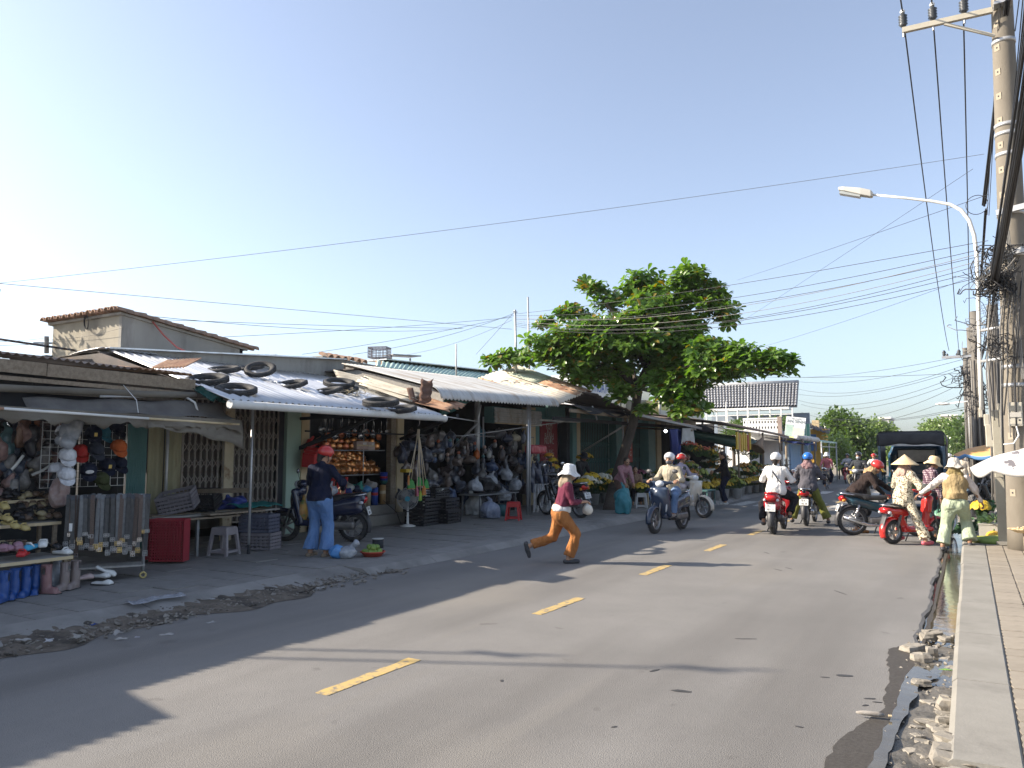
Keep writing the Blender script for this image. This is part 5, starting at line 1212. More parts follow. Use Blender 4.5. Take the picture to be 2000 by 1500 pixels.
for (u0, v0, u1, v1, x, sg) in ((1560,737,1905,690,-9,.2), (1555,745,1905,695,-9,.4), (1560,760,1905,705,-9,.6), (1560,770,1905,712,-9,.5), (1560,782,1905,720,-9,.7), (1565,790,1905,730,-9,.7), (1565,805,1905,735,-9,.9), (1565,820,1905,760,-8.5,.7), (1590,808,1905,790,-8.5,.5), (1600,815,1905,795,-8.5,.4), (1440,735,1905,728,-10,.1)):
 cross(u0, v0, x, u1, v1, 30, .012, sg, label='wire from the roadside houses to a distant pole on the right')
cross(1440, 547, -9, 1930, 380, PY, .008, 0.02); cross(1430, 640, -9, 1900, 330, 19, .007, .02)
cross(1440, 690, -9, 1900, 540, 19, .007, .1); cross(1000, 625, -11, 780, 695, 19, .007, .15)
e_ = G(1500, 1309); b_ = (e_[0] - 15.0 * .902, e_[1] - 15.0 * .432, 0)
for k in range(2):
 t = thing('roof_mast', ('tall thin mast','second tall thin mast')[k] + ' behind the near end of the row, shadowing the road', 'mast', (b_[0] - .12 * k,b_[1] + .26 * k,0)); MB().tube([(0,0,0),(0,0,8.5 - .9 * k)], .026, 8).build('pipe', M_galv, t); MB().bar((-.2,0,8.2 - .9 * k), (.2,0,8.2 - .9 * k), .05).build('cross_piece', M_galv, t)
# roof masts
for nm, u, v0, v1, r, lb in (('roof_mast',1009,605,716,.035,'grey pipe mast with wires on the patched rusty roof'), ('roof_mast',1034,580,690,.028,'darker taller pipe mast standing beside the wire mast')):
 a, b = AX(u, v1, -11.5), AX(u - 3, v0, -11.5); t = thing(nm, lb, 'mast', (a[0],a[1],a[2] - .6)); MB().tube([(a[0],a[1],a[2] - .6),b], r, 8).build('pipe', M_galv, t, 1)
 if u < 1020:
  MB().bar((b[0],b[1] - .12,b[2] - .08), (b[0],b[1] + .12,b[2] - .05), .03, .03).build('cross_piece', M_galv, t, 1)
  mb = MB()
  for k in range(5): mb.torus((a[0] + .05,a[1] + .02 * k,a[2] - .1 + .02 * k), (.4,.1 * k,1), .16 + .02 * k, .008, 18, 4)
  mb.build('wire_coil', M_pvc, t, 1)
for u, v0, v1, x in ((1460,757,870,-9.5), (1418,785,850,-10.0), (891,672,735,-12.5)):
 a, b = AX(u, v1, x), AX(u, v0, x); t = thing('pipe_mast', 'thin white pipe mast among the roofs near %s' % ('the breeze block wall' if u == 1460 else 'the fan palm' if u == 1418 else 'the green roof'), 'mast', a); MB().tube([a,b], .022, 6).build('pipe', M_pvc, t, 1)
t = thing('wood_mast', 'short wooden stub with wires behind the brown shed at the far left', 'mast', AX(91,700,-16)); a, b = AX(91, 690, -16), AX(91, 657, -16); MB().tube([a,b], .045, 8).build('stub', M_woodg, t, 1); MB().bar(tuple(V3(b) + (-.1,-.2,-.15)), tuple(V3(b) + (.1,.2,-.12)), .03, .03).build('cross_piece', M_galv, t, 1)
cross(-20, 668, -17, 91, 660, 13, .008, .02); cross(91, 664, -16, 240, 640, 8.4, .006, .05)

# bundles of cable along the poles: near span overhead toward the viewer, then on to the next poles
BG = 'thick bundles of telecom cable tied to the power poles'
r2 = random.Random(9)
def bundle(a, b, n, rr, spread, label, sag=.1, m=None):
 for i in range(n):
  j = V3((r2.uniform(-1,1),r2.uniform(-.3,.3),r2.uniform(-1,1))) * spread; k = V3((r2.uniform(-1,1),r2.uniform(-.3,.3),r2.uniform(-1,1))) * spread
  wire([V3(a) + j,V3(b) + k], rr * r2.uniform(.7,1.3), m or M_cable, label, BG, sag * r2.uniform(.6,1.4), 10)
kn = V3(AY(1944,545,PY - .45))
bundle(kn, (.62,1.0,5.05), 13, .012, .07, 'cable in the thick bundle passing overhead toward the near right edge', .05)
bundle(kn, (.30,30,4.6), 8, .012, .08, 'cable in the bundle running on from the near pole to the distant poles', .5)
bundle(V3(AY(1968,0,PY - .35)), V3(AY(1922,400,PY + 3)), 3, .02, .03, 'twisted thick cable dropping along the top of the near power pole', .0)
bundle(V3(AY(1950,0,PY - .3)), V3(AY(1930,420,PY + 1)), 2, .008, .05, 'thin cable dropping along the top of the near power pole', .0)
bundle((.9,-2,9.0), V3(AY(1962,330,PY - .3)), 3, .009, .06, 'cable from overhead at the right edge to the pole band', .2)
bundle(V3(AY(1990,60,PY)), (1.2,4,9.3), 2, .012, .1, 'cable from the pole top toward the near right edge', .1)
bundle(V3(AY(1985,300,PY)), (1.3,5,6.9), 3, .008, .12, 'slack wire leaving the pole toward the right edge', .1)
bundle(V3(AY(1925,410,PY + 2)), V3(AY(1905,700,25)), 4, .016, .04, 'cable descending between the lamp arm and the pole', .0)
def tangle(name, label, c, n, rad, m, rr=.006, seed=1):
 rt = np.random.RandomState(seed); mb = MB()
 for i in range(n):
  p = V3(c) + rt.randn(3) * rad * .4; d = rt.randn(3); pts = []
  for k in range(9): pts.append(p.copy()); d = d * .7 + rt.randn(3) * .6; p = p + d * rad * .28 - (p - V3(c)) * .18
  mb.tube(pts, rr * rt.uniform(.6,1.5), 5, cap=False)
 return tag(mb.build(name,m), label, 'cables')
tangle('cable_tangle', 'dense black tangle of spliced cables tied to the near power pole', kn + (-.02,0,-.05), 70, .20, M_cable, .008, 1)
tangle('cable_tangle', 'upper part of the black cable tangle where the bundle fans out', V3(AY(1955,490,PY - .45)), 40, .17, M_cable, .007, 2)
tangle('cable_tangle', 'broad fringe of black cable loops beside the near power pole', V3(AY(1942,530,PY - .35)), 34, .27, M_cable, .007, 11)
tangle('cable_tangle', 'hanging black cable loops lower down the near power pole', V3(AY(1944,680,PY - .35)), 20, .24, M_cable, .006, 12)
tangle('cable_tangle', 'pale loose wire ends sprouting from the cable tangle', kn + (-.12,-.02,0), 14, .25, M_cablew, .006, 3)
tangle('cable_tangle', 'thin coils hanging below the cable tangle', V3(AY(1938,610,PY - .2)), 18, .26, M_cable, .004, 4)
for i in range(9):
 u = 1934 + i * 6.5; z = axis(3)
 pts = [AY(u + 10 + r2.uniform(-8,8),545 + r2.uniform(-20,20),PY - .42), AY(u + r2.uniform(-5,5),640,PY - .38), AY(u - 3 + r2.uniform(-6,6),730,PY - .36), AY(u + r2.uniform(-6,6),800 + r2.uniform(0,60),PY - .35)]
 wire(pts, r2.uniform(.007,.013), M_cablew if i % 3 == 0 else M_cable, 'loose cable hanging down the side of the near power pole', BG)
for i in range(3):
 pts = [AY(1966 + i * 2,450,PY - .4), AY(1972 + i * 6,560,PY - .36), AY(1985 + i * 4,660,PY - .34), AY(1996 + i * 2,740,PY - .33)]
 wire(pts, .011, M_cablew, 'pale loose cable swinging across the face of the near power pole', BG)
wire([AY(1985,832,14.45),AY(1990,850,14.45),AY(1980,866,14.45),AY(1960,868,14.5)], .012, M_pvc, 'white conduit looping below the beige meter box', BG)
t = thing('wire_ring', 'coil of spare cable hung on the wire left of the near pole', 'cable coil', AY(1908,400,PY)); MB().torus((0,0,0), (0,1,.1), .16, .006, 26, 5).build('coil', M_cable, t)

# distant poles down the right side
def far_pole(x, y, h, label, arms):
 t = thing('utility_pole', label, 'utility pole', (x,y,.05), group='distant power poles')
 MB().tube([(x,y,0),(x,y,h)], [.17,.11], 12).build('shaft', mat('grey_pole',(.115,.105,.092),.9,c2=(.15,.14,.125),sc=3), t, 1)
 for z in arms:
  MB().bar((x - .9,y - .1,z), (x + .3,y - .1,z), .07, .08).build('cross_arm', M_galv, t, 1)
  for k in range(3): MB().lathe([(.02,0),(.07,.05),(.04,.08),(.07,.12),(.03,.2),(0,.21)], (x - .82 + k * .45,y - .1,z + .04), n=8).build('insulator', MATS['insulator_glaze'], t, 1)
 for k in range(4): MB().tube([(x - .14 + .08 * k,y - .2,h * .75),(x - .16 + .07 * k,y - .22,h * .4),(x - .2 + .1 * k,y - .2,.6)], .022, 5).build('down_cable', M_cable if k % 2 else M_cablew, t, 1)
far_pole(.30, 25, 5.6, 'second power pole down the road, wrapped with down cables', [])
far_pole(.22, 31, 6.0, 'third power pole with a cross arm of small insulators', [5.0])
far_pole(.05, 47, 7.2, 'far power pole carrying the three power lines', [6.7])
far_pole(.6, 20.5, 5.0, 'grey pole close behind the cable cabinets', [])
tangle('cable_tangle', 'knot of cables and insulators on the distant power poles', AY(1893,745,30.6), 26, .5, M_cable, .012, 6)
tangle('cable_tangle', 'grey knot of cables halfway down the second pole', AY(1916,640,24.6), 26, .35, M_cablew, .008, 7)
tangle('cable_tangle', 'dark cable knot under the lamp pole foot', AY(1916,780,24.6), 30, .4, M_cable, .009, 8)
for y, x in ((44,-.9),):
 t = thing('street_lamp', 'small distant street lamp head on a thin arm right of the truck', 'street lamp', (.2,y,0)); a = AY(1842, 789, y); MB().tube([(.1,y,3.5),(0.05,y,4.2),(a[0] + .3,y,a[2] + .02)], .04, 6).build('arm', M_pvc, t, 1); MB().ball(a, (.35,.12,.07), 8, 6).build('lamp_head', M_pvc, t, 1)
 MB().tube([(.1,y,0),(.1,y,3.5)], .06, 8).build('pole', M_galv, t, 1)
# ================================================================== VEHICLES
M_chrome = mat('chrome', (.55,.55,.56), .22, 1.)
M_alloy = mat('grey_alloy', (.30,.30,.31), .42, .8, c2=(.36,.36,.36), sc=12)
M_engine = mat('engine_metal', (.14,.14,.145), .5, .6, c2=(.20,.19,.18), sc=12)
M_seat = mat('seat_vinyl', (.018,.018,.02), .45, bump=.0006, bsc=160, c2=(.03,.03,.03), sc=9)
M_bplast = mat('grey_black_plastic', (.035,.036,.04), .5, c2=(.05,.05,.055), sc=9)
M_tail = mat('red_lens', (.55,.015,.015), .12, spec=.8, c2=(.40,.01,.01), sc=30)
M_lens = mat('clear_lens', (.66,.69,.72), .08, spec=.9, c2=(.45,.47,.5), sc=40)
M_amber = mat('amber_lens', (.6,.22,.03), .15)
M_mirror = mat('mirror_glass', (.8,.83,.86), .04, 1.)
M_plate = mat('number_plate_white', (.72,.72,.70), .5, c2=(.66,.66,.64), sc=9)
M_ink = mat('plate_ink', (.02,.02,.025), .6)
_cache = {}
def cached(key, fn):
 if key not in _cache: _cache[key] = fn()
 return _cache[key].copy()
def wheel(parent, x, z, Rr, tw, spokes=0, rimw=.03, y=0., rim=None):
 """tyre, rim, hub and spokes around an axle along y"""
 w = bpy.data.objects.new('wheel', None); COL.objects.link(w); w.parent = parent; w.location = (x, y, z)
 def ty():
  mb = MB(); prof = []
  for i in range(9): a = R(-110 + 220 * i / 8); prof.append((Rr - tw * .62 + tw * .62 * math.cos(a),tw * .5 * math.sin(a)))
  mb.lathe(prof, (0,0,0), (0,1,0), 36)
  for i in range(40):
   a = 2 * math.pi * i / 40
   for s in (-1, 1): mb.box(((Rr + .001) * math.cos(a + s * .04),s * tw * .22,(Rr + .001) * math.sin(a + s * .04)), (.006,tw * .3,.016), rotm(0,-a,0))
  return mb.mesh('tyre')
 link_mesh('tyre', cached(('tyre',Rr,tw),ty), M_rubber, w)
 r0 = Rr - tw * .75
 def ri():
  mb = MB(); mb.lathe([(r0 + .012,-tw * .36),(r0 - .012,-tw * .30),(r0 - .022,0),(r0 - .012,tw * .30),(r0 + .012,tw * .36)], (0,0,0), (0,1,0), 36)
  mb.cyl((0,-tw * .45,0), (0,tw * .45,0), .045, n=14)
  if spokes:
   for i in range(spokes):
    a = 2 * math.pi * i / spokes
    for s in (-1, 1): mb.bar((.04 * math.cos(a + s * .5),s * tw * .35,.04 * math.sin(a + s * .5)), (r0 * .98 * math.cos(a),0,r0 * .98 * math.sin(a)), .005)
  else:
   for i in range(5):
    a = 2 * math.pi * i / 5
    for s in (-.14, .14): mb.bar((.03 * math.cos(a + s),0,.03 * math.sin(a + s)), (r0 * .98 * math.cos(a + s * 1.2),0,r0 * .98 * math.sin(a + s * 1.2)), tw * .3, .022, up=(0,1,0))
  return mb.mesh('rim')
 link_mesh('rim', cached(('rim',Rr,tw,spokes),ri), rim or M_alloy, w)
 return w

def motorbike(name, label, loc, rz, body, trim, style='scooter', plate=None, lean=0., seat=None, steer=0., fenders=None, shield=None, mirrors=True, mirror_lit=False, lights=True, group=None, red_back=False, detail=True):
 """x forward, y left; the origin is on the ground between the wheels"""
 t = thing(name, label, 'motorbike', loc, rz, group, rx=lean)
 seat = seat or M_seat; fenders = fenders or body; shield = shield or body
 wave = style == 'wave'; eb = style == 'ebike'
 RW = .285 if wave else (.235 if eb else .265); TW = .075 if wave else (.09 if eb else .10); fx, rx = (.61, -.61) if not eb else (.56, -.52)
 wheel(t, rx, RW, RW, TW * 1.1, 18 if wave else 0); wheel(t, fx, RW, RW, TW, 18 if wave else 0)
 head = V3((.30,0,1.0)) if not eb else V3((.30,0,.98))
 # front fork and fender
 mb = MB()
 for s in (-1, 1): mb.tube([(fx,s * .075,RW),(fx - .10,s * .075,RW + .28),(fx - .16,s * .06,RW + .36)], .019, 8)
 mb.tube([(fx - .16,0,RW + .34),head + (0.03,0,-.06)], .032, 8); mb.build('fork', M_engine, t)
 def fend(cx, a0, a1, rr, w):
  mb = MB()
  def fn(u, v):
   a = R(a0 + (a1 - a0) * u); q = (v - .5) * 2; d = rr - .022 * q * q * 2
   return (cx + d * math.cos(a), w * q * (1 - .15 * abs(2 * u - 1)), RW + d * math.sin(a))
  mb.grid(fn, 18, 8); return mb
 o = fend(fx, -12, 150, RW + .045, .075).build('front_fender', fenders, t, thick=.006)
 if eb: fend(rx, 60, 205, RW + .05, .085).build('rear_fender', fenders, t, thick=.006)
 else: fend(rx, 70, 200, RW + .05, .075).build('rear_fender', M_bplast, t, thick=.006)
 # bodywork
 def body_m():
  s = Sdf()
  if wave:
   s.cap((.22,0,.80), (-.02,0,.50), .10, .075, .05).cap((-.05,0,.52), (-.62,0,.68), .085, .07, .06)
   s.cap((-.55,0,.68), (-.84,0,.78), .085, .045, .05).box((-.35,0,.62), (.30,.10,.07), .05, .06, rot=rotm(0,.16,0))
   s.box((.20,.0,.70), (.05,.15,.20), .04, .05, rot=rotm(0,.35,0)).cutbox((.02,0,.86), (.16,.3,.14))
  elif eb:
   s.box((0.02,0,.27), (.36,.13,.045), .03, .03).cap((-.25,0,.32), (-.40,0,.62), .09, .08, .05).box((-.42,0,.62), (.26,.10,.06), .05, .06, rot=rotm(0,.12,0))
   s.cap((.28,0,.30), (.36,0,.80), .075, .06, .05)
  else:
   s.box((-.40,0,.60), (.38,.165,.14), .10, .06, rot=rotm(0,.17,0)).box((-.62,0,.72), (.22,.12,.075), .05, .06, rot=rotm(0,.28,0))
   s.box((-.16,0,.47), (.16,.14,.12), .06, .06).box((.14,0,.34), (.26,.15,.055), .03, .05)
   s.ell((-.52,.10,.56), (.28,.06,.10), .04).ell((-.52,-.10,.56), (.28,.06,.10), .04)
  return s.mesh('body_panel', .014)
 link_mesh('body_panel', cached(('body',style),body_m), body, t)
 def shield_m():
  s = Sdf()
  if wave: s.box((.36,.12,.58), (.05,.06,.20), .03, .04, rot=rotm(0,.30,0)).box((.36,-.12,.58), (.05,.06,.20), .03, .04, rot=rotm(0,.30,0)).box((.28,0,.78), (.06,.14,.09), .05, .06)
  elif eb: s.box((.34,0,.72), (.05,.11,.14), .04, .05, rot=rotm(0,.15,0)).ell((.40,0,.86), (.07,.10,.07), .04)
  else:
   s.box((.33,0,.62), (.05,.215,.32), .05, .05, rot=rotm(0,.22,0)).ell((.39,0,.60), (.09,.18,.29), .06, rot=rotm(0,.2,0)).ell((.30,0,.88), (.07,.15,.10), .06)
   s.cutbox((.16,0,.62), (.12,.11,.20), rotm(0,.22,0), .02)
  return s.mesh('leg_shield', .013)
 link_mesh('leg_shield', cached(('shield',style),shield_m), shield, t)
 if detail and style == 'scooter':
  mb = MB()
  for s in (-1, 1): mb.bar((.445,s * .012,.50), (.415,s * .075,.74), .010, .03, up=(1,0,0))
  mb.bar((.46,0,.40), (.452,0,.56), .010, .03, up=(1,0,0)); mb.build('chrome_badge', M_chrome, t)
  for s in (-1, 1): MB().ball((.385,s * .150,.50), (.03,.022,.10), 8, 6, rotm(s * -.25,.25,0)).build('indicator', M_lens, t)
 # handlebar, headlight, mirrors
 def hb():
  s = Sdf(); s.ell(head, (.10,.13,.075), .03).cap(head + (0,.10,.01), head + (-.07,.24,.03), .035, .028, .04).cap(head + (0,-.10,.01), head + (-.07,-.24,.03), .035, .028, .04)
  return s.mesh('handlebar_cover', .012)
 hc = link_mesh('handlebar_cover', cached(('hb',style),hb), body if not wave else trim, t)
 mb = MB()
 for s in (-1, 1): mb.tube([head + (-.06,s * .22,.03),head + (-.11,s * .37,.03)], .017, 8)
 mb.build('grip', M_bplast, t)
 mb = MB()
 for s in (-1, 1): mb.tube([head + (-.03,s * .20,.035),head + (-.045,s * .36,.03)], .006, 5)
 mb.build('brake_lever', M_chrome, t)
 MB().ball(head + (.065,0,-.005), (.07,.10,.07), 14, 9).build('headlight', M_lens, t)
 if mirrors:
  for s in (-1, 1):
   st = MB().tube([head + (-.03,s * .16,.04),head + (-.02,s * .22,.15),head + (-.03,s * .27,.22)], .006, 6).build('mirror_stalk', M_bplast, t)
   MB().ball(head + (-.035,s * .30,.255), (.02,.068,.046), 12, 8, rotm(0,-.2,s * .1)).build('mirror_shell', M_bplast, st)
   MB().ball(head + (-.052,s * .30,.255), (.008,.060,.039), 12, 8, rotm(0,-.2,s * .1)).build('mirror_glass', M_mirror, st)
 # seat
 def seat_m():
  s = Sdf()
  if eb: s.box((-.30,0,.72), (.26,.115,.045), .04, .03).box((-.55,0,.74), (.10,.10,.035), .03, .04)
  else: s.box((-.18,0,.745), (.22,.115,.045), .04, .04, rot=rotm(0,-.03,0)).box((-.52,0,.79), (.24,.10,.04), .035, .05, rot=rotm(0,.10,0))
  return s.mesh('seat', .012)
 so = link_mesh('seat', cached(('seat',style),seat_m), seat, t)
 # tail: lamp, grab rail, number plate, mudguard
 tz = .74 if not eb else .66; tx = -.80 if not eb else -.70
 def tail_m(): s = Sdf(); s.ell((tx,0,tz), (.06,.115,.05), .02); s.ell((tx + .03,0,tz - .03), (.07,.09,.05), .03); return s.mesh('tail_light', .010)
 link_mesh('tail_light', cached(('tail',style),tail_m), M_tail, t)
 if detail:
  for s in (-1, 1): MB().ball((tx + .02,s * .125,tz - .05), (.04,.03,.03), 10, 6).build('indicator', M_lens if not wave else M_amber, t)
  MB().tube([(tx + .22,.13,tz + .06),(tx - .0,.11,tz + .09),(tx - .05,0,tz + .095),(tx,-.11,tz + .09),(tx + .22,-.13,tz + .06)], .014, 8).build('grab_rail', M_chrome if not red_back else M_tail, t)
 mb = MB(); mb.grid(lambda u, v: (tx + .02 - .10 * u - .03 * math.sin(u * 3),(v - .5) * .13 * (1 - .15 * u),tz - .10 - .36 * u), 8, 4); mb.build('mud_flap', M_bplast if not wave else M_alloy, t, thick=.008)
 if plate:
  pc = (tx - .085, 0, tz - .20); rot = rotm(0, .30, 0)
  pl = bpy.data.objects.new('number_plate', None); 
  pl = MB().box((0,0,0), (.004,.19,.14)).build('number_plate', M_plate, t); pl.location = pc; pl.rotation_euler = (0, .30, 0)
  for s_, dz in ((plate[0],.034), (plate[1],-.034)):
   text(s_, .066, M_ink, pl, (-.004,0,dz), (R(90),0,R(-90)), 'plate_digits', ext=.0005, sx=.8)
 # engine, exhaust, shocks, stand
 def eng(): s = Sdf(); s.box((-.12 if wave else -.42,.0 if wave else .09,.30), (.20 if wave else .24,.11 if wave else .055,.075), .05, .04); s.cap((-.05,0,.32), (.14,0,.38), .075, .06, .05) if wave else s.ell((-.25,0,.30), (.16,.10,.09), .04); s.cap((rx,.05,RW), (rx + .3,.08,RW + .03), .045, .06, .04); return s.mesh('engine', .014)
 if not eb: link_mesh('engine', cached(('eng',style),eng), M_engine, t)
 if not eb:
  ex = MB(); 
  if wave: ex.tube([(.06,-.09,.26),(-.1,-.12,.20),(-.35,-.13,.22),(-.80,-.14,.36)], [.018,.02,.035,.045], 12)
  else: ex.tube([(-.15,-.08,.24),(-.30,-.12,.22),(-.42,-.14,.25),(-.78,-.15,.37)], [.018,.022,.055,.058], 12)
  e = ex.build('exhaust', M_chrome if wave else M_bplast, t)
  if detail: MB().tube([(-.48,-.20,.29),(-.72,-.205,.37)], .028, 6).build('heat_guard', M_alloy, e)
 mb = MB()
 for s in (-1, 1):
  mb.tube([(rx + .02,s * .10,RW + .02),(rx + .12,s * .11,RW + .32)], .020, 8)
  for k in range(7): mb.torus((rx + .03 + .011 * k,s * .102,RW + .10 + .028 * k), (.1,0,.3), .026, .007, 12, 4)
 mb.build('shock_absorber', M_chrome if wave else M_engine, t)
 if not eb:
  mb = MB(); mb.tube([(-.10,.10,.26),(-.16,.20,.02)], .012, 6); mb.tube([(-.2,-.2,.24),(-.2,.2,.24)], .011, 6); mb.build('footrest', M_bplast, t)
 else:
  MB().tube([(.0,.1,.24),(-.02,.2,.02)], .012, 6).build('stand', M_bplast, t)
 return t

P_red = paint('red_paint', (.27,.012,.018)); P_dblue = paint('dark_blue_paint', (.025,.04,.075)); P_black = paint('black_paint', (.012,.013,.016)); P_navy = paint('navy_paint', (.012,.018,.05))
P_white = paint('white_paint', (.62,.62,.60)); P_teal = paint('dark_teal_paint', (.012,.045,.065)); P_grey = paint('grey_paint', (.18,.18,.19)); P_cream = paint('cream_body_paint', (.55,.50,.42)); P_ered = paint('bright_red_paint', (.55,.025,.02))

def from_wheels(rear, front, half=.0):
 r, f = V3(rear), V3(front); d = f - r; rz = math.atan2(d[1], d[0]); return rz
def bike_at(rear, rz, rx=.62):
 """place by the rear wheel's ground contact"""
 return (rear[0] + rx * math.cos(rz), rear[1] + rx * math.sin(rz), rear[2])

def RV(x, y, z): return (x, y, z)
# 1 dark blue scooter coming toward the viewer
B1 = motorbike('scooter', 'dark blue scooter with chrome front badge ridden toward the viewer by a white helmeted rider', (-5.5,15.75,0), R(-98), P_dblue, P_dblue, 'scooter', steer=.1)
B2 = motorbike('scooter', 'white scooter ridden by the person in lilac, half hidden behind the dark blue scooter', (-6.40,19.6,0), R(-22), P_cream, P_cream, 'scooter', shield=P_cream)
B3 = motorbike('scooter', 'red scooter with white plate 78-C1 seen from behind, white helmeted rider', (-3.5,16.87,0), R(92), P_red, P_red, 'scooter', ('78-C1','383.25'), red_back=True)
B4 = motorbike('underbone_motorbike', 'slim dark motorbike seen from behind under the rider in olive trousers', (-3.24,19.1,0), R(91), P_black, P_black, 'wave', ('78-K1','545.38'))
B5 = motorbike('underbone_motorbike', 'dark teal motorbike with chrome exhaust standing sideways beside the bending rider', bike_at((-2.08,16.85,0),R(20)), R(20), P_teal, P_black, 'wave', ('78-D1','204.16'), shield=P_teal, fenders=P_teal)
B6 = motorbike('electric_scooter', 'bright red electric scooter under the rider in the conical hat', bike_at((-1.28,15.55,0),R(48),.52), R(48), P_ered, P_ered, 'ebike', None, fenders=P_ered); B6.scale = (.93, .93, .93)
B0 = motorbike('scooter', 'navy scooter with red tail light and plate 78-G1 parked by the pot shop window', bike_at((-9.25,10.25,.1),R(206)), R(206), P_navy, P_navy, 'scooter', ('78-G1','304.1'), lean=-.08)
B7 = motorbike('underbone_motorbike', 'black motorbike with spoked wheels parked on the pavement behind the striding woman', bike_at((-8.0,16.75,.1),R(160)), R(160), P_black, P_black, 'wave', ('78-H1','209.35'), lean=-.07)
BG2 = 'motorbikes parked far down the left of the road'
for k, (u, v, a, p, lb) in enumerate(((1572,938,150,P_black,'black motorbike parked end on beyond the blue helmeted rider'),(1548,945,170,P_grey,'grey motorbike parked beside the white stall wall'),(1600,930,120,P_black,'dark motorbike parked before the yellow house'),(1530,950,160,P_navy,'navy motorbike parked nearest the flower shops'))):
 motorbike('underbone_motorbike', lb, G(u,v), R(a), p, p, 'wave', group=BG2, detail=False)
BD = motorbike('underbone_motorbike', 'dark motorbike held by the man in the dark jacket and helmet', (-3.5,30.6,0), R(-100), P_black, P_grey, 'wave', detail=False)
BF = [motorbike('underbone_motorbike',lb,p,R(a),P_black if k else P_red,P_black,'wave',group='motorbikes riding far down the road',detail=False) for k, (p,a,lb) in enumerate((((-5.8,46,0),-92,'far motorbike of the rider in pale grey'),((-5.0,52,0),-95,'far motorbike of the rider with dark cap'),((-3.9,40,0),-95,'far motorbike of the rider in white with red helmet'),((-.75,38,0),88,'far motorbike of the rider in red beyond the orange parasol')))]
BR = motorbike('underbone_motorbike', 'dark motorbike parked on the right pavement behind the vegetables', (.62,23.0,.1), R(200), P_black, P_grey, 'wave', detail=False)

# covered truck seen from behind
tk = thing('covered_truck', 'small dark blue truck with a black tarpaulin hood and open rear, stopped on the right', 'truck', (-1.40,26.2,0))
P_tblue = paint('truck_blue_paint', (.02,.07,.12)); M_hood = mat('black_tarpaulin', (.018,.02,.026), .62, c2=(.035,.037,.045), sc=3, bump=.004, bsc=9)
W_ = .84; y0 = -1.9; y1 = .5
mb = MB()
def hood(u, v):
 a = math.pi * u; x = -W_ * 1.03 * math.copysign(abs(math.cos(a)) ** .28, math.cos(a)); z = 1.82 + .45 * abs(math.sin(a)) ** .42 + .025 * math.sin(u * 9 + v * 4) * math.sin(a)
 return (x, y0 - .02 + (y1 - y0 + .04) * v, z)
mb.grid(hood, 40, 14); mb.build('hood', M_hood, tk, thick=.012)
mb = MB(); mb.grid(lambda u, v: (-W_ * .99 + 2 * W_ * .99 * u,y0 - .02 - .03 * math.sin(v * 3),2.20 + .04 * math.sin(math.pi * u) - .36 * v - .02 * math.sin(u * 14) * v), 24, 5); mb.build('rolled_flap', M_hood, tk, thick=.02)
for s in (-1, 1):
 mb = MB(); mb.grid(lambda u, v: (s * (W_ + .015 * math.sin(u * 13)),y0 + (y1 - y0) * u,.98 + .9 * v), 12, 4); mb.build('side_curtain', M_hood, tk, thick=.01)
 MB().box((s * (W_ - .035),y0,1.22), (.07,.07,1.32)).build('corner_post', P_tblue, tk)
 for k in range(3): MB().box((s * (W_ + .02),y0 + .5 + .7 * k,.95), (.05,.06,.75)).build('side_post', P_tblue, tk)
 for z in (.70, .86, 1.02): MB().box((s * (W_ + .03),(y0 + y1) / 2,z), (.03,y1 - y0,.10)).build('side_plank', P_tblue, tk)
MB().box((0,y0 - .01,1.87), (2 * W_ - .1,.05,.07)).build('cross_bar', mat('worn_white_bar',(.5,.5,.49),.6,c2=(.25,.25,.25),sc=6), tk)
MB().box((0,(y0 + y1) / 2,.56), (2 * W_,y1 - y0,.08)).build('bed', P_tblue, tk)
MB().box((0,y0 - .03,.44), (2 * W_,.04,.24)).build('tailgate', P_tblue, tk)
def cabm():
 s = Sdf(); s.box((0,1.25,1.0), (.80,.72,.72), .16, .03); s.box((0,1.1,1.55), (.72,.5,.35), .14, .08); s.cutbox((0,.5,1.55), (.52,.3,.20)); return s.mesh('cab', .03)
link_mesh('cab', cabm(), P_tblue, tk)
MB().box((0,.53,1.55), (1.0,.02,.36)).build('rear_window', mat('cab_glass',(.30,.34,.36),.08,spec=.8,c2=(.5,.54,.55),sc=3), tk)
for x in (-.66, .66):
 for y in (-1.2, 1.35): wheel(tk, x, .29, .29, .17, 0, y=y)
for s in (-1, 1):
 MB().box((s * .66,y0 - .06,.42), (.22,.04,.10)).build('tail_light', M_tail, tk)
 MB().bar((s * .86,1.6,1.35), (s * 1.02,1.65,1.42), .03).build('mirror_arm', M_dark, tk); MB().box((s * 1.06,1.65,1.42), (.14,.04,.24)).build('mirror', M_dark, tk)
for k, (x, y, z, sx, sy, sz, c) in enumerate(((-.4,-1.2,.78,.5,.6,.36,(.08,.22,.20)),(.25,-1.0,.74,.6,.5,.28,(.14,.22,.04)),(-.1,-.3,.82,.7,.5,.44,(.10,.09,.08)))):
 q = thing('cargo_crate', '%s crate of produce inside the truck bed' % ('turquoise','green','brown')[k], 'crate', (-1.40 + x,26.2 + y,.60)); m = plastic('crate_%d' % k, c)
 for a in range(4):
  for s in (-1, 1): MB().box((0,s * sy / 2,.04 + a * sz / 4), (sx,.02,sz / 5)).build('slat', m, q); MB().box((s * sx / 2,0,.04 + a * sz / 4), (.02,sy,sz / 5)).build('slat', m, q)
 MB().box((0,0,.015), (sx,sy,.02)).build('base', m, q)

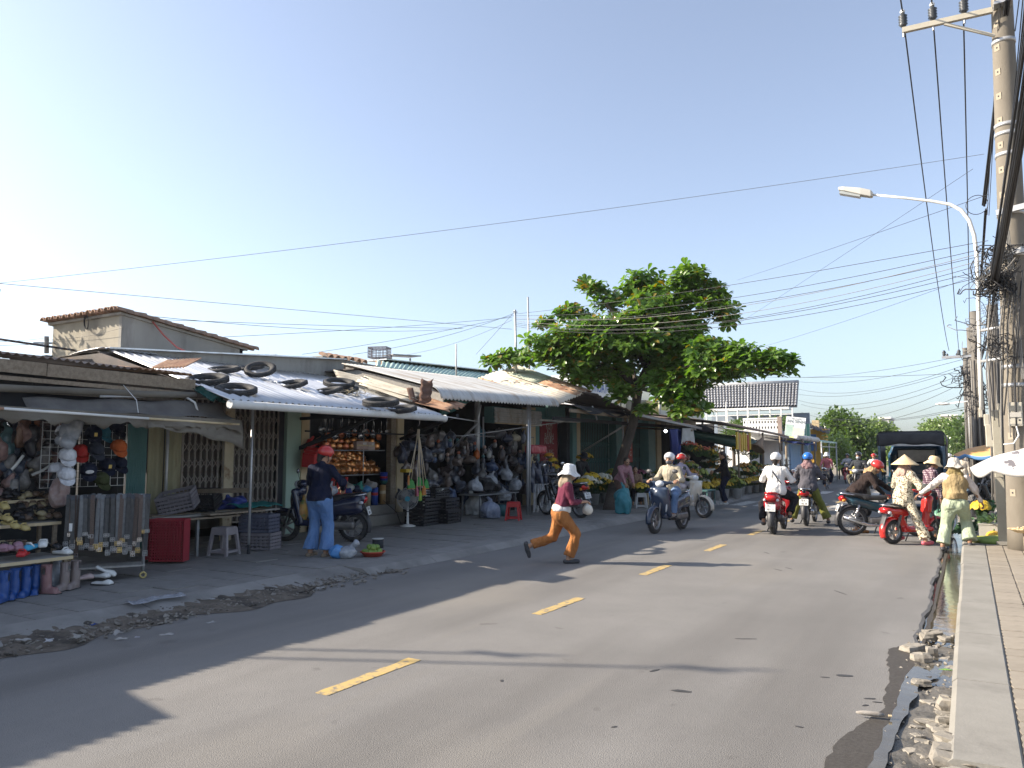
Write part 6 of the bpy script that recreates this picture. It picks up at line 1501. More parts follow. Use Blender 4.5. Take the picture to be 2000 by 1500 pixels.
# bicycle
def bicycle(label, loc, rz, frame, basket=True):
 t = thing('bicycle', label, 'bicycle', loc, rz)
 for x in (-.52, .52):
  w = bpy.data.objects.new('wheel', None); COL.objects.link(w); w.parent = t; w.location = (x, 0, .33)
  MB().torus((0,0,0), (0,1,0), .31, .020, 30, 8).build('tyre', M_rubber, w)
  mb = MB(); mb.torus((0,0,0), (0,1,0), .288, .010, 30, 6); mb.cyl((0,-.05,0), (0,.05,0), .02, n=8)
  for k in range(14): a = 2 * math.pi * k / 14; mb.bar((.018 * math.cos(a + 1),.03 * (-1) ** k,.018 * math.sin(a + 1)), (.285 * math.cos(a),0,.285 * math.sin(a)), .004)
  mb.build('rim', M_chrome, w)
 mb = MB(); bb = (-.08, 0, .28); st = (-.22, 0, .72); hd = (.34, 0, .82); hl = (.38, 0, .68)
 for a, b in ((bb,st), (bb,hl), (st,hl), ((-.52,.05,.33),bb), ((-.52,.05,.33),st), (hd,hl), (hl,(.52,.05,.33)), (hl,(.52,-.05,.33)), ((-.52,-.05,.33),bb), ((-.52,-.05,.33),st)): mb.tube([a,b], .016, 7)
 mb.build('frame', frame, t); MB().tube([(.22,.28,1.0),(.33,.2,.98),(.34,0,.92),(.33,-.2,.98),(.22,-.28,1.0)], .013, 7).build('handlebar', M_chrome, t); MB().tube([hd,(.34,0,.93)], .016, 7).build('stem', M_chrome, t)
 MB().ball((-.24,0,.79), (.14,.09,.045), 10, 7).build('saddle', M_seat, t); MB().tube([st,(-.24,0,.77)], .014, 6).build('seat_post', M_chrome, t)
 mb = MB(); mb.cyl((-.08,-.06,.28), (-.08,.06,.28), .09, n=16); mb.bar((-.08,.08,.28), (.06,.10,.20), .02); mb.bar((-.08,-.08,.28), (-.22,-.10,.36), .02); mb.build('crank', M_engine, t)
 for x in (-.52, .52): mb = MB(); mb.grid(lambda u, v: (x + .345 * math.cos(R(20 + 150 * u)),(v - .5) * .06,.33 + .345 * math.sin(R(20 + 150 * u))), 14, 2); mb.build('mudguard', frame, t, thick=.005)
 if basket:
  mb = MB(); 
  for k in range(5): mb.tube([(.42,-.15,.72 + .06 * k),(.68,-.17,.72 + .06 * k),(.68,.17,.72 + .06 * k),(.42,.15,.72 + .06 * k),(.42,-.15,.72 + .06 * k)], .006, 5)
  for k in range(9): y = -.16 + .04 * k; mb.bar((.68,y,.72), (.68,y,.97), .006); mb.bar((.42,y,.72), (.42,y,.97), .006)
  mb.box((.55,0,.72), (.26,.32,.008)); mb.build('basket', M_steel, t)
 return t
BC = bicycle('bicycle with a front basket ridden down the far road by the person in pink', (-5.7,38.2,0), R(-86), P_black)
bicycle('green bicycle half hidden between the checked shirt and the mint trousers', (-.45,17.6,0), R(80), paint('green_frame',(.12,.28,.20)))
bicycle('bicycle leaning in the shade of the white parasol by the thick pole', (1.05,17.2,.1), R(35), P_grey)
bicycle('bicycle parked on the right pavement beyond the vegetables', (.55,24.5,.1), R(15), P_grey)
# ================================================================== PEOPLE
M_skin = mat('skin', (.36,.20,.125), .55, c2=(.40,.23,.145), sc=9, sss=.1); M_skind = mat('tanned_skin', (.27,.145,.09), .55, c2=(.31,.17,.105), sc=9)
M_lip = mat('lips', (.30,.10,.08), .5); M_eye = mat('eyes', (.015,.012,.012), .2); M_hair = mat('black_hair', (.012,.010,.009), .5, c2=(.025,.02,.018), sc=30, stretch=(1,1,.2))
def ik(a, c, l1, l2, pole):
 a, c = V3(a), V3(c); d = c - a; L = np.linalg.norm(d); 
 if L > (l1 + l2) * .999: c = a + d / L * (l1 + l2) * .999; d = c - a; L = np.linalg.norm(d)
 u = d / L; x = (l1 * l1 - l2 * l2 + L * L) / (2 * L); h = math.sqrt(max(l1 * l1 - x * x,0)); p = V3(pole) - u * (V3(pole) @ u); return a + u * x + unit(p) * h, c

def hand(s, w, d, up, sc, curl=.9, l=0):
 """palm, four unequal bent fingers and a side thumb; d along the hand, up = back of the hand"""
 d = unit(d); up = unit(V3(up) - d * (V3(up) @ d)); sd = np.cross(up, d); w = V3(w)
 s.box(w + d * .048 * sc, (.046 * sc,.036 * sc,.013 * sc), .012 * sc, .012, l, rot=np.stack([d,sd,up],1))
 for i, (o, ln) in enumerate(((.029,.066),(.010,.075),(-.010,.070),(-.028,.055))):
  p0 = w + d * .088 * sc + sd * o * sc; p1 = p0 + (d * math.cos(curl * .5) - up * math.sin(curl * .5)) * ln * .5 * sc
  p2 = p1 + (d * math.cos(curl * 1.3) - up * math.sin(curl * 1.3)) * ln * .32 * sc; p3 = p2 + (d * math.cos(curl * 2.) - up * math.sin(curl * 2.)) * ln * .25 * sc
  s.cap(p0, p1, .0092 * sc, .0085 * sc, .004, l).cap(p1, p2, .0085 * sc, .008 * sc, .003, l).cap(p2, p3, .008 * sc, .007 * sc, .003, l)
 q0 = w + d * .026 * sc + sd * .034 * sc; q1 = q0 + (d * .7 + sd * .7 - up * .25) * .038 * sc; q2 = q1 + (d * .95 + sd * .1 - up * .5) * .034 * sc
 s.cap(q0, q1, .013 * sc, .0105 * sc, .008, l).cap(q1, q2, .0105 * sc, .0085 * sc, .004, l)

def person(label, loc, rz, pel=.86, lean=0., side=0., twist=0., feet=None, knees=None, hands=None, elbows=None, head=(0,0), height=1.56, skin=None, shirt=None, pants=None, shoes=None,
     sleeve=1., flare=.085, thigh=.088, hat=None, hair=True, mask=None, group=None, fine=.011, extra=None, bulk=1., shirt_len=.10, cuff=None, bare_ankle=True, curl=.9, hup=None, foot_dir=None, scarf=None, waist=None):
 t = thing('person', label, 'person', loc, rz, group); k = height / 1.58; skin = skin or M_skin
 P0 = V3((0,0,pel)); R_ = rotm(side, lean, 0); up = R_ @ V3((0,0,1)); fw = R_ @ V3((1,0,0)); lf = R_ @ V3((0,1,0))
 ch = P0 + up * .33 * k; nk = P0 + up * .475 * k; tw = rotm(0, 0, twist); sl = tw @ lf
 hips = [P0 + V3((0,s * .085 * k,-.02)) for s in (1,-1)]; sh = [nk - up * .045 * k + sl * s * .168 * k for s in (1,-1)]
 feet = feet or [(.02,.10,.08), (.02,-.10,.08)]; knees = knees or [(1,.1,0), (1,-.1,0)]
 hands = hands or [(.05,.24,.72), (.05,-.24,.72)]; elbows = elbows or [(-1,.5,-.2), (-1,-.5,-.2)]
 kn, an = [], []; el, wr = [], []
 for i in (0, 1):
  a, b = ik(hips[i], feet[i], .385 * k, .385 * k, knees[i]); kn.append(a); an.append(b)
  a, b = ik(sh[i], hands[i], .265 * k, .235 * k, elbows[i]); el.append(a); wr.append(b)
 # head frame
 hy, hp = head; hr = rotm(0, hp, hy); hu, hf, hl = hr @ V3((0,0,1)), hr @ V3((1,0,0)), hr @ V3((0,1,0)); hb = nk + up * .055 * k + fw * .012; hc = hb + hu * .105 * k + hf * .018 * k
 HP = lambda x, y, z: hc + (hf * x + hl * y + hu * z) * k
 HR = np.stack([hf,hl,hu], 1)
 s = Sdf()
 s.ell(HP(-.008,0,.028), V3((.092,.074,.088)) * k, .02, 0, HR).ell(HP(.022,0,-.030), V3((.066,.056,.078)) * k, .03, 0, HR).ell(HP(.058,0,-.083), V3((.025,.026,.02)) * k, .02, 0, HR)
 s.cap(HP(.078,0,.01), HP(.098,0,-.022), .010 * k, .014 * k, .010, 0).ell(HP(.068,.03,-.03), V3((.022,.022,.02)) * k, .02, 0, HR).ell(HP(.068,-.03,-.03), V3((.022,.022,.02)) * k, .02, 0, HR)
 s.cap(HP(.080,.042,.026), HP(.080,-.042,.026), .009 * k, None, .012, 0)
 for y in (.033, -.033): s.ell(HP(.076,y,.008), V3((.011,.015,.009)) * k, .004, 2, HR)
 s.cap(HP(.083,.02,-.053), HP(.083,-.02,-.053), .009 * k, None, .006, 1)
 for y in (.074, -.074): s.ell(HP(-.005,y,-.005), V3((.018,.009,.03)) * k, .006, 0, HR)
 s.cap(hb - up * .06 * k, HP(-.012,0,-.03), .054 * k, .050 * k, .03, 0)
 s.cap(P0, ch, .085 * k, .09 * k, .03, 0).cap(ch, nk - up * .05, .09 * k, .07 * k, .03, 0)
 for i in (0, 1):
  s.cap(nk - up * .05 * k, sh[i], .05 * k, .045 * k, .03, 0).cap(sh[i], el[i], .038 * k, .034 * k, .02, 0).cap(el[i], wr[i], .035 * k, .025 * k, .015, 0)
  hd_ = unit(wr[i] - el[i]) if hup is None or len(hup[i]) < 6 else unit(hup[i][3:]); hu_ = (hup[i][:3] if hup is not None else (0,.3 * (1 if i == 0 else -1),1) if abs(hd_[2]) < .75 else (0,1 if i == 0 else -1,0))
  if fine < .016: hand(s, wr[i], hd_, hu_, 1.0 * k, curl, 0)
  else: s.ell(wr[i] + hd_ * .06, (.035,.035,.06), .02, 0)
  s.cap(hips[i], kn[i], .06 * k, .05 * k, .03, 0).cap(kn[i], an[i], .048 * k, .036 * k, .02, 0)
  fd = unit(foot_dir[i]) if foot_dir else V3((1,0,-.0)); dn = V3((0,0,-1)) if abs(fd[2]) < .5 else unit(np.cross(np.cross(fd,(0,0,-1)),fd))
  s.cap(an[i] + dn * .045, an[i] + dn * .055 + fd * .12, .034 * k, .024 * k, .02, 0)
 o = s.build('body', [skin,M_lip,M_eye], t, fine if fine > .016 else .0085, lab=True)
 # trousers
 if pants:
  g_ = Sdf(); g_.ell(P0 + V3((-.02,0,-.02)), V3((.125 * bulk,.165 * bulk,.13)) * k, .05).cap(P0, P0 + up * .10 * k, .115 * bulk * k, .118 * bulk * k, .04)
  for i in (0, 1):
   e = kn[i] + (an[i] - kn[i]) * (.93 if bare_ankle else 1.03)
   g_.cap(hips[i] + V3((0,0,-.02)), kn[i], (thigh + .018) * bulk * k, thigh * .82 * k, .05).cone(kn[i] - unit(an[i] - kn[i]) * .03, e, thigh * .80 * k, flare * k, .03)
  g_.build('trousers', pants, t, max(fine,.012), fold=.012 if fine < .016 else .003, fw=(11,11,6), seed=len(label))
 if shirt:
  g_ = Sdf(); b = bulk
  if shirt_len > 0:
   g_.ell(P0 + V3((-.015,0,.0)), V3((.145 * b,.186 * b,.17)) * k, .05).cone(P0 - up * shirt_len * k, P0 + up * .12 * k, .150 * b * k, .135 * b * k, .05)
   g_.cutbox(P0 - up * (shirt_len + .15) * k, V3((.3,.3,.15)) * k, R_)
  g_.ell(P0 + up * .14 * k, V3((.115 * b,.15 * b,.16)) * k, .05, rot=R_).ell(ch + fw * .01, V3((.118 * b,.165 * b,.17)) * k, .05, rot=R_).cap(sh[0] * .78 + sh[1] * .22, sh[1] * .78 + sh[0] * .22, .072 * k, None, .05)
  g_.cone(nk - up * .03, hb + up * .015 * k, .066 * k, .062 * k, .02)
  for i in (0, 1):
   g_.cap(sh[i], el[i] if sleeve > .6 else sh[i] + (el[i] - sh[i]) * .7, .064 * b * k, .053 * k, .035)
   if sleeve > .6: g_.cone(el[i] - unit(wr[i] - el[i]) * .03, el[i] + (wr[i] - el[i]) * min(1.03,sleeve), .052 * k, .040 * k, .03)
  g_.build('shirt', shirt, t, max(fine,.012), fold=.012 if fine < .016 else .003, fw=(12,12,7), seed=len(label) + 3)
 if waist:
  mb = Sdf(); mb.cone(P0 + up * .03 * k, P0 + up * .115 * k, .148 * bulk * k, .138 * bulk * k, .02).ell(P0 + V3((.0,-.09,.05)), (.12,.09,.05), .04); mb.build('waist_cloth', waist, t, .012, fold=.007, fw=(16,16,9))
 if shoes:
  for i in (0, 1):
   fd = unit(foot_dir[i]) if foot_dir else V3((1,0,0)); dn = V3((0,0,-1)) if abs(fd[2]) < .5 else unit(np.cross(np.cross(fd,(0,0,-1)),fd)); a = an[i] + dn * .052
   f_ = Sdf(); f_.cap(a - fd * .045, a + fd * .05, .040 * k, .042 * k, .02).cap(a + fd * .04, a + fd * .145, .043 * k, .032 * k, .02)
   f_.cutcap(a - fd * .02 - dn * .055, a + fd * .055 - dn * .05, .04 * k, .035 * k); f_.build('shoe', shoes, t, .012)
 if hair:
  h_ = Sdf(); h_.ell(HP(-.022,0,.034), V3((.094,.084,.094)) * k, .02, 0, HR).cap(HP(-.07,0,0), HP(-.075,0,-.09), .055 * k, .04 * k, .03)
  h_.cutbox(HP(.10,0,-.06), V3((.07,.10,.085)) * k, HR); h_.build('hair', M_hair, t, .012)
 if mask is not None: Sdf().ell(HP(.052,0,-.05), V3((.058,.060,.050)) * k, .01, 0, HR).build('face_mask', mask, t, .010)
 if scarf is not None:
  sc_ = Sdf(); sc_.ell(HP(-.03,0,-.075), V3((.10,.092,.075)) * k, .03, 0, HR).cap(nk + sl * .09 * k, nk - sl * .09 * k, .070 * k, None, .04).ell(nk - fw * .075 * k - up * .02, V3((.06,.12,.085)) * k, .04, rot=R_)
  sc_.cutbox(HP(.10,0,-.03), V3((.06,.07,.06)) * k, HR); sc_.build('scarf', scarf, t, .012, fold=.009, fw=(20,20,12))
 if hat:
  kind, hm = hat[0], hat[1]
  if kind in ('bucket', 'brim'):
   mb = MB(); bw = .165 if kind == 'bucket' else .2; dr = -.055 if kind == 'bucket' else -.01
   def fn(u, v):
    a = 2 * math.pi * u
    prof = [(0,.128), (.05,.125), (.082,.105), (.095,.06), (.102,.02), (.125,.0 + dr * .35), (bw,dr)]
    q = v * (len(prof) - 1); i = min(int(q), len(prof) - 2); f = q - i; r_ = prof[i][0] * (1 - f) + prof[i + 1][0] * f; z_ = prof[i][1] * (1 - f) + prof[i + 1][1] * f
    w_ = max(0, v - .7) / .3
    return HP(r_ * math.cos(a) * 1.08 - .005, r_ * math.sin(a) * .95, z_ + .02 + w_ * (.014 * math.sin(3 * a + 1) + .008 * math.sin(7 * a)))
   mb.grid(fn, 36, 18); mb.build('hat', hm, t, thick=.005)
  elif kind == 'cone':
   mb = MB(); mb.grid(lambda u, v: HP(.235 * v * math.cos(6.2832 * u) - .01,.235 * v * math.sin(6.2832 * u),.165 - .19 * v + .006 * math.sin(v * 100)), 32, 16); ho = mb.build('conical_hat', hm, t, thick=.005)
   MB().tube([HP(.0,.08,.0),HP(.05,.05,-.09),HP(.055,-.05,-.09),HP(0,-.08,0)], .008, 6).build('chin_strap', M_bluetarp, t)
  else:
   f_ = Sdf(); f_.ell(HP(-.008,0,.045), V3((.128,.112,.108)) * k, .02, 0, HR); f_.cutbox(HP(.02,0,-.08), V3((.2,.2,.068)) * k, HR, .01); f_.cutbox(HP(.13,0,-.01), V3((.06,.075,.05)) * k, HR, .02)
   hh = f_.build('helmet', hm, t, .010)
   MB().tube([HP(.0,.105,.0),HP(.035,.075,-.07),HP(.05,0,-.108),HP(.035,-.075,-.07),HP(0,-.105,0)], .006, 6).build('chin_strap', M_dark, t)
   if kind == 'visor':
    mb = MB(); mb.grid(lambda u, v: HP(.10 + .10 * v * (1 - .5 * (2 * u - 1) ** 2),(2 * u - 1) * .095,.045 - .03 * v - .03 * (2 * u - 1) ** 2), 12, 5); mb.build('visor', hat[2], hh, thick=.005)
   if kind == 'stripe':
    for y in (-.05, .0, .05): MB().tube([HP(-.13,y,.03),HP(-.09,y,.115),HP(-.01,y,.153),HP(.07,y,.125),HP(.115,y,.06)], .009, 5).build('stripe', hat[2], hh)
 if extra: extra(t, dict(HP=HP,ch=ch,nk=nk,sh=sh,el=el,wr=wr,P0=P0,up=up,fw=fw,lf=lf,kn=kn,an=an,R=R_,k=k,HR=HR))
 return t
C_ = cloth
W_hat = cloth('white_cotton', (.72,.72,.72)); M_straw = mat('pale_straw', (.56,.43,.25), .8, c2=(.63,.50,.31), sc=8, bump=.002, bsc=120); M_wcloth = cloth('white_cloth', (.66,.65,.63))
H_white = paint('white_helmet', (.68,.68,.68)); H_blue = paint('blue_helmet', (.03,.16,.55)); H_red = paint('red_helmet', (.50,.03,.025)); H_dark = paint('dark_helmet', (.03,.03,.035))
M_denim = cloth('blue_denim', (.10,.17,.31), (.17,.25,.40), 5); M_dkpant = cloth('dark_trousers', (.018,.018,.022)); M_navy = cloth('navy_knit', (.012,.016,.038)); M_maskl = cloth('pale_mask', (.45,.50,.56))
def bag_strap(m, r=.012):
 def f(t, j):
  a, b = j['sh'][0] * .6 + j['nk'] * .4, j['P0'] + j['lf'] * -.17 + j['up'] * .06; o = -j['fw'] * .142
  MB().tube([a + j['fw'] * .02 + j['up'] * .045,a * .75 + b * .25 + o * .95,a * .5 + b * .5 + o,a * .2 + b * .8 + o * .8,b], r, 6).build('bag_strap', m, t)
 return f

# the woman hurrying across the road
def walk_extra(t, j):
 w = (j['wr'][0] + j['wr'][1]) / 2
 b = Sdf(); b.ell((0,.01,-.08), (.08,.06,.07), .03).ell((.02,-.02,-.05), (.06,.06,.06), .03).cap((0,0,0), (.0,0,.04), .03, .012, .03); o = b.build('plastic_bag', mat('white_bag',(.52,.50,.45),.45,c2=(.6,.58,.53),sc=12), None, .011, fold=.013, fw=(30,30,22)); 
 M_ = t.matrix_basis; c = M_ @ Vector(w + V3((.07,0,-.05))); o.location = c; tag(o, 'small knotted white plastic bag carried by the striding woman', 'plastic bag')
person('woman striding across the road in white bucket hat, plum top and rust brown trousers', (-5.30,10.38,0), R(36), pel=.74, lean=.20, feet=[(.28 - .2,-.06,.085),(-.46,.07,.24)][::-1] if False else [(-.45,.08,.25),(.10,-.07,.085)], knees=[(1,.05,-.6),(1,0,.2)],
    foot_dir=[(.25,0,-.97),(1,0,0)], hands=[(.34,.07,.90),(.33,-.03,.90)], elbows=[(-.8,.5,-.6),(-.5,-.6,-.7)], head=(-.05,.10), height=1.5, shirt=cloth('plum_knit',(.16,.035,.065)), pants=cloth('rust_trousers',(.36,.15,.05),(.27,.105,.034)), shoes=M_bplast,
    hat=('bucket',W_hat), mask=mat('skin_mask',(.33,.22,.17),.8), scarf=cloth('beige_scarf',(.33,.27,.20),(.22,.17,.12),30), waist=M_wcloth, flare=.085, thigh=.098, sleeve=1., extra=walk_extra, hair=True, bulk=1.05, shirt_len=0)

# woman at the parked scooter
person('woman in red helmet, navy top and wide blue jeans standing by the navy scooter', G(621,1087,.1), R(100), pel=.86, lean=.10, feet=[(0,.14,.075),(.02,-.12,.075)], hands=[(.36,.16,1.02),(.32,-.20,1.0)], elbows=[(-.3,.9,-.5),(-.3,-.9,-.5)], head=(-.6,.25), height=1.60,
    shirt=M_navy, pants=cloth('washed_denim',(.10,.19,.38),(.15,.26,.46),4), shirt_len=.045, shoes=cloth('beige_shoes',(.28,.22,.16)), hat=('helmet',H_red), flare=.108, thigh=.098, hair=True, bulk=1.04)

# riders.  bike geometry: seat about (-.15, 0, .80), grips (.2, +-.35, 1.03)
def rider(label, B, **kw):
 l = B.location; rz = B.rotation_euler.z; off = kw.pop('off', -.16); pelz = kw.pop('pelz', .86)
 d = dict(pel=pelz, feet=[(.30,.17,.40),(.30,-.17,.40)], knees=[(1,.6,.5),(1,-.6,.5)], hands=[(.34,.31,1.06),(.34,-.31,1.06)], elbows=[(-.5,.5,-.9),(-.5,-.5,-.9)], lean=.08); d.update(kw)
 return person(label, (l[0] + off * math.cos(rz),l[1] + off * math.sin(rz),l[2]), rz, **d)
rider('rider in white helmet, pale mask, beige jacket and jeans coming toward the viewer', B1, shirt=cloth('beige_jacket',(.47,.42,.32)), pants=M_denim, shoes=cloth('grey_shoes',(.32,.30,.28)), hat=('helmet',H_white), mask=cloth('grey_mask',(.16,.17,.19)), head=(.15,.05), bulk=1.08, height=1.6)
rider('rider in red and white helmet and lilac jacket, turned toward the flower shop', B2, shirt=cloth('lilac_jacket',(.40,.36,.45)), pants=cloth('pale_trousers',(.50,.45,.46)), shoes=M_bplast, hat=('stripe',H_red,W_hat), head=(.9,.05), height=1.55)
rider('rider seen from behind in white helmet and white jacket with dark cross strap', B3, shirt=cloth('white_jacket',(.68,.67,.65),(.60,.59,.57)), pants=M_dkpant, shoes=M_bplast, hat=('helmet',H_white), feet=[(.02,.28,.22),(.06,-.24,.38)], knees=[(1,.9,.3),(1,-.8,.5)], extra=bag_strap(M_dark), bulk=1.12, height=1.6)
rider('rider seen from behind in blue helmet, grey hooded jacket and olive trousers', B4, shirt=cloth('grey_hoodie',(.075,.072,.085),(.10,.095,.11)), pants=cloth('olive_trousers',(.13,.14,.03),(.19,.19,.05)), shoes=M_bplast, hat=('helmet',H_blue), feet=[(.02,.40,.085),(.04,-.42,.085)], knees=[(.8,.7,.5),(.8,-.7,.5)], scarf=cloth('floral_scarf',(.12,.05,.06),(.3,.22,.22),60), bulk=1.15, flare=.10, height=1.6, off=-.2)
# bending beside the teal motorbike
person('person in red helmet with yellow visor bending over the teal motorbike', (-2.05,17.55,0), R(12), pel=.82, lean=.62, feet=[(-.02,.10,.08),(.02,-.12,.08)], hands=[(.72,.18,.82),(.50,-.18,.80)], elbows=[(-.2,.8,-.6),(-.4,-.8,-.3)], head=(-.25,.55), height=1.62,
    shirt=cloth('dark_brown_jacket',(.035,.024,.022)), pants=M_dkpant, shoes=cloth('orange_shoes',(.5,.25,.1)), hat=('visor',H_red,paint('yellow_visor',(.6,.35,.05))), scarf=cloth('tan_face_cloth',(.46,.31,.17)), bulk=1.15)
# seated on the red electric scooter
def print_dress(t, j): pass
M_floral = mat('floral_cloth', (.52,.46,.34), .9, c2=(.60,.54,.42), sc=8, c3=(.10,.07,.04), sc3=34, t3=(.50,.56), bump=.001, bsc=200)
rider('rider in pointed conical hat and floral cream clothes on the red electric scooter', B6, shirt=M_floral, pants=M_floral, shoes=mat('pink_sandal',(.6,.12,.16),.6), hat=('cone',M_straw), off=-.20, pelz=.82, feet=[(.05,.25,.12),(.10,-.36,.085)], knees=[(1,.5,.5),(1,-.6,.4)], head=(-.35,.02), height=1.56, shirt_len=.16, bulk=1.05, hands=[(.33,.33,1.04),(.33,-.33,1.04)], scarf=cloth('pink_scarf',(.5,.34,.28)))
M_check = mat('checked_cloth', (.42,.34,.36), .9, bump=.001, bsc=200)
def _check():
 nt = M_check.node_tree; N, L = nt.nodes, nt.links; P = N['Principled BSDF']; tc = N.new('ShaderNodeTexCoord'); prev = None
 for ax in ('X', 'Y', 'Z'):
  w = N.new('ShaderNodeTexWave'); w.wave_type = 'BANDS'; w.bands_direction = ax; w.inputs['Scale'].default_value = 7.5; w.inputs['Distortion'].default_value = .4
  L.new(tc.outputs['Object'], w.inputs['Vector']); gt = N.new('ShaderNodeMath'); gt.operation = 'GREATER_THAN'; gt.inputs[1].default_value = .62; L.new(w.outputs['Fac'], gt.inputs[0])
  if prev is None: prev = gt.outputs[0]
  else: ad = N.new('ShaderNodeMath'); ad.operation = 'ADD'; L.new(prev, ad.inputs[0]); L.new(gt.outputs[0], ad.inputs[1]); prev = ad.outputs[0]
 ra = N.new('ShaderNodeValToRGB'); ra.color_ramp.elements[0].color = (.42, .34, .36, 1); ra.color_ramp.elements[1].color = (.045, .012, .03, 1); ra.color_ramp.elements[1].position = .66
 dv = N.new('ShaderNodeMath'); dv.operation = 'DIVIDE'; dv.inputs[1].default_value = 2; L.new(prev, dv.inputs[0]); L.new(dv.outputs[0], ra.inputs[0]); L.new(ra.outputs[0], P.inputs['Base Color'])
_check()
person('woman in checked plum shirt, dark trousers and straw hat standing behind the truck', (-.72,16.95,0), R(25), pel=.85, lean=.16, feet=[(.0,.09,.075),(.06,-.09,.075)], hands=[(.38,.10,.96),(.16,-.22,.72)], elbows=[(-.5,.8,-.6),(-.8,-.6,-.2)], head=(-.15,.25), height=1.5, skin=M_skind, shirt=M_check, pants=cloth('charcoal_trousers',(.03,.04,.05)), shoes=M_skind, hat=('bucket',M_straw), flare=.085, bulk=1.05)
# the woman straddling the gutter
M_vest = cloth('ochre_vest', (.34,.26,.14), (.28,.21,.11), 7)
def vest(t, j):
 k = j['k']; g_ = Sdf(); g_.cone(j['P0'] + j['up'] * .06, j['P0'] + j['up'] * .16, .148 * 1.15, .152 * 1.15, .04).ell(j['ch'], V3((.135,.187,.18)) * k * 1.06, .05, rot=j['R']).ell(j['P0'] + j['up'] * .16, V3((.14,.175,.14)), .05, rot=j['R']); g_.build('vest', M_vest, t, .012, fold=.008, fw=(10,10,16))
 h = Sdf(); h.ell(j['HP'](-.02,0,-.04), (.10,.092,.11), .03).cap(j['nk'] + j['lf'] * .06, j['nk'] - j['lf'] * .06, .075, None, .04); h.cutbox(j['HP'](.1,0,-.03), (.05,.06,.05)); h.build('hood', cloth('ochre_hood',(.26,.20,.09)), t, .012, fold=.005)
person('woman in ochre vest and wide mint trousers straddling the gutter', (-.235,15.0,0), R(92), pel=.80, lean=.06, side=.02, feet=[(-.02,.22,.085),(.06,-.18,.165)], hands=[(.16,.56,.90),(.26,-.44,.70)], elbows=[(-.4,.6,-.8),(-.5,-.9,-.1)], head=(.1,.10), height=1.53, skin=M_skind,
    shirt=cloth('white_blouse',(.66,.60,.58)), pants=cloth('mint_trousers',(.40,.46,.33),(.33,.385,.27)), shoes=M_bplast, hat=('bucket',cloth('cream_hat',(.60,.56,.50))), flare=.118, thigh=.10, bulk=1.08, extra=vest, hair=False, bare_ankle=True, shirt_len=0)

# flower stall people in the shade
person('seller in black clothes standing among the flower buckets in profile', G(1418,985,.1), R(200), pel=.84, lean=.05, hands=[(.34,.12,.98),(.36,-.08,.96)], head=(.1,.25), height=1.58, shirt=cloth('black_shirt',(.015,.014,.016)), pants=M_navy, shoes=M_wcloth, fine=.016, flare=.09)
person('seller in dark hat and grey jacket bending over the yellow flowers', G(1128,985,.1), R(-20), pel=.84, lean=.45, hands=[(.50,.10,.80),(.45,-.15,.76)], head=(0,.3), height=1.6, shirt=cloth('grey_jacket',(.045,.045,.05)), pants=M_dkpant, hat=('brim',M_dark), fine=.016)
person('customer in pink jacket stooping behind the almond tree trunk', G(1212,992,.1), R(-35), pel=.78, lean=.60, hands=[(.5,.12,.65),(.48,-.12,.65)], head=(0,.3), height=1.55, shirt=cloth('pink_jacket',(.36,.17,.20),(.42,.25,.27)), pants=cloth('brown_pants',(.16,.10,.08)), hat=None, fine=.016)
person('seated seller in patterned tan top at the flower stools', G(1240,985,.1), R(-60), pel=.45, lean=.25, feet=[(.38,.12,.08),(.38,-.12,.08)], hands=[(.4,.1,.55),(.4,-.1,.55)], head=(0,.2), height=1.5, shirt=cloth('tan_pattern',(.34,.22,.16),(.2,.12,.08),30), pants=M_dkpant, fine=.016)
person('seller in a white top half hidden behind the lilac rider', G(1346,972,.1), R(-80), pel=.8, lean=.2, hands=[(.35,.12,.8),(.35,-.12,.8)], height=1.52, shirt=M_wcloth, pants=M_dkpant, fine=.018)
# far riders and passers-by
rider('cyclist in pink shirt and white sun hat riding toward the viewer', BC, shirt=cloth('pink_shirt',(.50,.16,.18)), pants=M_navy, hat=('bucket',W_hat), mask=M_wcloth, pelz=.92, off=-.22, feet=[(.06,.12,.30),(.22,-.12,.12)], hands=[(.44,.27,1.02),(.44,-.27,1.02)], fine=.02)
rider('man in dark jacket, dark helmet and pale mask on a motorbike beside the truck', BD, shirt=cloth('dark_jacket',(.05,.055,.065)), pants=cloth('khaki_trousers',(.16,.15,.12)), hat=('helmet',H_dark), mask=M_maskl, fine=.018, height=1.68, feet=[(.05,.3,.085),(.3,-.17,.4)])
for b, lb, c, h in ((BF[0],'rider in pale grey top and dark cap far down the road',(.45,.46,.50),H_dark), (BF[1],'far rider with dark helmet just beyond the pale grey rider',(.12,.12,.14),H_dark), (BF[2],'rider in white jacket with red helmet and a yellow bag far down the road',(.66,.64,.60),H_red), (BF[3],'rider in red jacket and white helmet beyond the orange parasol',(.45,.03,.06),H_white)):
 rider(lb, b, shirt=cloth('rider_top_%d' % int(c[0] * 100),c), pants=M_dkpant, hat=('helmet',h), fine=.02)
person('walker in pale top and light blue trousers far down the right side', (-.25,36,0), R(-90), height=1.55, shirt=cloth('cream_top',(.55,.5,.42)), pants=cloth('sky_trousers',(.35,.5,.6)), hat=('bucket',W_hat), fine=.02)
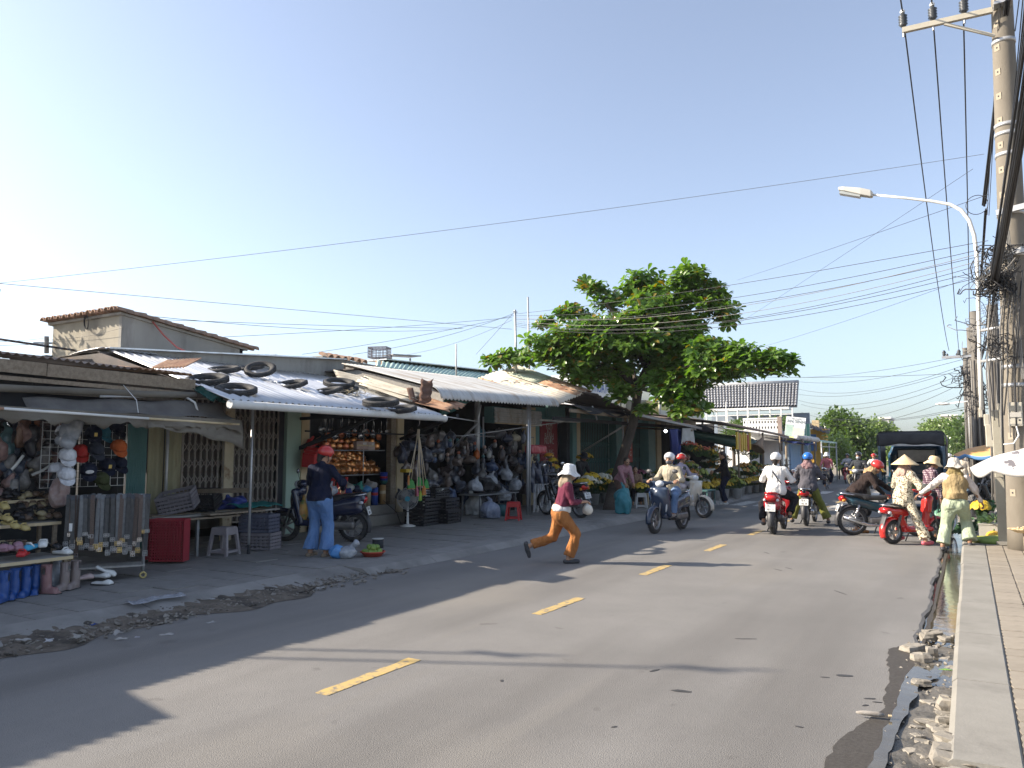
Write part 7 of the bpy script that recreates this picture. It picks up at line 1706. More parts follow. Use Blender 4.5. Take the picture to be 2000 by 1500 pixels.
# ================================================================== GOODS, STALL FURNITURE, LITTER
rh = random.Random(21)
M_clearbag = mat('clear_plastic', (.26,.28,.31), .2, c2=(.42,.44,.47), sc=9, spec=.8, alpha=.85, bump=.01, bsc=14)
M_gold = mat('gilded_pot', (.62,.30,.10), .28, .75, c2=(.50,.17,.06), sc=4, rnd_v=.25, coat=.5); M_copper = mat('copper_red_pot', (.48,.13,.06), .3, .6, c2=(.55,.2,.08), sc=6, coat=.5)
def bagmesh(key, r, h=.016, fold=.016, fw=(15,15,8), seed=1, knot=True):
 def f():
  s = Sdf(); q = random.Random(seed * 7 + 1); g = lambda a: q.uniform(-a, a)
  for i in range(4): s.ell((g(.35) * r[0],g(.4) * r[1],-r[2] * q.uniform(.75,1.25)), (r[0] * q.uniform(.6,.9),r[1] * q.uniform(.5,.8),r[2] * q.uniform(.5,.8)), .05, rot=rotm(g(.5),g(.5),g(1)))
  s.box((0,0,-1.55 * r[2]), (r[0] * .7,r[1] * .7,r[2] * .42), .03, .06)
  if knot: s.cap((0,0,-.5 * r[2]), (g(.04),g(.05),-.02), .05, .03, .06); s.cap((0,0,-.03), (g(.06),g(.07),.05), .03, .022, .03)
  return s.mesh('bag', h, fold=fold, fw=fw, seed=seed)
 return cached(key, f)
def bag(name, label, loc, r, m, seed=1, group=None, cat='bag', rz=None, standing=True):
 me = bagmesh(('bag',tuple(r),seed), r, seed=seed); o = link_mesh(name, me, m)
 o.location = (loc[0], loc[1], loc[2] + (2 * r[2] if standing else 0)); o.rotation_euler = (0, 0, rh.uniform(0,6) if rz is None else rz); return tag(o, label, cat, group)

# ---- golden pots
def pot(label, loc, r, m, group, squat=.75):
 t = thing('pot', label, 'pot', loc, rh.uniform(0,6), group); h = r * 2 * squat
 MB().lathe([(0,0),(r * .6,0),(r * .95,h * .3),(r,h * .55),(r * .85,h * .85),(r * .92,h * .92)], n=18).build('vessel', m, t)
 lid = MB().lathe([(r * .93,h * .92),(r * .8,h * 1.06),(r * .3,h * 1.2),(0,h * 1.22)], n=18).build('lid', m, t)
 MB().lathe([(0,h * 1.2),(r * .12,h * 1.24),(r * .16,h * 1.33),(0,h * 1.38)], n=10).build('knob', m, lid)
 return t
protos = [pot('golden lidded pot stacked in the shop window',(-11.6,11.6,1.18),.12,M_gold,'golden pots in the shop window')]
for row in range(4):
 n = 11 - row
 for i in range(n):
  y = 11.78 + (13.52 - 11.78) * (i + .5 + .5 * (row % 2)) / 11.5 + rh.uniform(-.02, .02); loc = (-11.5 - .07 * row + rh.uniform(-.02,.02), y, 1.175 + row * .118)
  if row == 0 and i == 0: continue
  sc = rh.uniform(.7, 1.0); o = dup(protos[0], loc, rh.uniform(0,6)); o.scale = (sc, sc, sc); o.rotation_euler = (rh.uniform(-.35,.35), rh.uniform(-.1,.5), rh.uniform(0,6))
for i in range(18):
 p = pot('small gold and red pot on the top shelf of the shop window', (-11.5 - .14 * (i > 8),11.8 + (i % 9) * .2,1.70 + .1 * (i > 8)), rh.uniform(.085,.12), M_gold if i % 3 else M_copper, 'small pots on the top shelf')
bx = [('pale printed carton between pots on the top shelf',(-11.42,12.75,1.80),(.2,.36,.18),(.45,.32,.28)), ('second pale carton at the right end of the top shelf',(-11.42,13.05,1.79),(.2,.22,.17),(.48,.38,.35)), ('orange brown cardboard box on the window sill left',(-11.35,12.05,.66),(.3,.34,.28),(.36,.12,.06)), ('orange brown cardboard box on the window sill centre',(-11.35,12.46,.66),(.3,.42,.28),(.40,.15,.07))]
for lb, c, sz, col in bx:
 t = thing('carton', lb, 'box', c); MB().box((0,0,0), sz).build('carton_body', mat('carton_%d' % int(col[2] * 999),col,.85,c2=tuple(x * .8 for x in col),sc=6), t, bevel=.004)
 MB().box((sz[0] / 2 + .002,0,0), (.002,sz[1],.03)).build('tape', M_cream, t); MB().box((sz[0] / 2 + .002,sz[1] * .2,sz[2] * .2), (.002,sz[1] * .3,sz[2] * .3)).build('print', M_wcloth, t)
for i, (y, r, h, c, lb) in enumerate(((12.80,.055,.42,(.50,.42,.26),'tall straw coloured roll standing on the window sill'),(12.95,.05,.5,(.52,.44,.30),'taller straw coloured roll beside the blue canister'),(13.15,.075,.38,(.04,.09,.35),'blue canister with a red band on the window sill'),(13.42,.07,.42,(.40,.24,.10),'brown roll at the right end of the window sill'),(11.86,.06,.2,(.55,.50,.30),'short cream candle at the left end of the window sill'))):
 t = thing('roll', lb, 'roll', (-11.3,y,.5)); m = plastic('roll_%d' % i, c); MB().lathe([(0,0),(r,0),(r,h),(r * .7,h + .004),(0,h * .97)], n=16).build('body', m, t)
 MB().lathe([(r + .001,h * .55),(r + .002,h * .56),(r + .002,h * .7),(r + .001,h * .71)], n=16).build('band', M_red if i == 2 else M_cream, t)
t = thing('stacked_bowls', 'stack of blue, red and green plastic bowls at the right of the window', 'bowls', (-11.3,13.45,.95))
for k, c in enumerate(((.02,.12,.10),(.02,.03,.25),(.40,.02,.03),(.03,.06,.35),(.03,.06,.35))): MB().lathe([(.05,k * .045),(.085,k * .045 + .04),(.09,k * .045 + .075),(.082,k * .045 + .07),(.045,k * .045 + .01)], n=16).build('bowl', plastic('bowl_%d' % int(c[0] * 900 + c[2] * 50),c), t)
for i, (y, z, c, lb) in enumerate(((12.05,.85,(.30,.36,.12),'green yellow packet heaped under the pots'),(12.3,.86,(.40,.40,.36),'grey cloth packet heaped under the pots'),(12.62,.86,(.05,.28,.22),'green bag heaped under the pots'),(12.95,.88,(.34,.32,.30),'grey bag heaped under the right end of the pots'),(12.55,.82,(.02,.03,.07),'dark bag on the cardboard boxes'),(12.85,.80,(.08,.26,.5),'light blue packet lying on the cardboard boxes'),(12.2,.80,(.03,.05,.2),'blue bag by the left box'))):
 bag('packet', lb, (-11.3 + .03 * (i % 2),y,z), (.10,.15,.055), plastic('packet_%d' % i,c), seed=i % 4, cat='packet')
def ladle(label, loc, gp, L=.3):
 t = thing('ladle', label, 'ladle', loc, rh.uniform(-.6,.6), gp); MB().tube([(0,0,0),(.01,0,-.02),(0,0,-L * .7)], .006, 6).build('handle', M_chrome, t); MB().lathe([(0,-.03),(.03,-.02),(.042,.01)], (0,0,-L * .8), (1,0,.2), 10).build('cup', M_chrome, t); return t
l0 = ladle('steel ladle hanging from the top of the shop window', (-11.25,11.5,2.36), 'ladles hanging in the shop window')
for i in range(15): dup(l0, (-11.25 + rh.uniform(-.2,.05),11.6 + i * .135,2.36 + rh.uniform(-.03,.02)), rh.uniform(-1,1))
for i in range(10):
 q = thing('enamel_pan', 'red and steel pan hanging under the lintel of the shop window', 'pan', (-11.45,11.6 + i * .2,2.02 + rh.uniform(-.05,.1)), 0, 'pans hanging in the shop window')
 MB().lathe([(0,0),(.07,.005),(.085,.04),(.08,.042)], (0,0,0), (1,0,.15), 16).build('pan', M_copper if i % 2 else M_chrome, q); MB().bar((.02,0,.06), (.02,0,.18), .018, .01).build('handle', M_bplast, q)

# ---- plastic stools
def stool_mesh(m):
 mb = MB(); w0, w1, h = .115, .155, .42
 mb.box((0,0,h - .012), (.26,.26,.024), taper=.94)
 for sx in (-1, 1):
  for sy in (-1, 1): mb.bar((sx * w0,sy * w0,h - .02), (sx * w1,sy * w1,0), .045, .035)
 return mb
def stool(label, loc, rz, m, group=None, rx=0., ry=0.):
 t = thing('plastic_stool', label, 'stool', loc, rz, group, rx, ry); h = .42
 MB().box((0,0,h - .012), (.27,.27,.026), taper=.93).build('seat', m, t, bevel=.01)
 for sx in (-1, 1):
  for sy in (-1, 1): MB().bar((sx * .112,sy * .112,h - .02), (sx * .155,sy * .155,0), .045, .038).build('leg', m, t)
 for k in range(4):
  r_ = rotm(0, 0, k * math.pi / 2); mb = MB(); mb.bar(tuple(r_ @ V3((.127,-.12,h - .07))), tuple(r_ @ V3((.127,.12,h - .07))), .012, .09); mb.bar(tuple(r_ @ V3((.15,-.13,.06))), tuple(r_ @ V3((.15,.13,.06))), .012, .035); mb.build('apron', m, t)
 return t
stool('red plastic stool on the pavement beside the tied sacks', G(1003,1016,.1), R(20), M_red)
stool('grey plastic stool under the board table', G(437,1084,.1), R(15), plastic('grey_plastic',(.30,.27,.28)))
stool('pale stool holding orange yellow flowers by the tree', G(1252,992,.1), R(30), plastic('pale_plastic',(.50,.50,.48)))
M_redb = M_red
for k in range(3): stool('red stool of the pile stacked on its side in the pot shop doorway' , (-11.0,11.12 + .05 * k,1.52 + .06 * k), .3, M_red, 'red stools piled sideways', rx=R(95), ry=.12)
stool('red stool standing on end at the right of the sideways red pile', (-11.0,11.62,1.15), .2, M_red, rx=R(178)); bag('red_cloth', 'red cloth hanging high at the left post of the pot shop', AX(605,858,-11.1), (.06,.10,.16), M_red, 2, cat='cloth', standing=False)

# ---- crates of slatted plastic
def crate(label, loc, rz, size, m, group=None, rx=0., ry=0., nb=5, nv=7, lattice=False):
 t = thing('crate', label, 'crate', loc, rz, group, rx, ry); L, W, H = size
 for a, (nx, ny, ln) in enumerate(((0,1,L),(0,-1,L),(1,0,W),(-1,0,W))):
  mb = MB(); off = (W if nx == 0 else L) / 2; d = np.array([1.,0,0]) if nx == 0 else np.array([0,1.,0]); o = V3((nx,ny,0)) * off
  for k in range(nb): z = H * (k + .5) / nb; mb.bar(o - d * ln / 2 + (0,0,z), o + d * ln / 2 + (0,0,z), .012, H / nb * .55 if not lattice else .012)
  for k in range(nv + 1): x = -ln / 2 + ln * k / nv; mb.bar(o + d * x, o + d * x + (0,0,H), .016, .014)
  mb.bar(o - d * ln / 2 + (0,0,H - .012), o + d * ln / 2 + (0,0,H - .012), .024, .03); mb.build('side_panel', m, t)
 mb = MB()
 for k in range(8): y = -W / 2 + W * (k + .5) / 8; mb.bar((-L / 2,y,.01), (L / 2,y,.01), W / 12, .014)
 for k in range(8 if lattice else 4): x = -L / 2 + L * (k + .5) / (8 if lattice else 4); mb.bar((x,-W / 2,.012), (x,W / 2,.012), .018, .016)
 mb.build('base', m, t); return t
M_rcrate = plastic('red_crate', (.34,.03,.045)); M_gcrate = plastic('grey_crate', (.26,.24,.26)); M_scrate = plastic('slate_crate', (.13,.14,.19))
crate('red lattice crate standing on end on the pavement beside the board table', (-9.68,6.95,.13), R(30), (.46,.20,.58), M_rcrate, nb=15, nv=12, lattice=True)
crate('second red crate pressed behind the first on the pavement', (-9.92,7.0,.13), R(30), (.44,.16,.56), M_rcrate, nb=10, nv=8, lattice=True)
crate('grey slatted crate tipped up on the board table', (-10.3,7.55,.78), R(35), (.50,.34,.28), M_gcrate, rx=R(16), ry=R(-12), nb=5, nv=8)
crate('black crate lying on its side beside the tipped grey crate', (-10.4,8.05,.77), R(30), (.46,.32,.27), M_blackpl, rx=R(20))
crate('slate blue crate under the right end of the board table, lower of two', (-9.85,8.72,.1), R(20), (.50,.36,.26), M_gcrate); crate('slate blue crate stacked on another under the right end of the board table', (-9.87,8.70,.37), R(20), (.50,.36,.28), M_scrate)
for k, (dx, dy, z, lb) in enumerate(((0,0,.1,'black crate at the foot of the dusters, bottom left of the stack'),(.02,.02,.40,'black crate stacked second at the foot of the dusters'),(.1,.72,.1,'low black crate right of the black stack'),(.08,.68,.36,'open black crate on top of the low one, right of the stack'),(.02,.38,.66,'topmost black crate with a white bowl inside'))): crate(lb, (-10.15 + dx,13.35 + dy,z), R(5), (.46,.58,.28 if k < 4 else .22), M_blackpl, nb=4, nv=5)
t = thing('bowl', 'white bowl in the topmost black crate', 'bowl', (-9.98,13.75,.80)); MB().lathe([(0,.0),(.05,.005),(.10,.05),(.095,.052),(.04,.012)], n=18).build('bowl_body', M_pvc, t); MB().lathe([(.095,.05),(.103,.055),(.103,.06),(.095,.058)], n=18).build('rim', M_pvc, t)
crate('grey wire crate sitting on the green roof ridge', AX(741,700,-14.6), R(20), (.55,.4,.32), M_gcrate, nb=4, nv=5, lattice=True)
# board table
t = thing('board_table', 'old boards laid on trestles in front of the folding gates', 'table', (-10.3,8.2,.1))
for k, (x, y0, y1, z) in enumerate(((-9.95,7.0,8.3,.66),(-10.17,6.95,9.3,.69),(-10.42,7.1,9.35,.70),(-10.65,7.3,9.2,.69),(-9.9,7.7,8.75,.71))): MB().bar((x,y0,z), (x,y1,z), .21, .025).build('board', M_woodg if k % 2 else M_wood, t, 1)
for x, y in ((-9.95,7.6), (-10.6,7.6), (-9.95,9.0), (-10.6,9.0)): MB().bar((x,y,.1), (x,y,.66), .04).build('leg', M_steel, t, 1)
mb = MB(); mb.grid(lambda u, v: (-10.5 + .42 * v,8.55 + .85 * u,.735 + .03 * abs(math.sin(u * 9 + v * 4)) + .05 * (1 - v)), 14, 8); tag(mb.build('plastic_sheet',plastic('turquoise_plastic',(.02,.26,.25)),thick=.004), 'turquoise plastic sheet folded on the board table', 'sheet')
bag('plastic_bag', 'dark blue bag behind the turquoise sheet', (-10.65,8.75,.72), (.2,.3,.07), M_bluetarp, 3)

# ---- caps
def cap_(label, u, v, x, m, rz=0., tagm=None, tilt=.5, patch=None):
 t = thing('cap', label, 'cap', AX(u,v,x), R(-15) + rz, ry=tilt)
 mb = MB(); mb.lathe([(.098,0),(.10,.03),(.088,.075),(.05,.108),(0,.118)], n=20); mb.build('dome', m, t, thick=.004)
 mb = MB(); mb.grid(lambda p, q: ((.085 + .095 * q) * math.cos((p - .5) * 2.0) * (1 - .1 * q) + .02 * q,(.098 - .005 * q) * math.sin((p - .5) * 2.0) * 1.05,.004 - .035 * q * math.cos((p - .5) * 2) ), 12, 4); mb.build('visor', m, t, thick=.004)
 MB().ball((0,0,.119), .008, 6, 4).build('button', m, t)
 if tagm: MB().box((.098,0,.06), (.004,.036,.046), rotm(0,-.25,0)).build('price_tag', tagm, t)
 if patch: mb = MB(); mb.ball((.094,0,.055), (.008,.05,.024), 12, 6, rotm(0,-.25,.1)); mb.build('patch', patch, t)
 return t
CW, CN, CT, CO = cloth('cap_white', (.68,.69,.72)), cloth('cap_navy', (.018,.022,.04)), mat('yellow_tag', (.62,.45,.12), .6), cloth('cap_orange', (.55,.13,.04))
cap_('topmost white cap, seen from behind under crumpled plastic', 125, 848, -9.5, CW, R(150), tilt=.4); cap_('middle white cap in the hanging column of white caps', 131, 893, -9.45, CW); cap_('bottom white cap with a small rectangular logo in the column of white caps', 129, 930, -9.4, CW, tagm=None, patch=None)
t = thing('cap', 'white cap tucked beside the bottom white cap', 'cap', AX(112,922,-9.55)); MB().lathe([(.098,0),(.10,.03),(.088,.075),(.05,.108),(0,.118)], n=18).build('dome', CW, t, thick=.004)
cap_('big navy cap with a yellow price tag at the top of the cap display', 182, 850, -9.6, CN, 0, CT); cap_('dark cap below the big navy cap', 186, 882, -9.5, cloth('cap_grey',(.04,.045,.06)), .2); cap_('red cap half hidden behind the white caps', 157, 886, -9.6, cloth('cap_red',(.42,.035,.03)), -.1); cap_('navy cap with a pale oval patch', 172, 922, -9.45, CN, -.1, None, patch=M_wcloth)
cap_('navy cap with a yellow price tag under the orange cap', 208, 912, -9.6, CN, .1, CT); cap_('orange cap hanging at the right of the cap display', 231, 876, -9.55, CO, .1); cap_('dark cap hanging below the orange cap', 231, 908, -9.65, CN, .3); cap_('teal cap behind the big navy cap', 199, 848, -9.75, cloth('cap_teal',(.05,.18,.24)), .5); cap_('dark green cap at the bottom right of the cap display', 196, 940, -9.5, cloth('cap_olive',(.06,.07,.03)), .3); cap_('black cap hanging by the awning', 226, 838, -9.7, CN, .4)
t = thing('wire_grid', 'white wire grid panel hanging behind the caps', 'grid', (-9.78,5.75,1.2))
for k in range(12): MB().bar((0,-.55 + .1 * k,-.0), (0,-.55 + .1 * k,1.0), .005).build('wire', M_pvc, t)
for k in range(11): MB().bar((0,-.55,.1 * k), (0,.55,.1 * k), .005).build('wire', M_pvc, t)
for i, (u, v, r) in enumerate(((140,838,(.09,.14,.16)),(132,872,(.10,.11,.10)),(118,965,(.08,.12,.17)))): bag('plastic_bag', ('crumpled clear plastic over the top of the white caps','clear plastic wrap between the white caps','clear bag of pinkish sandals hanging under the white caps')[i], AX(u,v - 30,-9.42 - .1 * (i == 2)), r, M_clearbag if i < 2 else mat('pink_clear',(.33,.22,.20),.3,alpha=.8,c2=(.45,.36,.34),sc=14), i + 1, standing=False)

# ---- shoes and boots
def clog_m():
 s = Sdf(); s.box((0,0,.018), (.125,.045,.018), .018, .02).ell((.055,0,.034), (.07,.045,.030), .015); s.cutcap((-.14,0,.075), (.03,0,.062), .040, .03); return s.mesh('sole', .010)
def shoe(label, loc, rz, m, group, strap=None, rx=0., ry=0.):
 t = thing('sandal', label, 'sandal', loc, rz, group, rx, ry); link_mesh('sole', cached('clog',clog_m), m, t)
 if strap: MB().tube([(.03,-.045,.03),(.05,-.02,.075),(.05,.02,.075),(.03,.045,.03)], .010, 6).build('strap', strap, t)
 return t
M_ycl = plastic('yellow_rubber', (.50,.40,.16)); M_kcl = plastic('khaki_rubber', (.34,.28,.16)); M_brl = plastic('brown_leather', (.13,.085,.055)); M_bkl = plastic('black_rubber', (.018,.018,.02))
SG = 'sandals laid out on the shelves of the shoe stall'
for i, (u, v, x, m, lb) in enumerate(((20,1028,-9.42,M_ycl,'large yellow clog at the edge of the middle shelf'),(5,1014,-9.5,M_ycl,'yellow clog standing behind the large yellow clog'),(2,990,-9.55,M_ycl,'topmost yellow clog at the left edge'),(38,1032,-9.4,M_ycl,'yellow clog at the right end of the middle shelf'),(72,1008,-9.7,M_kcl,'khaki sandal left of a pair on the upper shelf'),(88,1008,-9.7,M_kcl,'khaki sandal right of a pair on the upper shelf'))): shoe(lb, AX(u,v,x), R(-20 + 40 * rh.random()), m, SG, m, ry=.25)
for i in range(44):
 u = rh.uniform(-5, 110); r_ = i % 4; v = (968, 985, 1006, 1070)[r_] + rh.uniform(-4, 6); x = (-9.95, -9.8, -9.62, -9.1)[r_]
 shoe('dark brown or black sandal among many on the stall shelves', AX(u,v,x), rh.uniform(-1.2,.6), (M_brl,M_bkl,M_kcl,M_bkl,M_brl)[i % 5], SG, (M_bkl,M_brl)[i % 2], ry=rh.uniform(0,.5))
shoe('bright blue flip flop lying on the low table', AX(62,1072,-8.9), R(-60), mat('sky_blue_foam',(.05,.33,.52),.6), SG, M_pvc, ry=.1)
shoe('white strappy sandal beside the blue flip flop', AX(84,1064,-8.95), R(-30), M_pvc, SG, M_pvc, ry=.2); shoe('white slipper at the right end of the low table', AX(122,1082,-8.9), R(10), M_pvc, SG, M_pvc); shoe('red slipper on the low table', AX(45,1086,-8.85), R(-40), M_red, SG, M_red)
for i in range(6): shoe('pink or mauve slipper at the left of the low table', AX(3 + 6 * i,1070 + rh.uniform(-4,6),-8.95), rh.uniform(-1,1), plastic('mauve_rubber',(.36,.20,.25)), SG, M_bkl)
t = thing('shoe_shelf', 'stepped shelves of the shoe stall with pale edging strips', 'shelf', (-9.3,4.2,.1))
for x, y0, y1, z, w in ((-9.05,2.5,5.05,.46,.62), (-9.62,2.5,5.25,.80,.5), (-10.05,2.5,5.5,1.05,.5)):
 MB().bar((x,y0,z), (x,y1,z), w, .03).build('shelf_board', M_woodg, t, 1); MB().bar((x + w / 2 + .008,y0,z), (x + w / 2 + .008,y1,z), .012, .035).build('edge_strip', M_cream, t, 1)
for x, y, z in ((-8.8,5.0,.45), (-9.4,5.2,.79), (-8.8,3.0,.45), (-10.2,5.45,1.04)): MB().bar((x,y,.1), (x,y,z), .04).build('leg', M_wood, t, 1)
def boot_m():
 s = Sdf(); s.cone((-.03,0,.10), (-.04,0,.34), .052, .062, .03).cap((-.03,0,.06), (-.035,0,.16), .052, .05, .03).cap((-.045,0,.045), (.10,0,.04), .045, .042, .03).box((.03,0,.012), (.13,.048,.012), .01, .01).cutcap((-.04,0,.24), (-.04,0,.42), .050, .056); return s.mesh('shaft', .012)
M_bboot = mat('blue_rubber', (.015,.06,.22), .3, c2=(.02,.08,.28), sc=5); M_mboot = mat('mauve_boot', (.22,.11,.11), .35, c2=(.27,.15,.14), sc=5); M_gboot = mat('taupe_boot', (.20,.16,.15), .4, c2=(.25,.2,.18), sc=5)
for i, (u, v, m, lb, a) in enumerate(((3,1181,M_bboot,'blue rubber boot nearest the left edge',-50),(25,1174,M_bboot,'blue rubber boot second from the left edge',-40),(47,1170,M_bboot,'blue rubber boot third from the left edge',-45),(67,1165,M_bboot,'blue rubber boot beside the mauve boot',-30),(94,1164,M_mboot,'mauve rubber boot pointing right',20),(122,1158,M_gboot,'taupe rubber boot left of a pair, toe to the road',-60),(143,1154,M_gboot,'taupe rubber boot right of a pair, toe to the road',-60))):
 t = thing('rubber_boot', lb, 'boot', G(u,v - 4,.1), R(a), 'rubber boots under the low table'); t.scale = (.86, .86, .92); link_mesh('shaft', cached('boot',boot_m), m, t); MB().torus((-.04,0,.335), (0,0,1), .06, .006, 18, 6).build('cuff', m, t); o = MB().box((.03,0,.006), (.27,.095,.012)).build('sole', M_rubber, t, bevel=.005)
bag('plastic_bag', 'clear bag with white and green packets in front of the boots', G(104,1150,.1), (.10,.13,.15), M_clearbag, 2)
# hanging bags and goods inside the shoe stall
for i in range(48):
 u, v = rh.uniform(-20, 120), rh.uniform(820, 930); ci = rh.randrange(6); c = [(.03,.035,.05), (.045,.04,.04), (.07,.045,.04), (.03,.045,.07), (.09,.08,.075), (.02,.02,.025)][ci]
 bag('hanging_bag', ('slate bag','dark brown bag','reddish brown bag','navy bag','grey bag','black bag')[ci] + ' of wrapped goods hanging at the back of the shoe stall', AX(u,v - 18,-10.5 - rh.random() * .6), ((.07,.09,.12),(.05,.08,.16),(.08,.12,.09),(.06,.07,.2))[i % 4], mat('wrap_%d' % (int(c[0] * 100) + int(c[2] * 1000)),c,.3,c2=tuple(x * 2.2 for x in c),sc=9,spec=.7), i % 5, 'bags hanging in the shoe stall', standing=False)
for i in range(42):
 u, v = rh.uniform(-10, 112), rh.uniform(835, 968); ci = rh.randrange(5); c = [(.16,.10,.09), (.03,.04,.06), (.02,.02,.025), (.12,.115,.11), (.06,.035,.03)][ci]
 bag('hanging_sandal_pack', ('pinkish brown','navy','black','pale grey','dark brown')[ci] + ' pack of sandals hung in the depth of the shoe stall', AX(u,v - 10,-10.0 - .3 * rh.random()), ((.04,.06,.08),(.03,.05,.11),(.05,.08,.05))[i % 3], mat('pack_%d' % ci,c,.35,c2=tuple(x * 1.8 for x in c),sc=14,spec=.6), i % 5, 'sandal packs in the shoe stall', standing=False, cat='pack')
for i, (u, v, lb, c) in enumerate(((45,838,'tall brown clear wrapped garment hanging below the lamp',(.12,.07,.05)),(15,860,'teal edged clear bag hanging at the left',(.05,.10,.11)),(62,842,'orange striped wrapped garment beside the lamp',(.20,.09,.05)))): bag('garment_bag', lb, AX(u,v - 25,-10.2), (.05,.10,.20), mat('garment_%d' % i,c,.25,c2=tuple(x * 2 for x in c),sc=7,spec=.8), i, standing=False)
for i, (u0, v0, u1, v1) in enumerate(((55,920,100,895),(15,925,45,890),(62,928,104,905))): wire([AX(u0,v0,-10.1),AX((u0 + u1) / 2,(v0 + v1) / 2 + 2,-10.05),AX(u1,v1,-10.1)], .02, M_pvc if i else M_kcl, ('white rolled umbrella leaning at the back of the shoe stall','khaki curved handle hanging at the left of the shoe stall','pale rolled mat beside the white umbrella')[i], 'umbrellas and mats in the shoe stall', name='rolled_umbrella')

# ---- belt rack
tb = thing('belt_rack', 'wheeled rack of belts on the pavement', 'rack', (-9.1,5.68,.1), R(58))
for x in (-.40, .40):
 for y in (-.14, .14): MB().tube([(x,y,.05),(x,y,1.0)], .014, 7).build('upright', M_galv, tb)
 MB().tube([(x,-.14,1.0),(x,.14,1.0)], .014, 7).build('rail', M_galv, tb)
for y in (-.14, .14): MB().tube([(-.42,y,1.0),(.42,y,1.0)], .016, 8).build('rail', M_galv, tb)
MB().box((0,0,.16), (.84,.32,.02)).build('tray', M_woodg, tb)
for x in (-.4, .4): MB().torus((x,-.16,.045), (0,1,0), .032, .012, 16, 6).build('caster', M_ycl, tb)
bl = [mat('belt_black',(.03,.032,.035),.38,spec=.6,c2=(.06,.062,.066),sc=12), mat('belt_grey',(.12,.125,.13),.4,c2=(.17,.175,.18),sc=20), mat('belt_brown',(.075,.05,.04),.45,c2=(.12,.085,.07),sc=60)]
M_brass = mat('brass', (.55,.42,.2), .3, .9)
def belt(m, bm):
 t = thing('belt', 'leather belt with metal buckle hanging on the belt rack', 'belt', (0,0,0), 0, 'belts on the wheeled rack')
 mb = MB(); mb.tube
 pts = [(.0,-.17,.28), (0,-.165,.60), (0,-.16,.96), (0,-.14,1.02), (0,-.12,.96), (0,-.11,.55)]
 vs = []
 for (x, y, z) in pts: vs += [(x - .022,y,z), (x + .022,y,z)]
 mb.add(vs, [(2 * i,2 * i + 1,2 * i + 3,2 * i + 2) for i in range(len(pts) - 1)], False); mb.build('strap', m, t, thick=.005)
 mb = MB(); mb.box((0,-.18,.30), (.034,.006,.03)); mb.bar((-.024,-.185,.27), (.024,-.185,.27), .008); mb.bar((-.024,-.185,.33), (.024,-.185,.33), .008); mb.bar((-.024,-.185,.27), (-.024,-.185,.33), .008); mb.bar((.024,-.185,.27), (.024,-.185,.33), .008); mb.bar((0,-.19,.27), (0,-.19,.33), .006); mb.build('buckle', bm, t); return t
bps = [belt(bl[0],M_alloy), belt(bl[1],M_brass), belt(bl[2],M_chrome)]
for b_, w_ in zip(bps, ('black leather belt with a dull grey buckle','grey leather belt with a brass buckle','brown woven belt with a bright buckle')): b_['label'] = w_ + ' hanging on the belt rack'; mw = Matrix.Translation((-9.1,5.68,.1)) @ Matrix.Rotation(R(58), 4, 'Z')
for i in range(46):
 b = bps[i] if i < 3 else dup(bps[(i * 5 + i // 4) % 3]); b.location = mw @ Vector((-.41 + .82 * (i % 16) / 15 + rh.uniform(-.02,.02),-.022 * (i // 16) - .005 * (i % 3),rh.uniform(.0,.02))); b.rotation_euler = (rh.uniform(-.03,.03), rh.uniform(-.03,.03), R(58) + rh.uniform(-.2,.2)); s = rh.uniform(.62, .9) if i >= 16 else rh.uniform(.86, 1.02); b.scale = (1, 1, s); b.location.z += (1.02 - 1.02 * s)
for i, (u, v) in enumerate(((138,1030),(213,1025),(226,1045))):
 o = MB().box((0,0,0), (.035,.004,.09)).build('price_tag', M_plate); o.location = AX(u, v, -8.93 - .1 * i); o.rotation_euler = (0, 0, R(35)); tag(o, ('white tag on the leftmost belts','orange topped tag on the right belts','lowest white tag on the right belts')[i], 'tag')
for i, (u, v, m, lb) in enumerate(((195,1128,M_pvc,'white clog on the tray of the belt rack'),(205,1118,M_pvc,'white slipper standing up on the tray of the belt rack'),(160,1132,plastic('rose_rubber',(.5,.38,.36)),'pale pink slipper on the tray of the belt rack'))): shoe(lb, AX(u,v,-8.98), R(20 + 30 * i), m, None, None, ry=.5 * (i == 1))
o = thing('shoe', 'white shoe on the pavement under the belt rack', 'shoe', G(200,1142,.1), R(20)); link_mesh('upper', cached('clog',clog_m), M_pvc, o); MB().box((0,0,.006), (.25,.09,.012)).build('sole', M_rubber, o)

# ---- tyres on the silver roof
def tyre_mesh():
 mb = MB(); prof = []
 for i in range(13): a = R(-140 + 280 * i / 12); prof.append((.250 + .048 * math.cos(a),.042 * math.sin(a)))
 prof = prof + [(.192,.020), (.192,-.020)] ; prof.append(prof[0]); mb.lathe(prof, n=40)
 for i in range(44):
  a = 2 * math.pi * i / 44
  for s in (-1, 1): mb.box((.298 * math.cos(a + s * .035),.298 * math.sin(a + s * .035),s * .016), (.008,.022,.020), rotm(0,0,a))
 me = mb.mesh('tyre'); me.materials.append(M_rubber); return me
tym = tyre_mesh(); bA, bD = V3(Bp[0]), V3(Bp[3]); bn = unit(np.cross(V3(Bp[1]) - bA,bD - bA)); bn = bn if bn[2] > 0 else -bn
def on_roof(u, v, h=.062):
 d = _ray(u, v); o = np.array([0,0,EYE]); t_ = ((bA + bn * h - o) @ bn) / (d @ bn); return o + d * t_
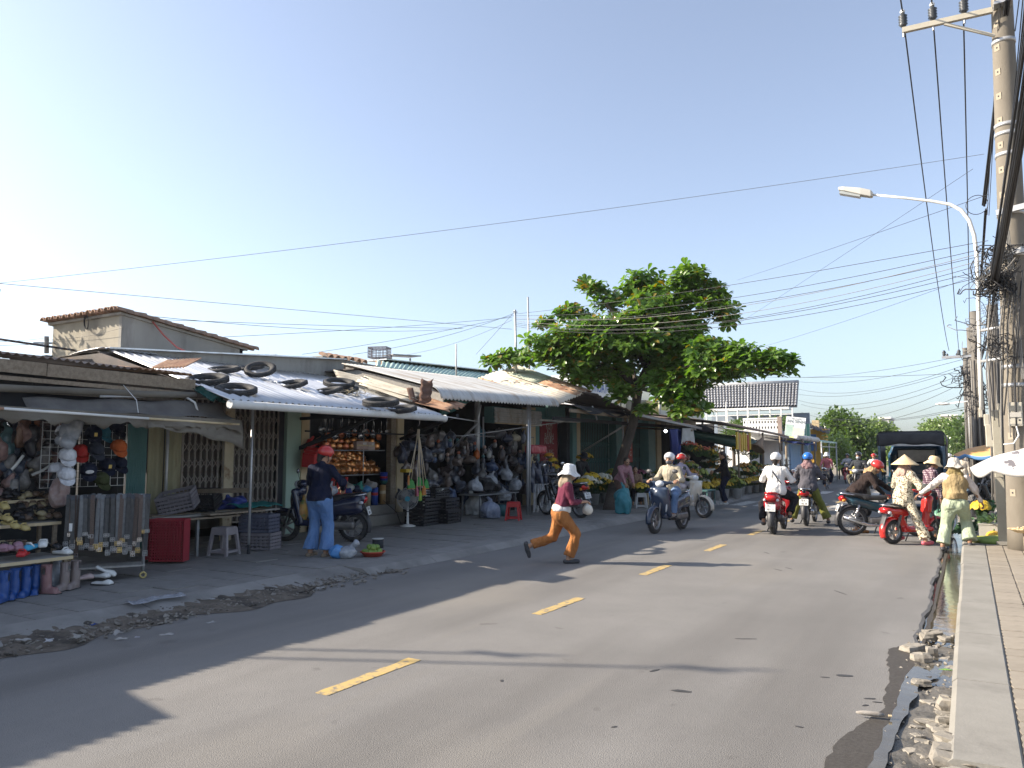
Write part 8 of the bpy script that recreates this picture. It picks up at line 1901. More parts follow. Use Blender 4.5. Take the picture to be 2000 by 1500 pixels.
for i, (u, v, sc, tx, lb) in enumerate(((404,742,1.06,0,'worn tyre lying nearest the left edge of the silver roof'),(461,761,1.0,0,'knobbly tyre lowest on the left part of the silver roof, touching the leftmost one'),(437,722,.95,0,'tyre highest on the left of the silver roof'),(487,719,.92,0,'tyre lying under a leaning one at the top of the silver roof'),(508,721,.92,.42,'tyre leaning on another at the top of the silver roof'),(567,751,1.0,0,'tyre alone in the middle of the silver roof'),(637,764,1.0,0,'thick tyre right of the middle one on the silver roof'),(662,748,.98,.1,'tyre propped up on the broken cream sheet'),(672,763,.92,0,'tyre under the propped one, beside the nest of twigs'),(744,785,1.05,0,'tyre by the rusty sheets at the right of the silver roof'),(782,799,.98,0,'rightmost tyre close above the gutter pipe'))):
 p = on_roof(u, v, .05 + (.11 if i in (4,7) else .09 if i == 9 else 0)); o = link_mesh('tyre', tym, None); o.location = p; q = Vector(bn).to_track_quat('Z', 'Y').to_euler(); o.rotation_euler = (q.x + rh.uniform(-.05,.05) + tx * .6, q.y + rh.uniform(-.05,.05) + tx * .5, rh.random()); o.scale = (sc, sc, sc * rh.uniform(.95,1.2)); tag(o, lb, 'tyre', 'old tyres weighing down the silver roof')
nt_ = MB(); p = on_roof(692, 772, .03)
for k in range(60): a = V3(p) + V3((rh.uniform(-.25,.25),rh.uniform(-.35,.35),rh.uniform(0,.08))); nt_.bar(a, a + V3((rh.uniform(-.12,.12),rh.uniform(-.12,.12),rh.uniform(-.03,.05))), .006)
tag(nt_.build('twigs',mat('dry_twigs',(.32,.27,.17),.9)), 'heap of dry twigs on the silver roof between tyres', 'twigs')

# ---- dusters, fan, hooks
hk = AX(820, 800, -9.75); t = thing('hanger_hook', 'steel hanger frame and hook holding the dustpans', 'hook', hk); MB().tube([(0,0,.12),(-.05,-.06,-.14)], .008, 6).build('hanger_wire', M_chrome, t); MB().tube([(0,0,.12),(.08,.16,-.16),(-.05,-.1,-.17)], .010, 6).build('hanger_wire', M_chrome, t); MB().tube([(0,-.02,-.15),(.01,-.04,-.22),(.0,.0,-.27),(-.01,-.03,-.34)], .008, 6).build('hook', M_chrome, t)
top = V3(AX(816,838,-9.8)); cg, co, cp, cl = plastic('green_pan', (.03,.28,.05)), plastic('orange_pan', (.55,.20,.05)), plastic('pink_pan', (.5,.12,.16)), plastic('lime_pan', (.35,.5,.06))
for i, (u, v, m, lb) in enumerate(((803,945,cg,'green dustpan at the left of the hanging bunch'),(819,940,cg,'green dustpan at the middle of the hanging bunch'),(832,945,cg,'green dustpan at the right of the hanging bunch'),(828,958,co,'orange and pink dustpan low in the hanging bunch'),(821,968,cl,'lime and orange dustpan lowest in the hanging bunch'),(798,938,co,'orange dustpan peeping out at the far left of the hanging bunch'),(814,960,cp,'pink dustpan behind the green ones in the hanging bunch'))):
 b = V3(AX(u,v,-9.8 + .03 * i)); t = thing('dustpan', lb, 'dustpan', tuple(b), R(-20 + 12 * i)); d = top + V3((0,.01 * i,0)) - b
 MB().tube([(0,0,.04),tuple(rotm(0,0,-R(-20 + 12 * i)) @ d)], .009, 6).build('handle', mat('pale_stick',(.60,.50,.36),.7), t)
 mb = MB(); mb.prism([(-.05,.06),(.05,.06),(.095,-.10),(-.095,-.10)], -.02, .02, lambda x, z, y: (y,x,z)); mb.build('pan', m, t, bevel=.006); MB().box((.0,0,-.10), (.05,.19,.012)).build('lip', co if m is cg else cg, t); MB().box((0,0,.07), (.03,.05,.05)).build('socket', m, t)
f = thing('pedestal_fan', 'white pedestal fan with blue hub standing on the pavement by the pot shop', 'fan', G(796,1028,.1), R(-55)); MB().lathe([(0,0),(.17,0),(.17,.015),(.10,.035),(.035,.05),(0,.05)], n=24).build('base', M_pvc, f); MB().cyl((0,0,.05), (0,0,.40), .028, .02).build('pole', M_pvc, f); MB().cyl((0,0,.30), (0,0,.315), .035).build('collar', M_dark, f)
cgm = MB(); cc = V3((.09,0,.58))
for k in range(40): a = 2 * math.pi * k / 40; e = V3((0,math.cos(a),math.sin(a))); cgm.tube([cc + (.06,0,0) + e * .04,cc + (.05,0,0) + e * .15,cc + e * .215,cc + (-.06,0,0) + e * .14,cc + (-.06,0,0) + e * .04], .0025, 4, cap=False)
for r_ in (.06, .13, .19): cgm.torus(cc + (.05 * (1 - r_ * 2),0,0), (1,0,0), r_, .003, 30, 4)
cgm.torus(cc, (1,0,0), .217, .008, 36, 6); cgm.build('cage', M_galv, f)
MB().cyl(cc + (.055,0,0), cc + (.065,0,0), .055, n=20).build('hub_badge', mat('hub_blue',(.03,.30,.42),.4), f); MB().ball(cc + (-.12,0,0), (.09,.06,.06), 12, 8).build('motor', M_pvc, f); MB().bar((0,0,.38), cc + (-.08,0,-.03), .04).build('neck', M_pvc, f)
for k in range(3): a = k * 2.1; mb = MB(); mb.grid(lambda u, v: tuple(cc + V3((.03 * (u - .5),(.03 + .16 * v) * math.cos(a + (u - .5) * 1.1),(.03 + .16 * v) * math.sin(a + (u - .5) * 1.1)))), 6, 4); mb.build('blade', mat('fan_blade',(.36,.36,.34),.35), f, thick=.003)
wire([(-11.1,13.2,.6),(-10.8,13.3,.35),(-10.6,13.2,.12),(-10.25,12.95,.12)], .006, M_dark, 'black flex running from the pot shop to the fan', None)
b = thing('bucket', 'white plastic bucket behind the fan', 'bucket', (-10.85,14.0,.1)); MB().lathe([(0,0),(.12,0),(.15,.30),(.155,.31),(.14,.30),(.11,.02)], n=20).build('body', M_pvc, b); MB().torus((0,0,.30), (0,0,1), .152, .008, 22, 6).build('rim', M_pvc, b)
o = thing('white_board', 'pale board leaning behind the hanging dustpans', 'board', AX(832,975,-10.3)); MB().box((0,0,.05), (.02,.24,.46), rotm(0,-.1,0)).build('panel', M_pvc, o); MB().box((-.012,0,.05), (.01,.26,.03), rotm(0,-.1,0)).build('batten', M_wood, o)
o = thing('yellow_tray', 'yellow plastic tray fixed to the cream post by the dustpans', 'tray', AX(793,922,-10.6)); MB().box((0,0,0), (.16,.20,.012)).build('floor', plastic('yellow_tray',(.55,.38,.03)), o)
for s in (-1, 1): MB().box((0,s * .1,.03), (.16,.008,.07)).build('side', MATS['yellow_tray'], o); MB().box((s * .08,0,.03), (.008,.2,.07)).build('side', MATS['yellow_tray'], o)
# ---- the packed dark interior of the duster shop
pal = [(.025,.03,.05), (.05,.055,.07), (.09,.07,.06), (.03,.05,.10), (.07,.07,.08), (.04,.03,.03), (.05,.06,.085), (.11,.105,.10)]
wraps = [mat('wrapped_%d' % i,c,.28,c2=tuple(x * 2 for x in c),sc=10,spec=.7) for i, c in enumerate(pal)]
GS = [(.10,.15,.11), (.07,.10,.16), (.13,.2,.08), (.05,.13,.2), (.12,.12,.12), (.06,.07,.08), (.15,.25,.12), (.05,.2,.10), (.09,.09,.2)]
for i in range(110):
 u, v = rh.uniform(775, 1030), rh.uniform(840, 975)
 bag('wrapped_goods', 'small %s wrapped goods hanging or piled inside the duster shop' % ('black','slate','brown','navy','grey','dark red','blue grey','taupe')[i % 8], AX(u,v,-10.7 - rh.random() * .5), GS[i % 9], wraps[i % 8], i % 6, 'goods packed inside the duster shop', standing=False, cat='goods')
for i in range(26):
 y = 14.4 + .21 * i; o = thing('hanging_toy', 'small toy or trinket pack hanging from the rail of the duster shop', 'toy', (-10.6 - .4 * rh.random(),y,1.9 - rh.random() * .5), rh.uniform(0,3), 'trinkets hanging in the duster shop')
 MB().ball((0,0,0), (.06,.05,.08), 10, 7).build('toy_body', wraps[rh.randrange(8)], o); MB().ball((.0,0,.10), .045, 10, 7).build('toy_head', plastic('toy_%d' % (i % 4),((.45,.30,.24),(.35,.1,.05),(.3,.28,.26),(.08,.2,.22))[i % 4]), o); MB().tube([(0,0,.13),(0,0,.4)], .004, 4).build('string', M_dark, o)
for lb, u, v, x, r, c in (('orange toy hanging on the thick pipe',931,892,-10.9,(.07,.09,.11),(.5,.13,.03)), ('grey white cap hanging beside the orange toy',955,893,-10.9,(.05,.07,.09),(.42,.42,.40)), ('cream wrapped bundle high in the shop under the roller shutter',1005,860,-10.9,(.12,.25,.09),(.42,.38,.28)), ('grey wrapped roll behind the cream bundle',975,852,-11.2,(.15,.5,.12),(.14,.13,.14)), ('teal barrel behind the thick pipe',936,845,-11.6,(.2,.2,.3),(.02,.12,.18)), ('dark sack hanging under the red bundle',1050,915,-10.2,(.16,.3,.22),(.02,.025,.04)), ('straw hat on a shelf at the left of the duster shop',838,902,-11.0,(.12,.14,.06),(.34,.29,.22))):
 bag('bundle', lb, AX(u,v - 12,x), r, mat('bundle_%d' % u,c,.45,c2=tuple(y * .7 for y in c),sc=8), 1, cat='bundle', standing=False, rz=0)
s_ = Sdf(); s_.box((0,0,0), (.13,.42,.12), .06, .02); o = s_.build('bundle', mat('red_wrap',(.40,.045,.07),.35,c2=(.5,.12,.13),sc=6,spec=.7), None, .016, fold=.012, fw=(10,14,14)); o.location = AX(1047, 878, -10.2); tag(o, 'long red plastic wrapped bundle lying on the dark bags', 'bundle')
bag('sack', 'pale woven sack tied at the neck, leaning on the pavement', G(922,1006,.1), (.22,.24,.30), mat('woven_sack',(.40,.40,.38),.7,c2=(.47,.47,.45),sc=14,bump=.003,bsc=80), 2, cat='sack', rz=.4); bag('sack', 'round grey blue plastic sack beside the pale woven sack', G(958,1012,.1), (.26,.28,.22), mat('blue_grey_bag',(.17,.20,.28),.3,c2=(.27,.30,.38),sc=7,spec=.7), 4, cat='sack', rz=1.)
for i, (u, v) in enumerate(((985,975),(1005,955),(960,945),(990,935),(930,955))): bag('plastic_bag', 'clear glossy bag of goods on the low shelf of the duster shop', AX(u,v - 20,-10.3), (.15,.22,.15), M_clearbag, i, 'clear bags on the low shelf', standing=False)
bag('black_bag', 'heap of black bags on the low shelf behind the sacks', AX(950,935,-10.5), (.3,.5,.14), M_blackpl, 3, standing=False); o = thing('low_shelf', 'low metal shelf carrying the clear bags', 'shelf', (-10.5,16.3,.1)); MB().bar((-10.45,15.6,.62), (-10.45,17.5,.62), .6, .03).build('shelf_board', M_steel, o, 1)
for x in (-10.2, -10.7):
 for y in (15.7, 17.4): MB().bar((x,y,.1), (x,y,.61), .03).build('leg', M_steel, o, 1)
o = thing('barrel', 'small dark teal tub behind the red stool', 'tub', (-9.9,16.2,.1)); MB().lathe([(0,0),(.13,0),(.15,.15),(.13,.3),(.0,.3)], n=18).build('body', plastic('teal_tub',(.02,.09,.10)), o); MB().torus((0,0,.3), (0,0,1), .13, .012, 20, 6).build('rim', M_blackpl, o)
for i in range(12): bag('dark_cloth', 'dark garment on the rack behind the two pipes', AX(1040 + i * 4,905,-10.0 - .15 * (i % 3)), (.06,.10,.40), wraps[i % 3], i % 5, 'garments on the rack by the pipes', standing=False, cat='garment')
for i in range(14): wire([AX(1043 + i * 2.6,945,-9.8),AX(1043 + i * 2.6 + rh.uniform(-2,2),1000,-9.75)], .008, M_chrome if i % 2 else M_galv, 'thin metal chain or rod hanging behind the two pipes', 'rods hanging behind the two pipes', name='metal_rod')
o = thing('carton', 'white carton with a red mark stacked beside the parked black motorbike', 'box', (-10.0,18.6,.1)); MB().box((0,0,.45), (.4,.45,.5)).build('carton_body', M_wcloth, o); MB().box((.202,-.02,.45), (.004,.12,.2)).build('print', M_red, o); MB().box((0,0,.1), (.42,.47,.2)).build('carton_base', M_wcloth, o)

# ---- flowers
M_stem = mat('stem_green', (.05,.11,.03), .6, c2=(.08,.16,.05), sc=20)
PET = {k: mat('petals_' + k,c,.6,c2=c2,sc=30) for k, c, c2 in (('yellow',(.62,.44,.03),(.5,.3,.02)),('orange',(.60,.22,.03),(.5,.30,.05)),('white',(.55,.52,.40),(.62,.60,.5)),('pink',(.40,.14,.20),(.3,.08,.14)),('red',(.38,.04,.03),(.45,.12,.05)),('lime',(.34,.38,.06),(.2,.26,.05)))}
def flowers(label, loc, r, h, kind, n=70, seed=1, group=None, blooms=.6, fs=.048):
 t = thing('flower_bunch', label, 'flowers', loc, 0, group); q = random.Random(seed); a = MB(); b = MB()
 for i in range(n):
  an = q.random() * 6.283; rr = r * math.sqrt(q.random()); hh = h * (1 - .35 * (rr / r) ** 2) * q.uniform(.85, 1.1); p = V3((rr * math.cos(an),rr * math.sin(an),hh))
  a.bar((p[0] * .25,p[1] * .25,0), p, .005)
  for k in range(2): d = V3((q.uniform(-1,1),q.uniform(-1,1),q.uniform(-.2,.6))) * .09; z = p * q.uniform(.5, .95); s = np.cross(unit(d), (0,0,1)) * .022; a.add([z,z + d * .5 + s,z + d,z + d * .5 - s], [(0,1,2,3)])
  if q.random() < blooms:
   m = 7; s = fs * q.uniform(.8, 1.3); nn = unit(V3((p[0] * 1.5,p[1] * 1.5,r * .8))); x, y, _ = basis(nn); vs = [p + nn * s * .5]; fs_ = []
   for k in range(m): e = x * math.cos(6.283 * k / m) + y * math.sin(6.283 * k / m); vs += [p + e * s + nn * s * .25, p + e * s * .4 - nn * s * .2]
   for k in range(m): k2 = (k + 1) % m; fs_ += [(0,1 + 2 * k,1 + 2 * k2), (1 + 2 * k,2 + 2 * k,2 + 2 * k2,1 + 2 * k2)]
   b.add(vs, fs_, False)
 a.build('stems', M_stem, t); b.build('blooms', PET[kind], t); return t
def bucket(label, loc, r, h, m, group=None):
 t = thing('bucket', label, 'bucket', loc, 0, group); MB().lathe([(0,0),(r * .78,0),(r,h),(r * 1.04,h),(r * .95,h * .98),(r * .76,.03)], n=20).build('body', m, t); MB().torus((0,0,h - .02), (0,0,1), r * 1.0, .008, 20, 6).build('rim', m, t); MB().tube([(r,0,h - .03),(r * .6,.02,h - .14),(0,.03 + r * .8,h - .17),(-r * .6,.02,h - .14),(-r,0,h - .03)], .004, 5).build('handle', M_galv, t); return t
FG, BG3 = 'flower bunches in the flower market', 'buckets of the flower market'
M_wbk = plastic('white_bucket', (.55,.56,.56)); M_dbk = plastic('dark_bucket', (.06,.065,.075)); M_bbk = plastic('blue_bucket', (.12,.18,.36))
for i, (u, v, kind, m, lb) in enumerate(((1160,985,'yellow',M_wbk,'left of the tree, nearest the parked motorbike'),(1183,982,'lime',M_wbk,'against the left side of the tree trunk'),(1145,972,'yellow',M_dbk,'behind the parked black motorbike'),(1170,968,'white',M_dbk,'below the lattice gate'),(1195,965,'white',M_dbk,'behind the tree trunk'),(1275,962,'lime',M_dbk,'by the teal pillar'),(1300,962,'lime',M_dbk,'behind the white helmet'),(1375,972,'white',M_wbk,'left of the three white pails by the counter'),(1390,968,'yellow',M_wbk,'middle of the three white pails by the counter'),(1405,965,'orange',M_wbk,'right of the three white pails by the counter'),(1440,972,'lime',M_wbk,'right of the seller in black'),(1395,950,'yellow',M_dbk,'behind the white pails'),(1375,945,'lime',M_dbk,'under the hanging bouquets'),(1428,950,'yellow',M_dbk,'behind the seller in black'),(1450,950,'yellow',M_wbk,'under the heap of dry herbs'),(1360,950,'orange',M_dbk,'beside the lilac rider'))):
 p = G(u, v, .1); bucket('bucket of flowers %s' % lb, p, .17, .32, m, BG3); flowers('%s flowers in the bucket %s' % (kind,lb), (p[0],p[1],p[2] + .2), .30, .46, kind, 80, i, FG, .6)
flowers('orange yellow marigolds heaped on the pale stool', tuple(V3(G(1252,992,.1)) + (0,0,.42)), .24, .26, 'yellow', 110, 77, FG, .9, .04)
for i in range(9): flowers('heap of %s chrysanthemums on the low table left of the tree' % ('yellow','cream')[i % 2], AX(1140 + i * 7.5,955 - 6 * (i % 3),-9.2), .26, .26, ('yellow','white')[i % 2], 70, 520 + i, FG, .9, .045)
flowers('yellow mimosa wreath by the dark hatted seller', AX(1142,905,-10.3), .25, .3, 'yellow', 90, 78, FG, .9)
for i, (u, v, k) in enumerate(((1072,895,'orange'),(1080,905,'yellow'),(1076,915,'orange'),(1086,918,'yellow'))): flowers('sunflower garland hanging beside the red sign board, bloom %s' % ('at its top','upper right','in its middle','at its foot')[i], AX(u,v,-10.1), .12, .12, k, 26, 60 + i, 'sunflower garland', .9, .05)
for i in range(46):
 u, v = rh.uniform(1320, 1480), rh.uniform(868, 950); k = rh.choice(['yellow','orange','lime','yellow','white','orange','red'])
 flowers('mixed bouquet hanging or standing in the depth of the flower shop', AX(u,v + 8,-7.5 - rh.random() * 1.1), .28, .30, k, 44, 200 + i, 'bouquets in the depth of the flower shop', .7, .035)
for i in range(22):
 y = 23.6 + i * .55; k = ('yellow', 'orange', 'yellow', 'lime', 'yellow', 'white')[i % 6]; x = -7.35 - .35 * (i % 2); p = (x, y, .1 + .42 * (i % 2))
 flowers('%s flowers in the front row along the kerb of the flower shop' % k, (x,y,p[2] + .22), .30, .36, k, 64, 700 + i, 'front row of flowers', .85, .05)
 if i % 2 == 0: bucket('pale pail in the front row along the kerb of the flower shop', p, .15, .30, M_wbk, 'front row of pails')
for i in range(10): flowers('reddish bouquet by the counter behind the tree', AX(1195 + i * 11,935 + rh.uniform(-6,8),-9.6), .2, .26, rh.choice(['pink','red','white','lime']), 40, 300 + i, 'bouquets behind the tree', .7)
for i in range(16): flowers('brown dried herbs heaped on the counter right of the seller in black', AX(1440 + rh.uniform(0,45),918 + rh.uniform(-8,14),-7.6), .25, .2, 'orange' if i % 5 == 0 else 'lime', 50, 400 + i, 'herb heaps on the counter', .25)
for i, (u, v, lb) in enumerate(((1455,952,'left'),(1470,950,'middle'),(1488,950,'right'))):
 o = thing('basin', 'bright blue plastic basin on the pavement edge, %s of three' % lb, 'basin', G(u,v,.1)); MB().lathe([(0,0),(.2,0),(.28,.2),(.3,.2),(.27,.19),(.19,.02)], n=20).build('body', plastic('blue_basin',(.03,.17,.45)), o); MB().torus((0,0,.2), (0,0,1), .29, .01, 22, 6).build('rim', MATS['blue_basin'], o)
o = thing('counter_table', 'narrow green table in front of the three white pails', 'table', G(1378,985,.1), R(90)); MB().box((0,0,.42), (.9,.4,.03)).build('table_top', M_teal, o)
for x in (-.4, .4):
 for y in (-.17, .17): MB().box((x,y,.2), (.03,.03,.4)).build('leg', M_teal, o)
o = thing('bench', 'low pale bench beside the flower stool', 'bench', G(1275,985,.1), R(75)); MB().box((0,0,.32), (.8,.22,.03)).build('seat', M_cream, o)
for x in (-.35, .35): MB().box((x,0,.15), (.03,.2,.3)).build('leg', M_cream, o)
o = thing('cool_box', 'white and blue lidded box behind the pale bench', 'box', G(1270,975,.1)); MB().box((0,0,.45), (.4,.5,.3)).build('body', M_bbk, o); MB().box((0,0,.63), (.42,.52,.06)).build('lid', M_pvc, o); MB().box((0,0,.15), (.4,.5,.3)).build('stand', M_dbk, o)
bag('sack', 'tall turquoise sack standing against the tree trunk', G(1217,1003,.1), (.25,.27,.36), mat('turquoise_sack',(.03,.17,.20),.55,c2=(.045,.23,.27),sc=6,bump=.004,bsc=60), 1, cat='sack', rz=.2)
hang = thing('paper_garland', 'row of yellow and red paper packs hanging from the eave of the flower shop', 'garland', AX(1452,845,-7.0))
for i in range(7): MB().box((0,-.9 + .3 * i,-.3 - .04 * (i % 3)), (.05,.2,.62)).build('paper_pack', (PET['yellow'],PET['orange'],PET['red'])[i % 3] if i % 2 else PET['yellow'], hang)
MB().bar((0,-1.1,.02), (0,1.1,.02), .03).build('string', M_dark, hang)
o = thing('hat_on_pole', 'brown woven cone hung at the end of the eave pole', 'basket', AX(1483,868,-6.8)); MB().lathe([(.02,.35),(.16,-.05),(.30,-.22)], (0,0,0), (.3,.5,.8), 16).build('cone', mat('brown_straw',(.22,.15,.10),.9,c2=(.3,.22,.15),sc=9), o, thick=.01); MB().tube([(0,0,.3),(0,.1,.7)], .01, 5).build('string', M_dark, o)

# ---- signs on the green shops
sg = thing('sign_board', 'tall dark red sign board with rows of pale lettering between the green pillars', 'sign', (-11.36,21.45,.1)); o0 = _origin(sg)
a, b = AX(1062, 823, -11.34), AX(1090, 935, -11.34); w, h = 1.15, a[2] - b[2]
MB().box((-.0,0,(a[2] + b[2]) / 2 - .1), (.03,w,h)).build('board', mat('sign_red',(.20,.02,.03),.6,c2=(.24,.03,.035),sc=2), sg); M_sgl = mat('sign_cream', (.42,.38,.34), .7)
zt_ = a[2] - .1
for i, (s_, sz) in enumerate((('KEM',.26),('XÔI',.22),('BÁNH',.26),('NƯỚC',.26),('—',.12),('GÀ, XÁC,',.18),('GÀ BÓI',.18),('BÁNH, BÁO',.17),('THÁNH',.18),('L.  V.',.16))): text(s_, sz, M_sgl, sg, (.018,0,zt_ - .14 - i * (h - .2) / 10), (R(90),0,R(90)), sx=.85)
sv = thing('sign_board', 'narrow vertical red sign with pale letters beside the tree', 'sign', (-10.86,26.96,.1)); MB().box((0,0,2.05), (.03,.42,1.7)).build('board', mat('sign_orange_red',(.36,.05,.035),.6), sv); MB().box((.002,0,2.82), (.03,.40,.2)).build('yellow_cap', M_cream, sv)
for i, s_ in enumerate('NHANG'): text(s_, .26, mat('sign_pale',(.6,.5,.45),.7), sv, (.018,0,2.55 - i * .26), (R(90),0,R(90)))

# ---- things on the left pavement
o = thing('plastic_bag', 'blue and clear plastic bag knotted on the pavement beside the standing woman', 'plastic bag', G(668,1090,.1), R(30)); s_ = Sdf(); s_.ell((-.07,0,.09), (.12,.11,.10), .03); s_.build('blue_side', mat('blue_bag',(.05,.20,.48),.3,c2=(.10,.28,.58),sc=14,spec=.7), o, .012, fold=.012, fw=(22,22,22)); s_ = Sdf(); s_.ell((.07,0,.085), (.14,.12,.095), .03).cap((.12,0,.14), (.20,.0,.22), .03, .05, .03); s_.build('clear_side', M_clearbag, o, .012, fold=.012, fw=(22,22,22), seed=4)
fb = G(728, 1086, .1); o = thing('basket', 'shallow red plastic basket of green fruit on the pavement', 'basket', fb); mb = MB(); mb.lathe([(0,0),(.13,0),(.175,.06),(.185,.065),(.17,.06),(.12,.012)], n=26); mb.build('bowl', mat('basket_red',(.42,.06,.035),.5), o); MB().torus((0,0,.066), (0,0,1), .18, .010, 28, 6).build('rim', MATS['basket_red'], o)
fm = mat('green_fruit', (.12,.22,.04), .45, c2=(.22,.30,.06), sc=9, bump=.002, bsc=60, rnd_v=.2)
def fruit_m(): s_ = Sdf(); s_.ell((0,0,0), (.045,.045,.042), .01).cutcap((0,0,.04), (0,0,.07), .012); return s_.mesh('fruit', .008)
for i in range(19):
 q = link_mesh('fruit', cached('fruit',fruit_m), fm); a = i * 2.4; r_ = .035 * math.sqrt(i) if i < 13 else .03 * math.sqrt(i - 12); q.location = (fb[0] + r_ * math.cos(a), fb[1] + r_ * math.sin(a), fb[2] + .065 + (.065 if i >= 13 else 0)); q.rotation_euler = (rh.random(), rh.random(), 0); tag(q, 'green guava like fruit heaped in the red basket', 'fruit', 'green fruit in the red basket')
o = thing('tin', 'small dark tin with a white plate on top behind the fruit basket', 'tin', G(738,1070,.1)); MB().lathe([(0,0),(.09,0),(.09,.13),(.0,.13)], n=18).build('body', M_darkwall, o); MB().lathe([(0,.132),(.07,.134),(.10,.15),(.095,.152),(0,.142)], n=20).build('plate', M_pvc, o)
s_ = Sdf(); s_.ell((0,0,-.20), (.09,.15,.19), .03).cap((0,.02,-.05), (0,.05,.10), .04, .015, .04); o = s_.build('shopping_bag', mat('yellow_bag',(.42,.26,.05),.35,c2=(.30,.12,.06),sc=7,c3=(.10,.16,.05),sc3=6,t3=(.5,.56),spec=.6), None, .014, fold=.012, fw=(18,18,14)); o.location = tuple(V3(B0.location) + V3((-.12,.16,.72)) + V3((math.cos(R(206)) * .26,math.sin(R(206)) * .26,0)) + V3((.15,-.25,0))); o.rotation_euler = (.0, 0, R(30)); tag(o, 'yellow and green printed bag hanging on the parked navy scooter', 'shopping bag')
s_ = Sdf(); s_.ell((0,0,0), (.12,.16,.09), .03).cap((0,.0,.06), (0,.05,.16), .03, .015, .03); o = s_.build('plastic_bag', M_clearbag, None, .014, fold=.012, fw=(20,20,20)); o.location = G(655, 1060, .1)[:2] + (.98,); o.location.x += -.15; tag(o, 'pale plastic bag of greens on the scooter seat beside the standing woman', 'plastic bag')
mb = MB(); p = G(300, 1172, .1); mb.grid(lambda u, v: (p[0] - .1 + .2 * v + .03 * math.sin(u * 9),p[1] - .3 + .62 * u,.112 + .03 * abs(math.sin(u * 13 + v * 3)) * (1 - abs(2 * v - 1))), 18, 6); tag(mb.build('plastic_film',mat('thin_film',(.40,.42,.46),.25,spec=.7,alpha=.5),thick=.001), 'crumpled clear plastic film at the pavement edge', 'litter')
for i, (u, v, w, c, lb) in enumerate(((95,1253,.11,(.62,.63,.65),'white foam scrap in the dirt by the left edge'),(45,1252,.10,(.5,.48,.46),'pale scrap half buried left of the white foam'),(228,1238,.13,(.48,.46,.43),'crumpled pale paper in the roadside dirt'),(238,1250,.09,(.52,.50,.47),'pale torn paper below the crumpled one'),(268,1247,.035,(.55,.53,.6),'tiny lilac wrapper on the road edge'),(183,1222,.06,(.02,.08,.35),'small blue wrapper in the dirt'),(150,1245,.14,(.45,.43,.40),'strip of pale paper in the dirt'),(325,1242,.10,(.5,.48,.46),'thin pale stick on the road edge'),(415,1172,.05,(.6,.6,.6),'white scrap on the dark rubble'),(625,1150,.09,(.5,.48,.44),'pale scrap on the kerb slope'),(600,1138,.06,(.5,.5,.48),'white scrap at the kerb slope'),(365,1097,.14,(.42,.42,.45),'clear plastic scrap under the board table'),(412,1218,.07,(.5,.5,.5),'white paper scrap alone on the shaded road'),(560,1093,.03,(.6,.6,.6),'small white cap on the pavement by the scooter'))):
 p = G(u, v, .05 if v < 1260 and u < 420 else .02); q = random.Random(i); mb = MB(); mb.grid(lambda a, b_: (w * (a - .5) * (1 + .2 * math.sin(b_ * 7)),w * .5 * (b_ - .5) * (1 + .3 * math.sin(a * 9)),.012 + .3 * w * .3 * math.sin(a * 6 + i) * math.sin(b_ * 5)), 6, 5); c = tuple(x * .6 for x in c); o = mb.build('litter', mat('litter_%d' % int(c[0] * 100 + c[2] * 10),c,.8), thick=.004); o.location = (p[0], p[1], max(p[2],.02) + (.09 if p[0] < -7.45 else 0) * (p[2] < .06)); o.rotation_euler = (0, 0, q.random() * 3); tag(o, lb, 'litter')
p = G(1700, 1404); o = thing('corn_cob', 'chewed white corn cob lying on the wet asphalt', 'corn cob', (p[0],p[1],.03), R(10)); MB().tube([(-.08,0,0),(-.04,0,.002),(.04,0,.002),(.08,0,0)], [.006,.014,.015,.008], 10).build('cob', mat('corn_husk',(.30,.28,.25),.8,c2=(.2,.18,.16),sc=40), o); MB().cyl((.10,0,0), (.12,0,0), .007).build('stalk', M_cream, o)

# ---- right pavement stall
def parasol(label, ctr, rad, rim_z, top_z, m, valance, tilt=(0,0), n=8, mv=None):
 t = thing('parasol', label, 'parasol', (ctr[0],ctr[1],.09)); 
 def cv(u, v, z0=0):
  a = 2 * math.pi * u; k = (u * n) % 1; sc = 1 - .05 * math.sin(math.pi * k); r_ = rad * v * sc; z = top_z - (top_z - rim_z) * v ** 1.5 - .05 * math.sin(math.pi * k) * v + .012 * math.sin(a * 5 + v * 7)
  return (r_ * math.cos(a), r_ * math.sin(a), z - .09 + tilt[0] * r_ * math.cos(a) + tilt[1] * r_ * math.sin(a))
 mb = MB(); mb.grid(lambda u, v: cv(u,v), 64, 14); mb.build('canopy', m, t, thick=.004)
 mb = MB(); mb.grid(lambda u, v: tuple(V3(cv(u,1.)) * V3((1 - .03 * v,1 - .03 * v,1)) - V3((0,0,valance * v * (.75 + .25 * abs(math.sin(math.pi * u * n)))))), 96, 3); mb.build('valance', mv or m, t, thick=.003)
 MB().cyl((0,0,0), (0,0,top_z - .09), .02).build('pole', M_galv, t)
 for k in range(n): a = 2 * math.pi * k / n; MB().bar((0,0,top_z - .14), tuple(V3(cv(k / n,.97)) - V3((0,0,.02))), .012).build('rib', M_galv, t)
 return t
M_pw = mat('white_parasol', (.56,.55,.53), .7, c2=(.48,.47,.46), sc=2, c3=(.14,.13,.14), sc3=4, t3=(.60,.62), stretch=(1.2,.35,1))
parasol('white market parasol with grey scribbles in front of the power pole at the right edge', (.88,13.55), .88, 1.47, 1.74, M_pw, .10, (.06,0)); parasol('orange faded parasol with a blue edge farther down the right pavement', (.55,24.2), .92, 1.60, 1.88, mat('orange_parasol',(.58,.34,.12),.7,c2=(.52,.30,.16),sc=2), .10, mv=mat('parasol_blue',(.10,.25,.5),.7))
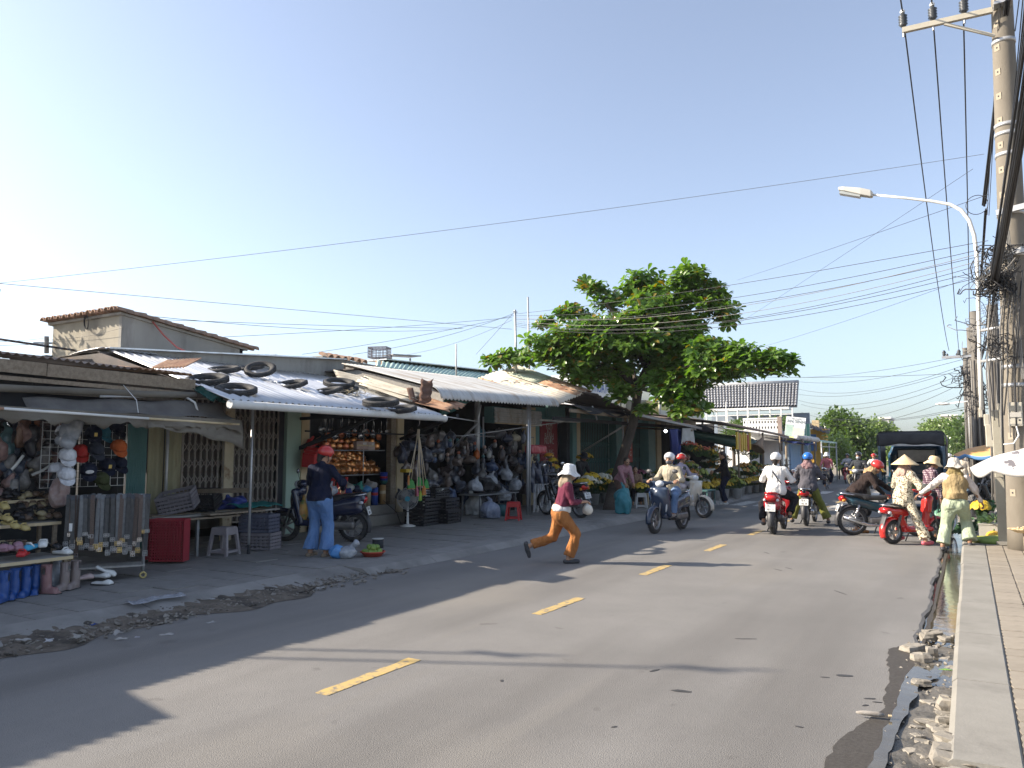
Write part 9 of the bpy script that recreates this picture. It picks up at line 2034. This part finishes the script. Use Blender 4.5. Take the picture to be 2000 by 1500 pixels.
parasol('blue parasol behind the orange one', (.9,26.6), .85, 1.52, 1.8, MATS['parasol_blue'], .08)
v0 = G(1925, 1056, .1)
o = thing('produce_box', 'low pale box holding greens on the right pavement', 'box', (.36,16.25,.1)); MB().box((0,0,.14), (.55,.5,.28)).build('box_body', plastic('pale_box',(.45,.44,.40)), o); MB().box((0,0,.285), (.57,.52,.02)).build('rim', MATS['pale_box'], o)
def greens(label, loc, r, h, c, seed, n=170, s0=.11):
 q = np.random.RandomState(seed); mb = MB()
 for i in range(n):
  a = q.rand() * 6.283; rr = r * math.sqrt(q.rand()); z = h * (1 - (rr / r) ** 2 * .7) * q.uniform(.4, 1); d = unit(V3((math.cos(a),math.sin(a),q.uniform(-.3,.9))) + q.randn(3) * .4); s = s0 * q.uniform(.5, 1.2); w = np.cross(d, unit(q.randn(3))) * s * .35; p = V3((rr * math.cos(a),rr * math.sin(a),z)); mb.add([p,p + d * s * .5 + w,p + d * s,p + d * s * .5 - w], [(0,1,2,3)])
 o = mb.build('greens', mat('greens_%d' % seed,c,.6,c2=tuple(x * 1.6 for x in c),sc=12)); o.location = loc; return tag(o, label, 'greens')
greens('dark green leafy herbs heaped at the left of the produce', (.06,16.6,.12), .30, .34, (.025,.07,.025), 1, 260); greens('dark green bunch behind the yellow flowers', (.42,17.2,.45), .28, .3, (.03,.08,.03), 2, 220); greens('pale green lettuce under clear plastic on the produce box', (.34,16.2,.38), .22, .16, (.13,.20,.08), 3, 160)
flowers('yellow marigold bunch at the woman’s fingertips', (.14,17.0,.42), .17, .3, 'yellow', 110, 500, None, .95, .045); flowers('orange flowers far behind the slim concrete post', (.75,21.5,.6), .14, .2, 'orange', 50, 501, None, .9, .05)
def pumpkin_m():
 mb = MB(); n = 40; k = 10; vs = []
 for i in range(k + 1):
  t_ = math.pi * i / k
  for j in range(n): a = 2 * math.pi * j / n; r_ = .13 * math.sin(t_) * (1 - .10 * abs(math.cos(a * 5))); vs.append((r_ * math.cos(a),r_ * math.sin(a),.10 * math.cos(t_)))
 mb.add(vs, [(i * n + j,(i + 1) * n + j,(i + 1) * n + (j + 1) % n,i * n + (j + 1) % n) for i in range(k) for j in range(n)], True); return mb
for i, (x, y, lb) in enumerate(((.30,15.75,'ribbed yellow pumpkin beside the slim concrete post'),(.46,15.9,'second yellow pumpkin half behind the slim concrete post'))): o = thing('pumpkin', lb, 'pumpkin', (x,y,.2)); pumpkin_m().build('flesh', mat('pumpkin',(.58,.36,.04),.45,c2=(.5,.28,.03),sc=5), o); MB().tube([(0,0,.09),(.01,0,.13)], .014, 6).build('stalk', M_stem, o)
for i, (x, y, a, lb) in enumerate(((.16,15.45,15,'long yellow green gourd lying in front of the pumpkins'),(.30,15.35,8,'greener gourd lying nearest the tiles'),(.26,15.55,25,'gourd behind the long yellow green one'))):
 s_ = Sdf(); s_.cap((-.17,0,0), (.15,0,0), .055, .075, .05).cap((-.16,0,0), (-.25,.02,.02), .045, .02, .03); o = s_.build('gourd', mat('gourd_%d' % (i % 2),((.36,.38,.08),(.14,.24,.06))[i % 2],.45,c2=((.26,.30,.06),(.2,.3,.08))[i % 2],sc=4), None, .012); o.location = (x, y, .17); o.rotation_euler = (0, 0, R(a)); tag(o, lb, 'gourd')
mb = MB(); mb.box((.25,15.6,.105), (.62,.7,.012)); tag(mb.build('ground_sheet',M_woodg), 'grey sheet spread under the gourds on the right pavement', 'sheet')
o = thing('shallow_basket', 'shallow basket of pale snacks held against the thick power pole at the right edge', 'basket', (.70,14.2,.42)); MB().lathe([(0,0),(.14,0),(.24,.05),(.25,.055),(.23,.05),(.13,.012)], n=24).build('dish', M_straw, o)
mb = MB()
for i in range(90): a = rh.random() * 6.28; r_ = .2 * math.sqrt(rh.random()); mb.ball((r_ * math.cos(a),r_ * math.sin(a),.04 + .08 * (1 - r_ / .2) * rh.random()), (.02,.014,.012), 6, 4)
tag(mb.build('snacks',M_straw,o), kind='stuff'); MB().cyl((0,0,-.33), (0,0,0), .05).build('stand', M_wood, o)
bag('dark_tarp', 'dark tarpaulin heap on the right pavement behind the vegetables', (.25,21.6,.1), (.35,.5,.14), M_dark, 2, cat='heap')
# clear bags slung on the bicycle beside the gutter
bag('plastic_bag', 'clear bag of cabbages hanging on the bicycle beside the mint trousers', (-.42,17.0,.95), (.14,.16,.2), mat('cabbage_bag',(.42,.46,.32),.3,c2=(.5,.5,.42),sc=8,spec=.7), 1, standing=False); bag('produce_bag', 'green net bag hanging low on the bicycle beside the mint trousers', (-.45,16.85,.55), (.14,.16,.18), mat('green_net',(.10,.20,.12),.6,c2=(.16,.28,.18),sc=20), 3, standing=False)
bag('yellow_bag', 'yellow bag on the far motorbike left of the dark jacketed man', (-3.95,33.5,1.3), (.18,.22,.3), mat('lemon_bag',(.6,.5,.14),.6), 2, standing=False)
for i, (u, v, lb) in enumerate(((1460,936,'pale round cloth bundle at the edge of the herb heap'),(1478,925,'brown sack heap at the end of the herb counter'))): bag('bundle', lb, G(u,v + 20,.1)[:2] + (.6,), (.2,.25,.18), M_wood if i else M_wcloth, i + 1, cat='bundle')

# lettering becomes plain mesh so that every piece stands on its own
bpy.context.view_layer.update()
dg = bpy.context.evaluated_depsgraph_get()
for o in [x for x in SC.objects if x.type == 'FONT']:
 me = bpy.data.meshes.new_from_object(o.evaluated_get(dg)); q = bpy.data.objects.new(o.name + '_tmp', me); COL.objects.link(q)
 q.parent = o.parent; q.location = o.location; q.rotation_euler = o.rotation_euler; q.scale = o.scale
 if not me.materials: me.materials.append(o.data.materials[0])
 nm = o.name; bpy.data.objects.remove(o); q.name = nm
# pale humid air over the whole street
hz = MB(); hz.box((0,0,5.4), (1840,1840,13.4)); ho = hz.build('haze', None)
hm = bpy.data.materials.new('haze'); hm.use_nodes = True; hn = hm.node_tree.nodes; hn.remove(hn['Principled BSDF'])
hv = hn.new('ShaderNodeVolumePrincipled'); hv.inputs['Color'].default_value = (.86, .9, .96, 1); hv.inputs['Density'].default_value = .0003; hv.inputs["Anisotropy"].default_value = .2
hm.node_tree.links.new(hv.outputs[0], hn['Material Output'].inputs['Volume']); ho.data.materials.append(hm); ho['kind'] = 'stuff'
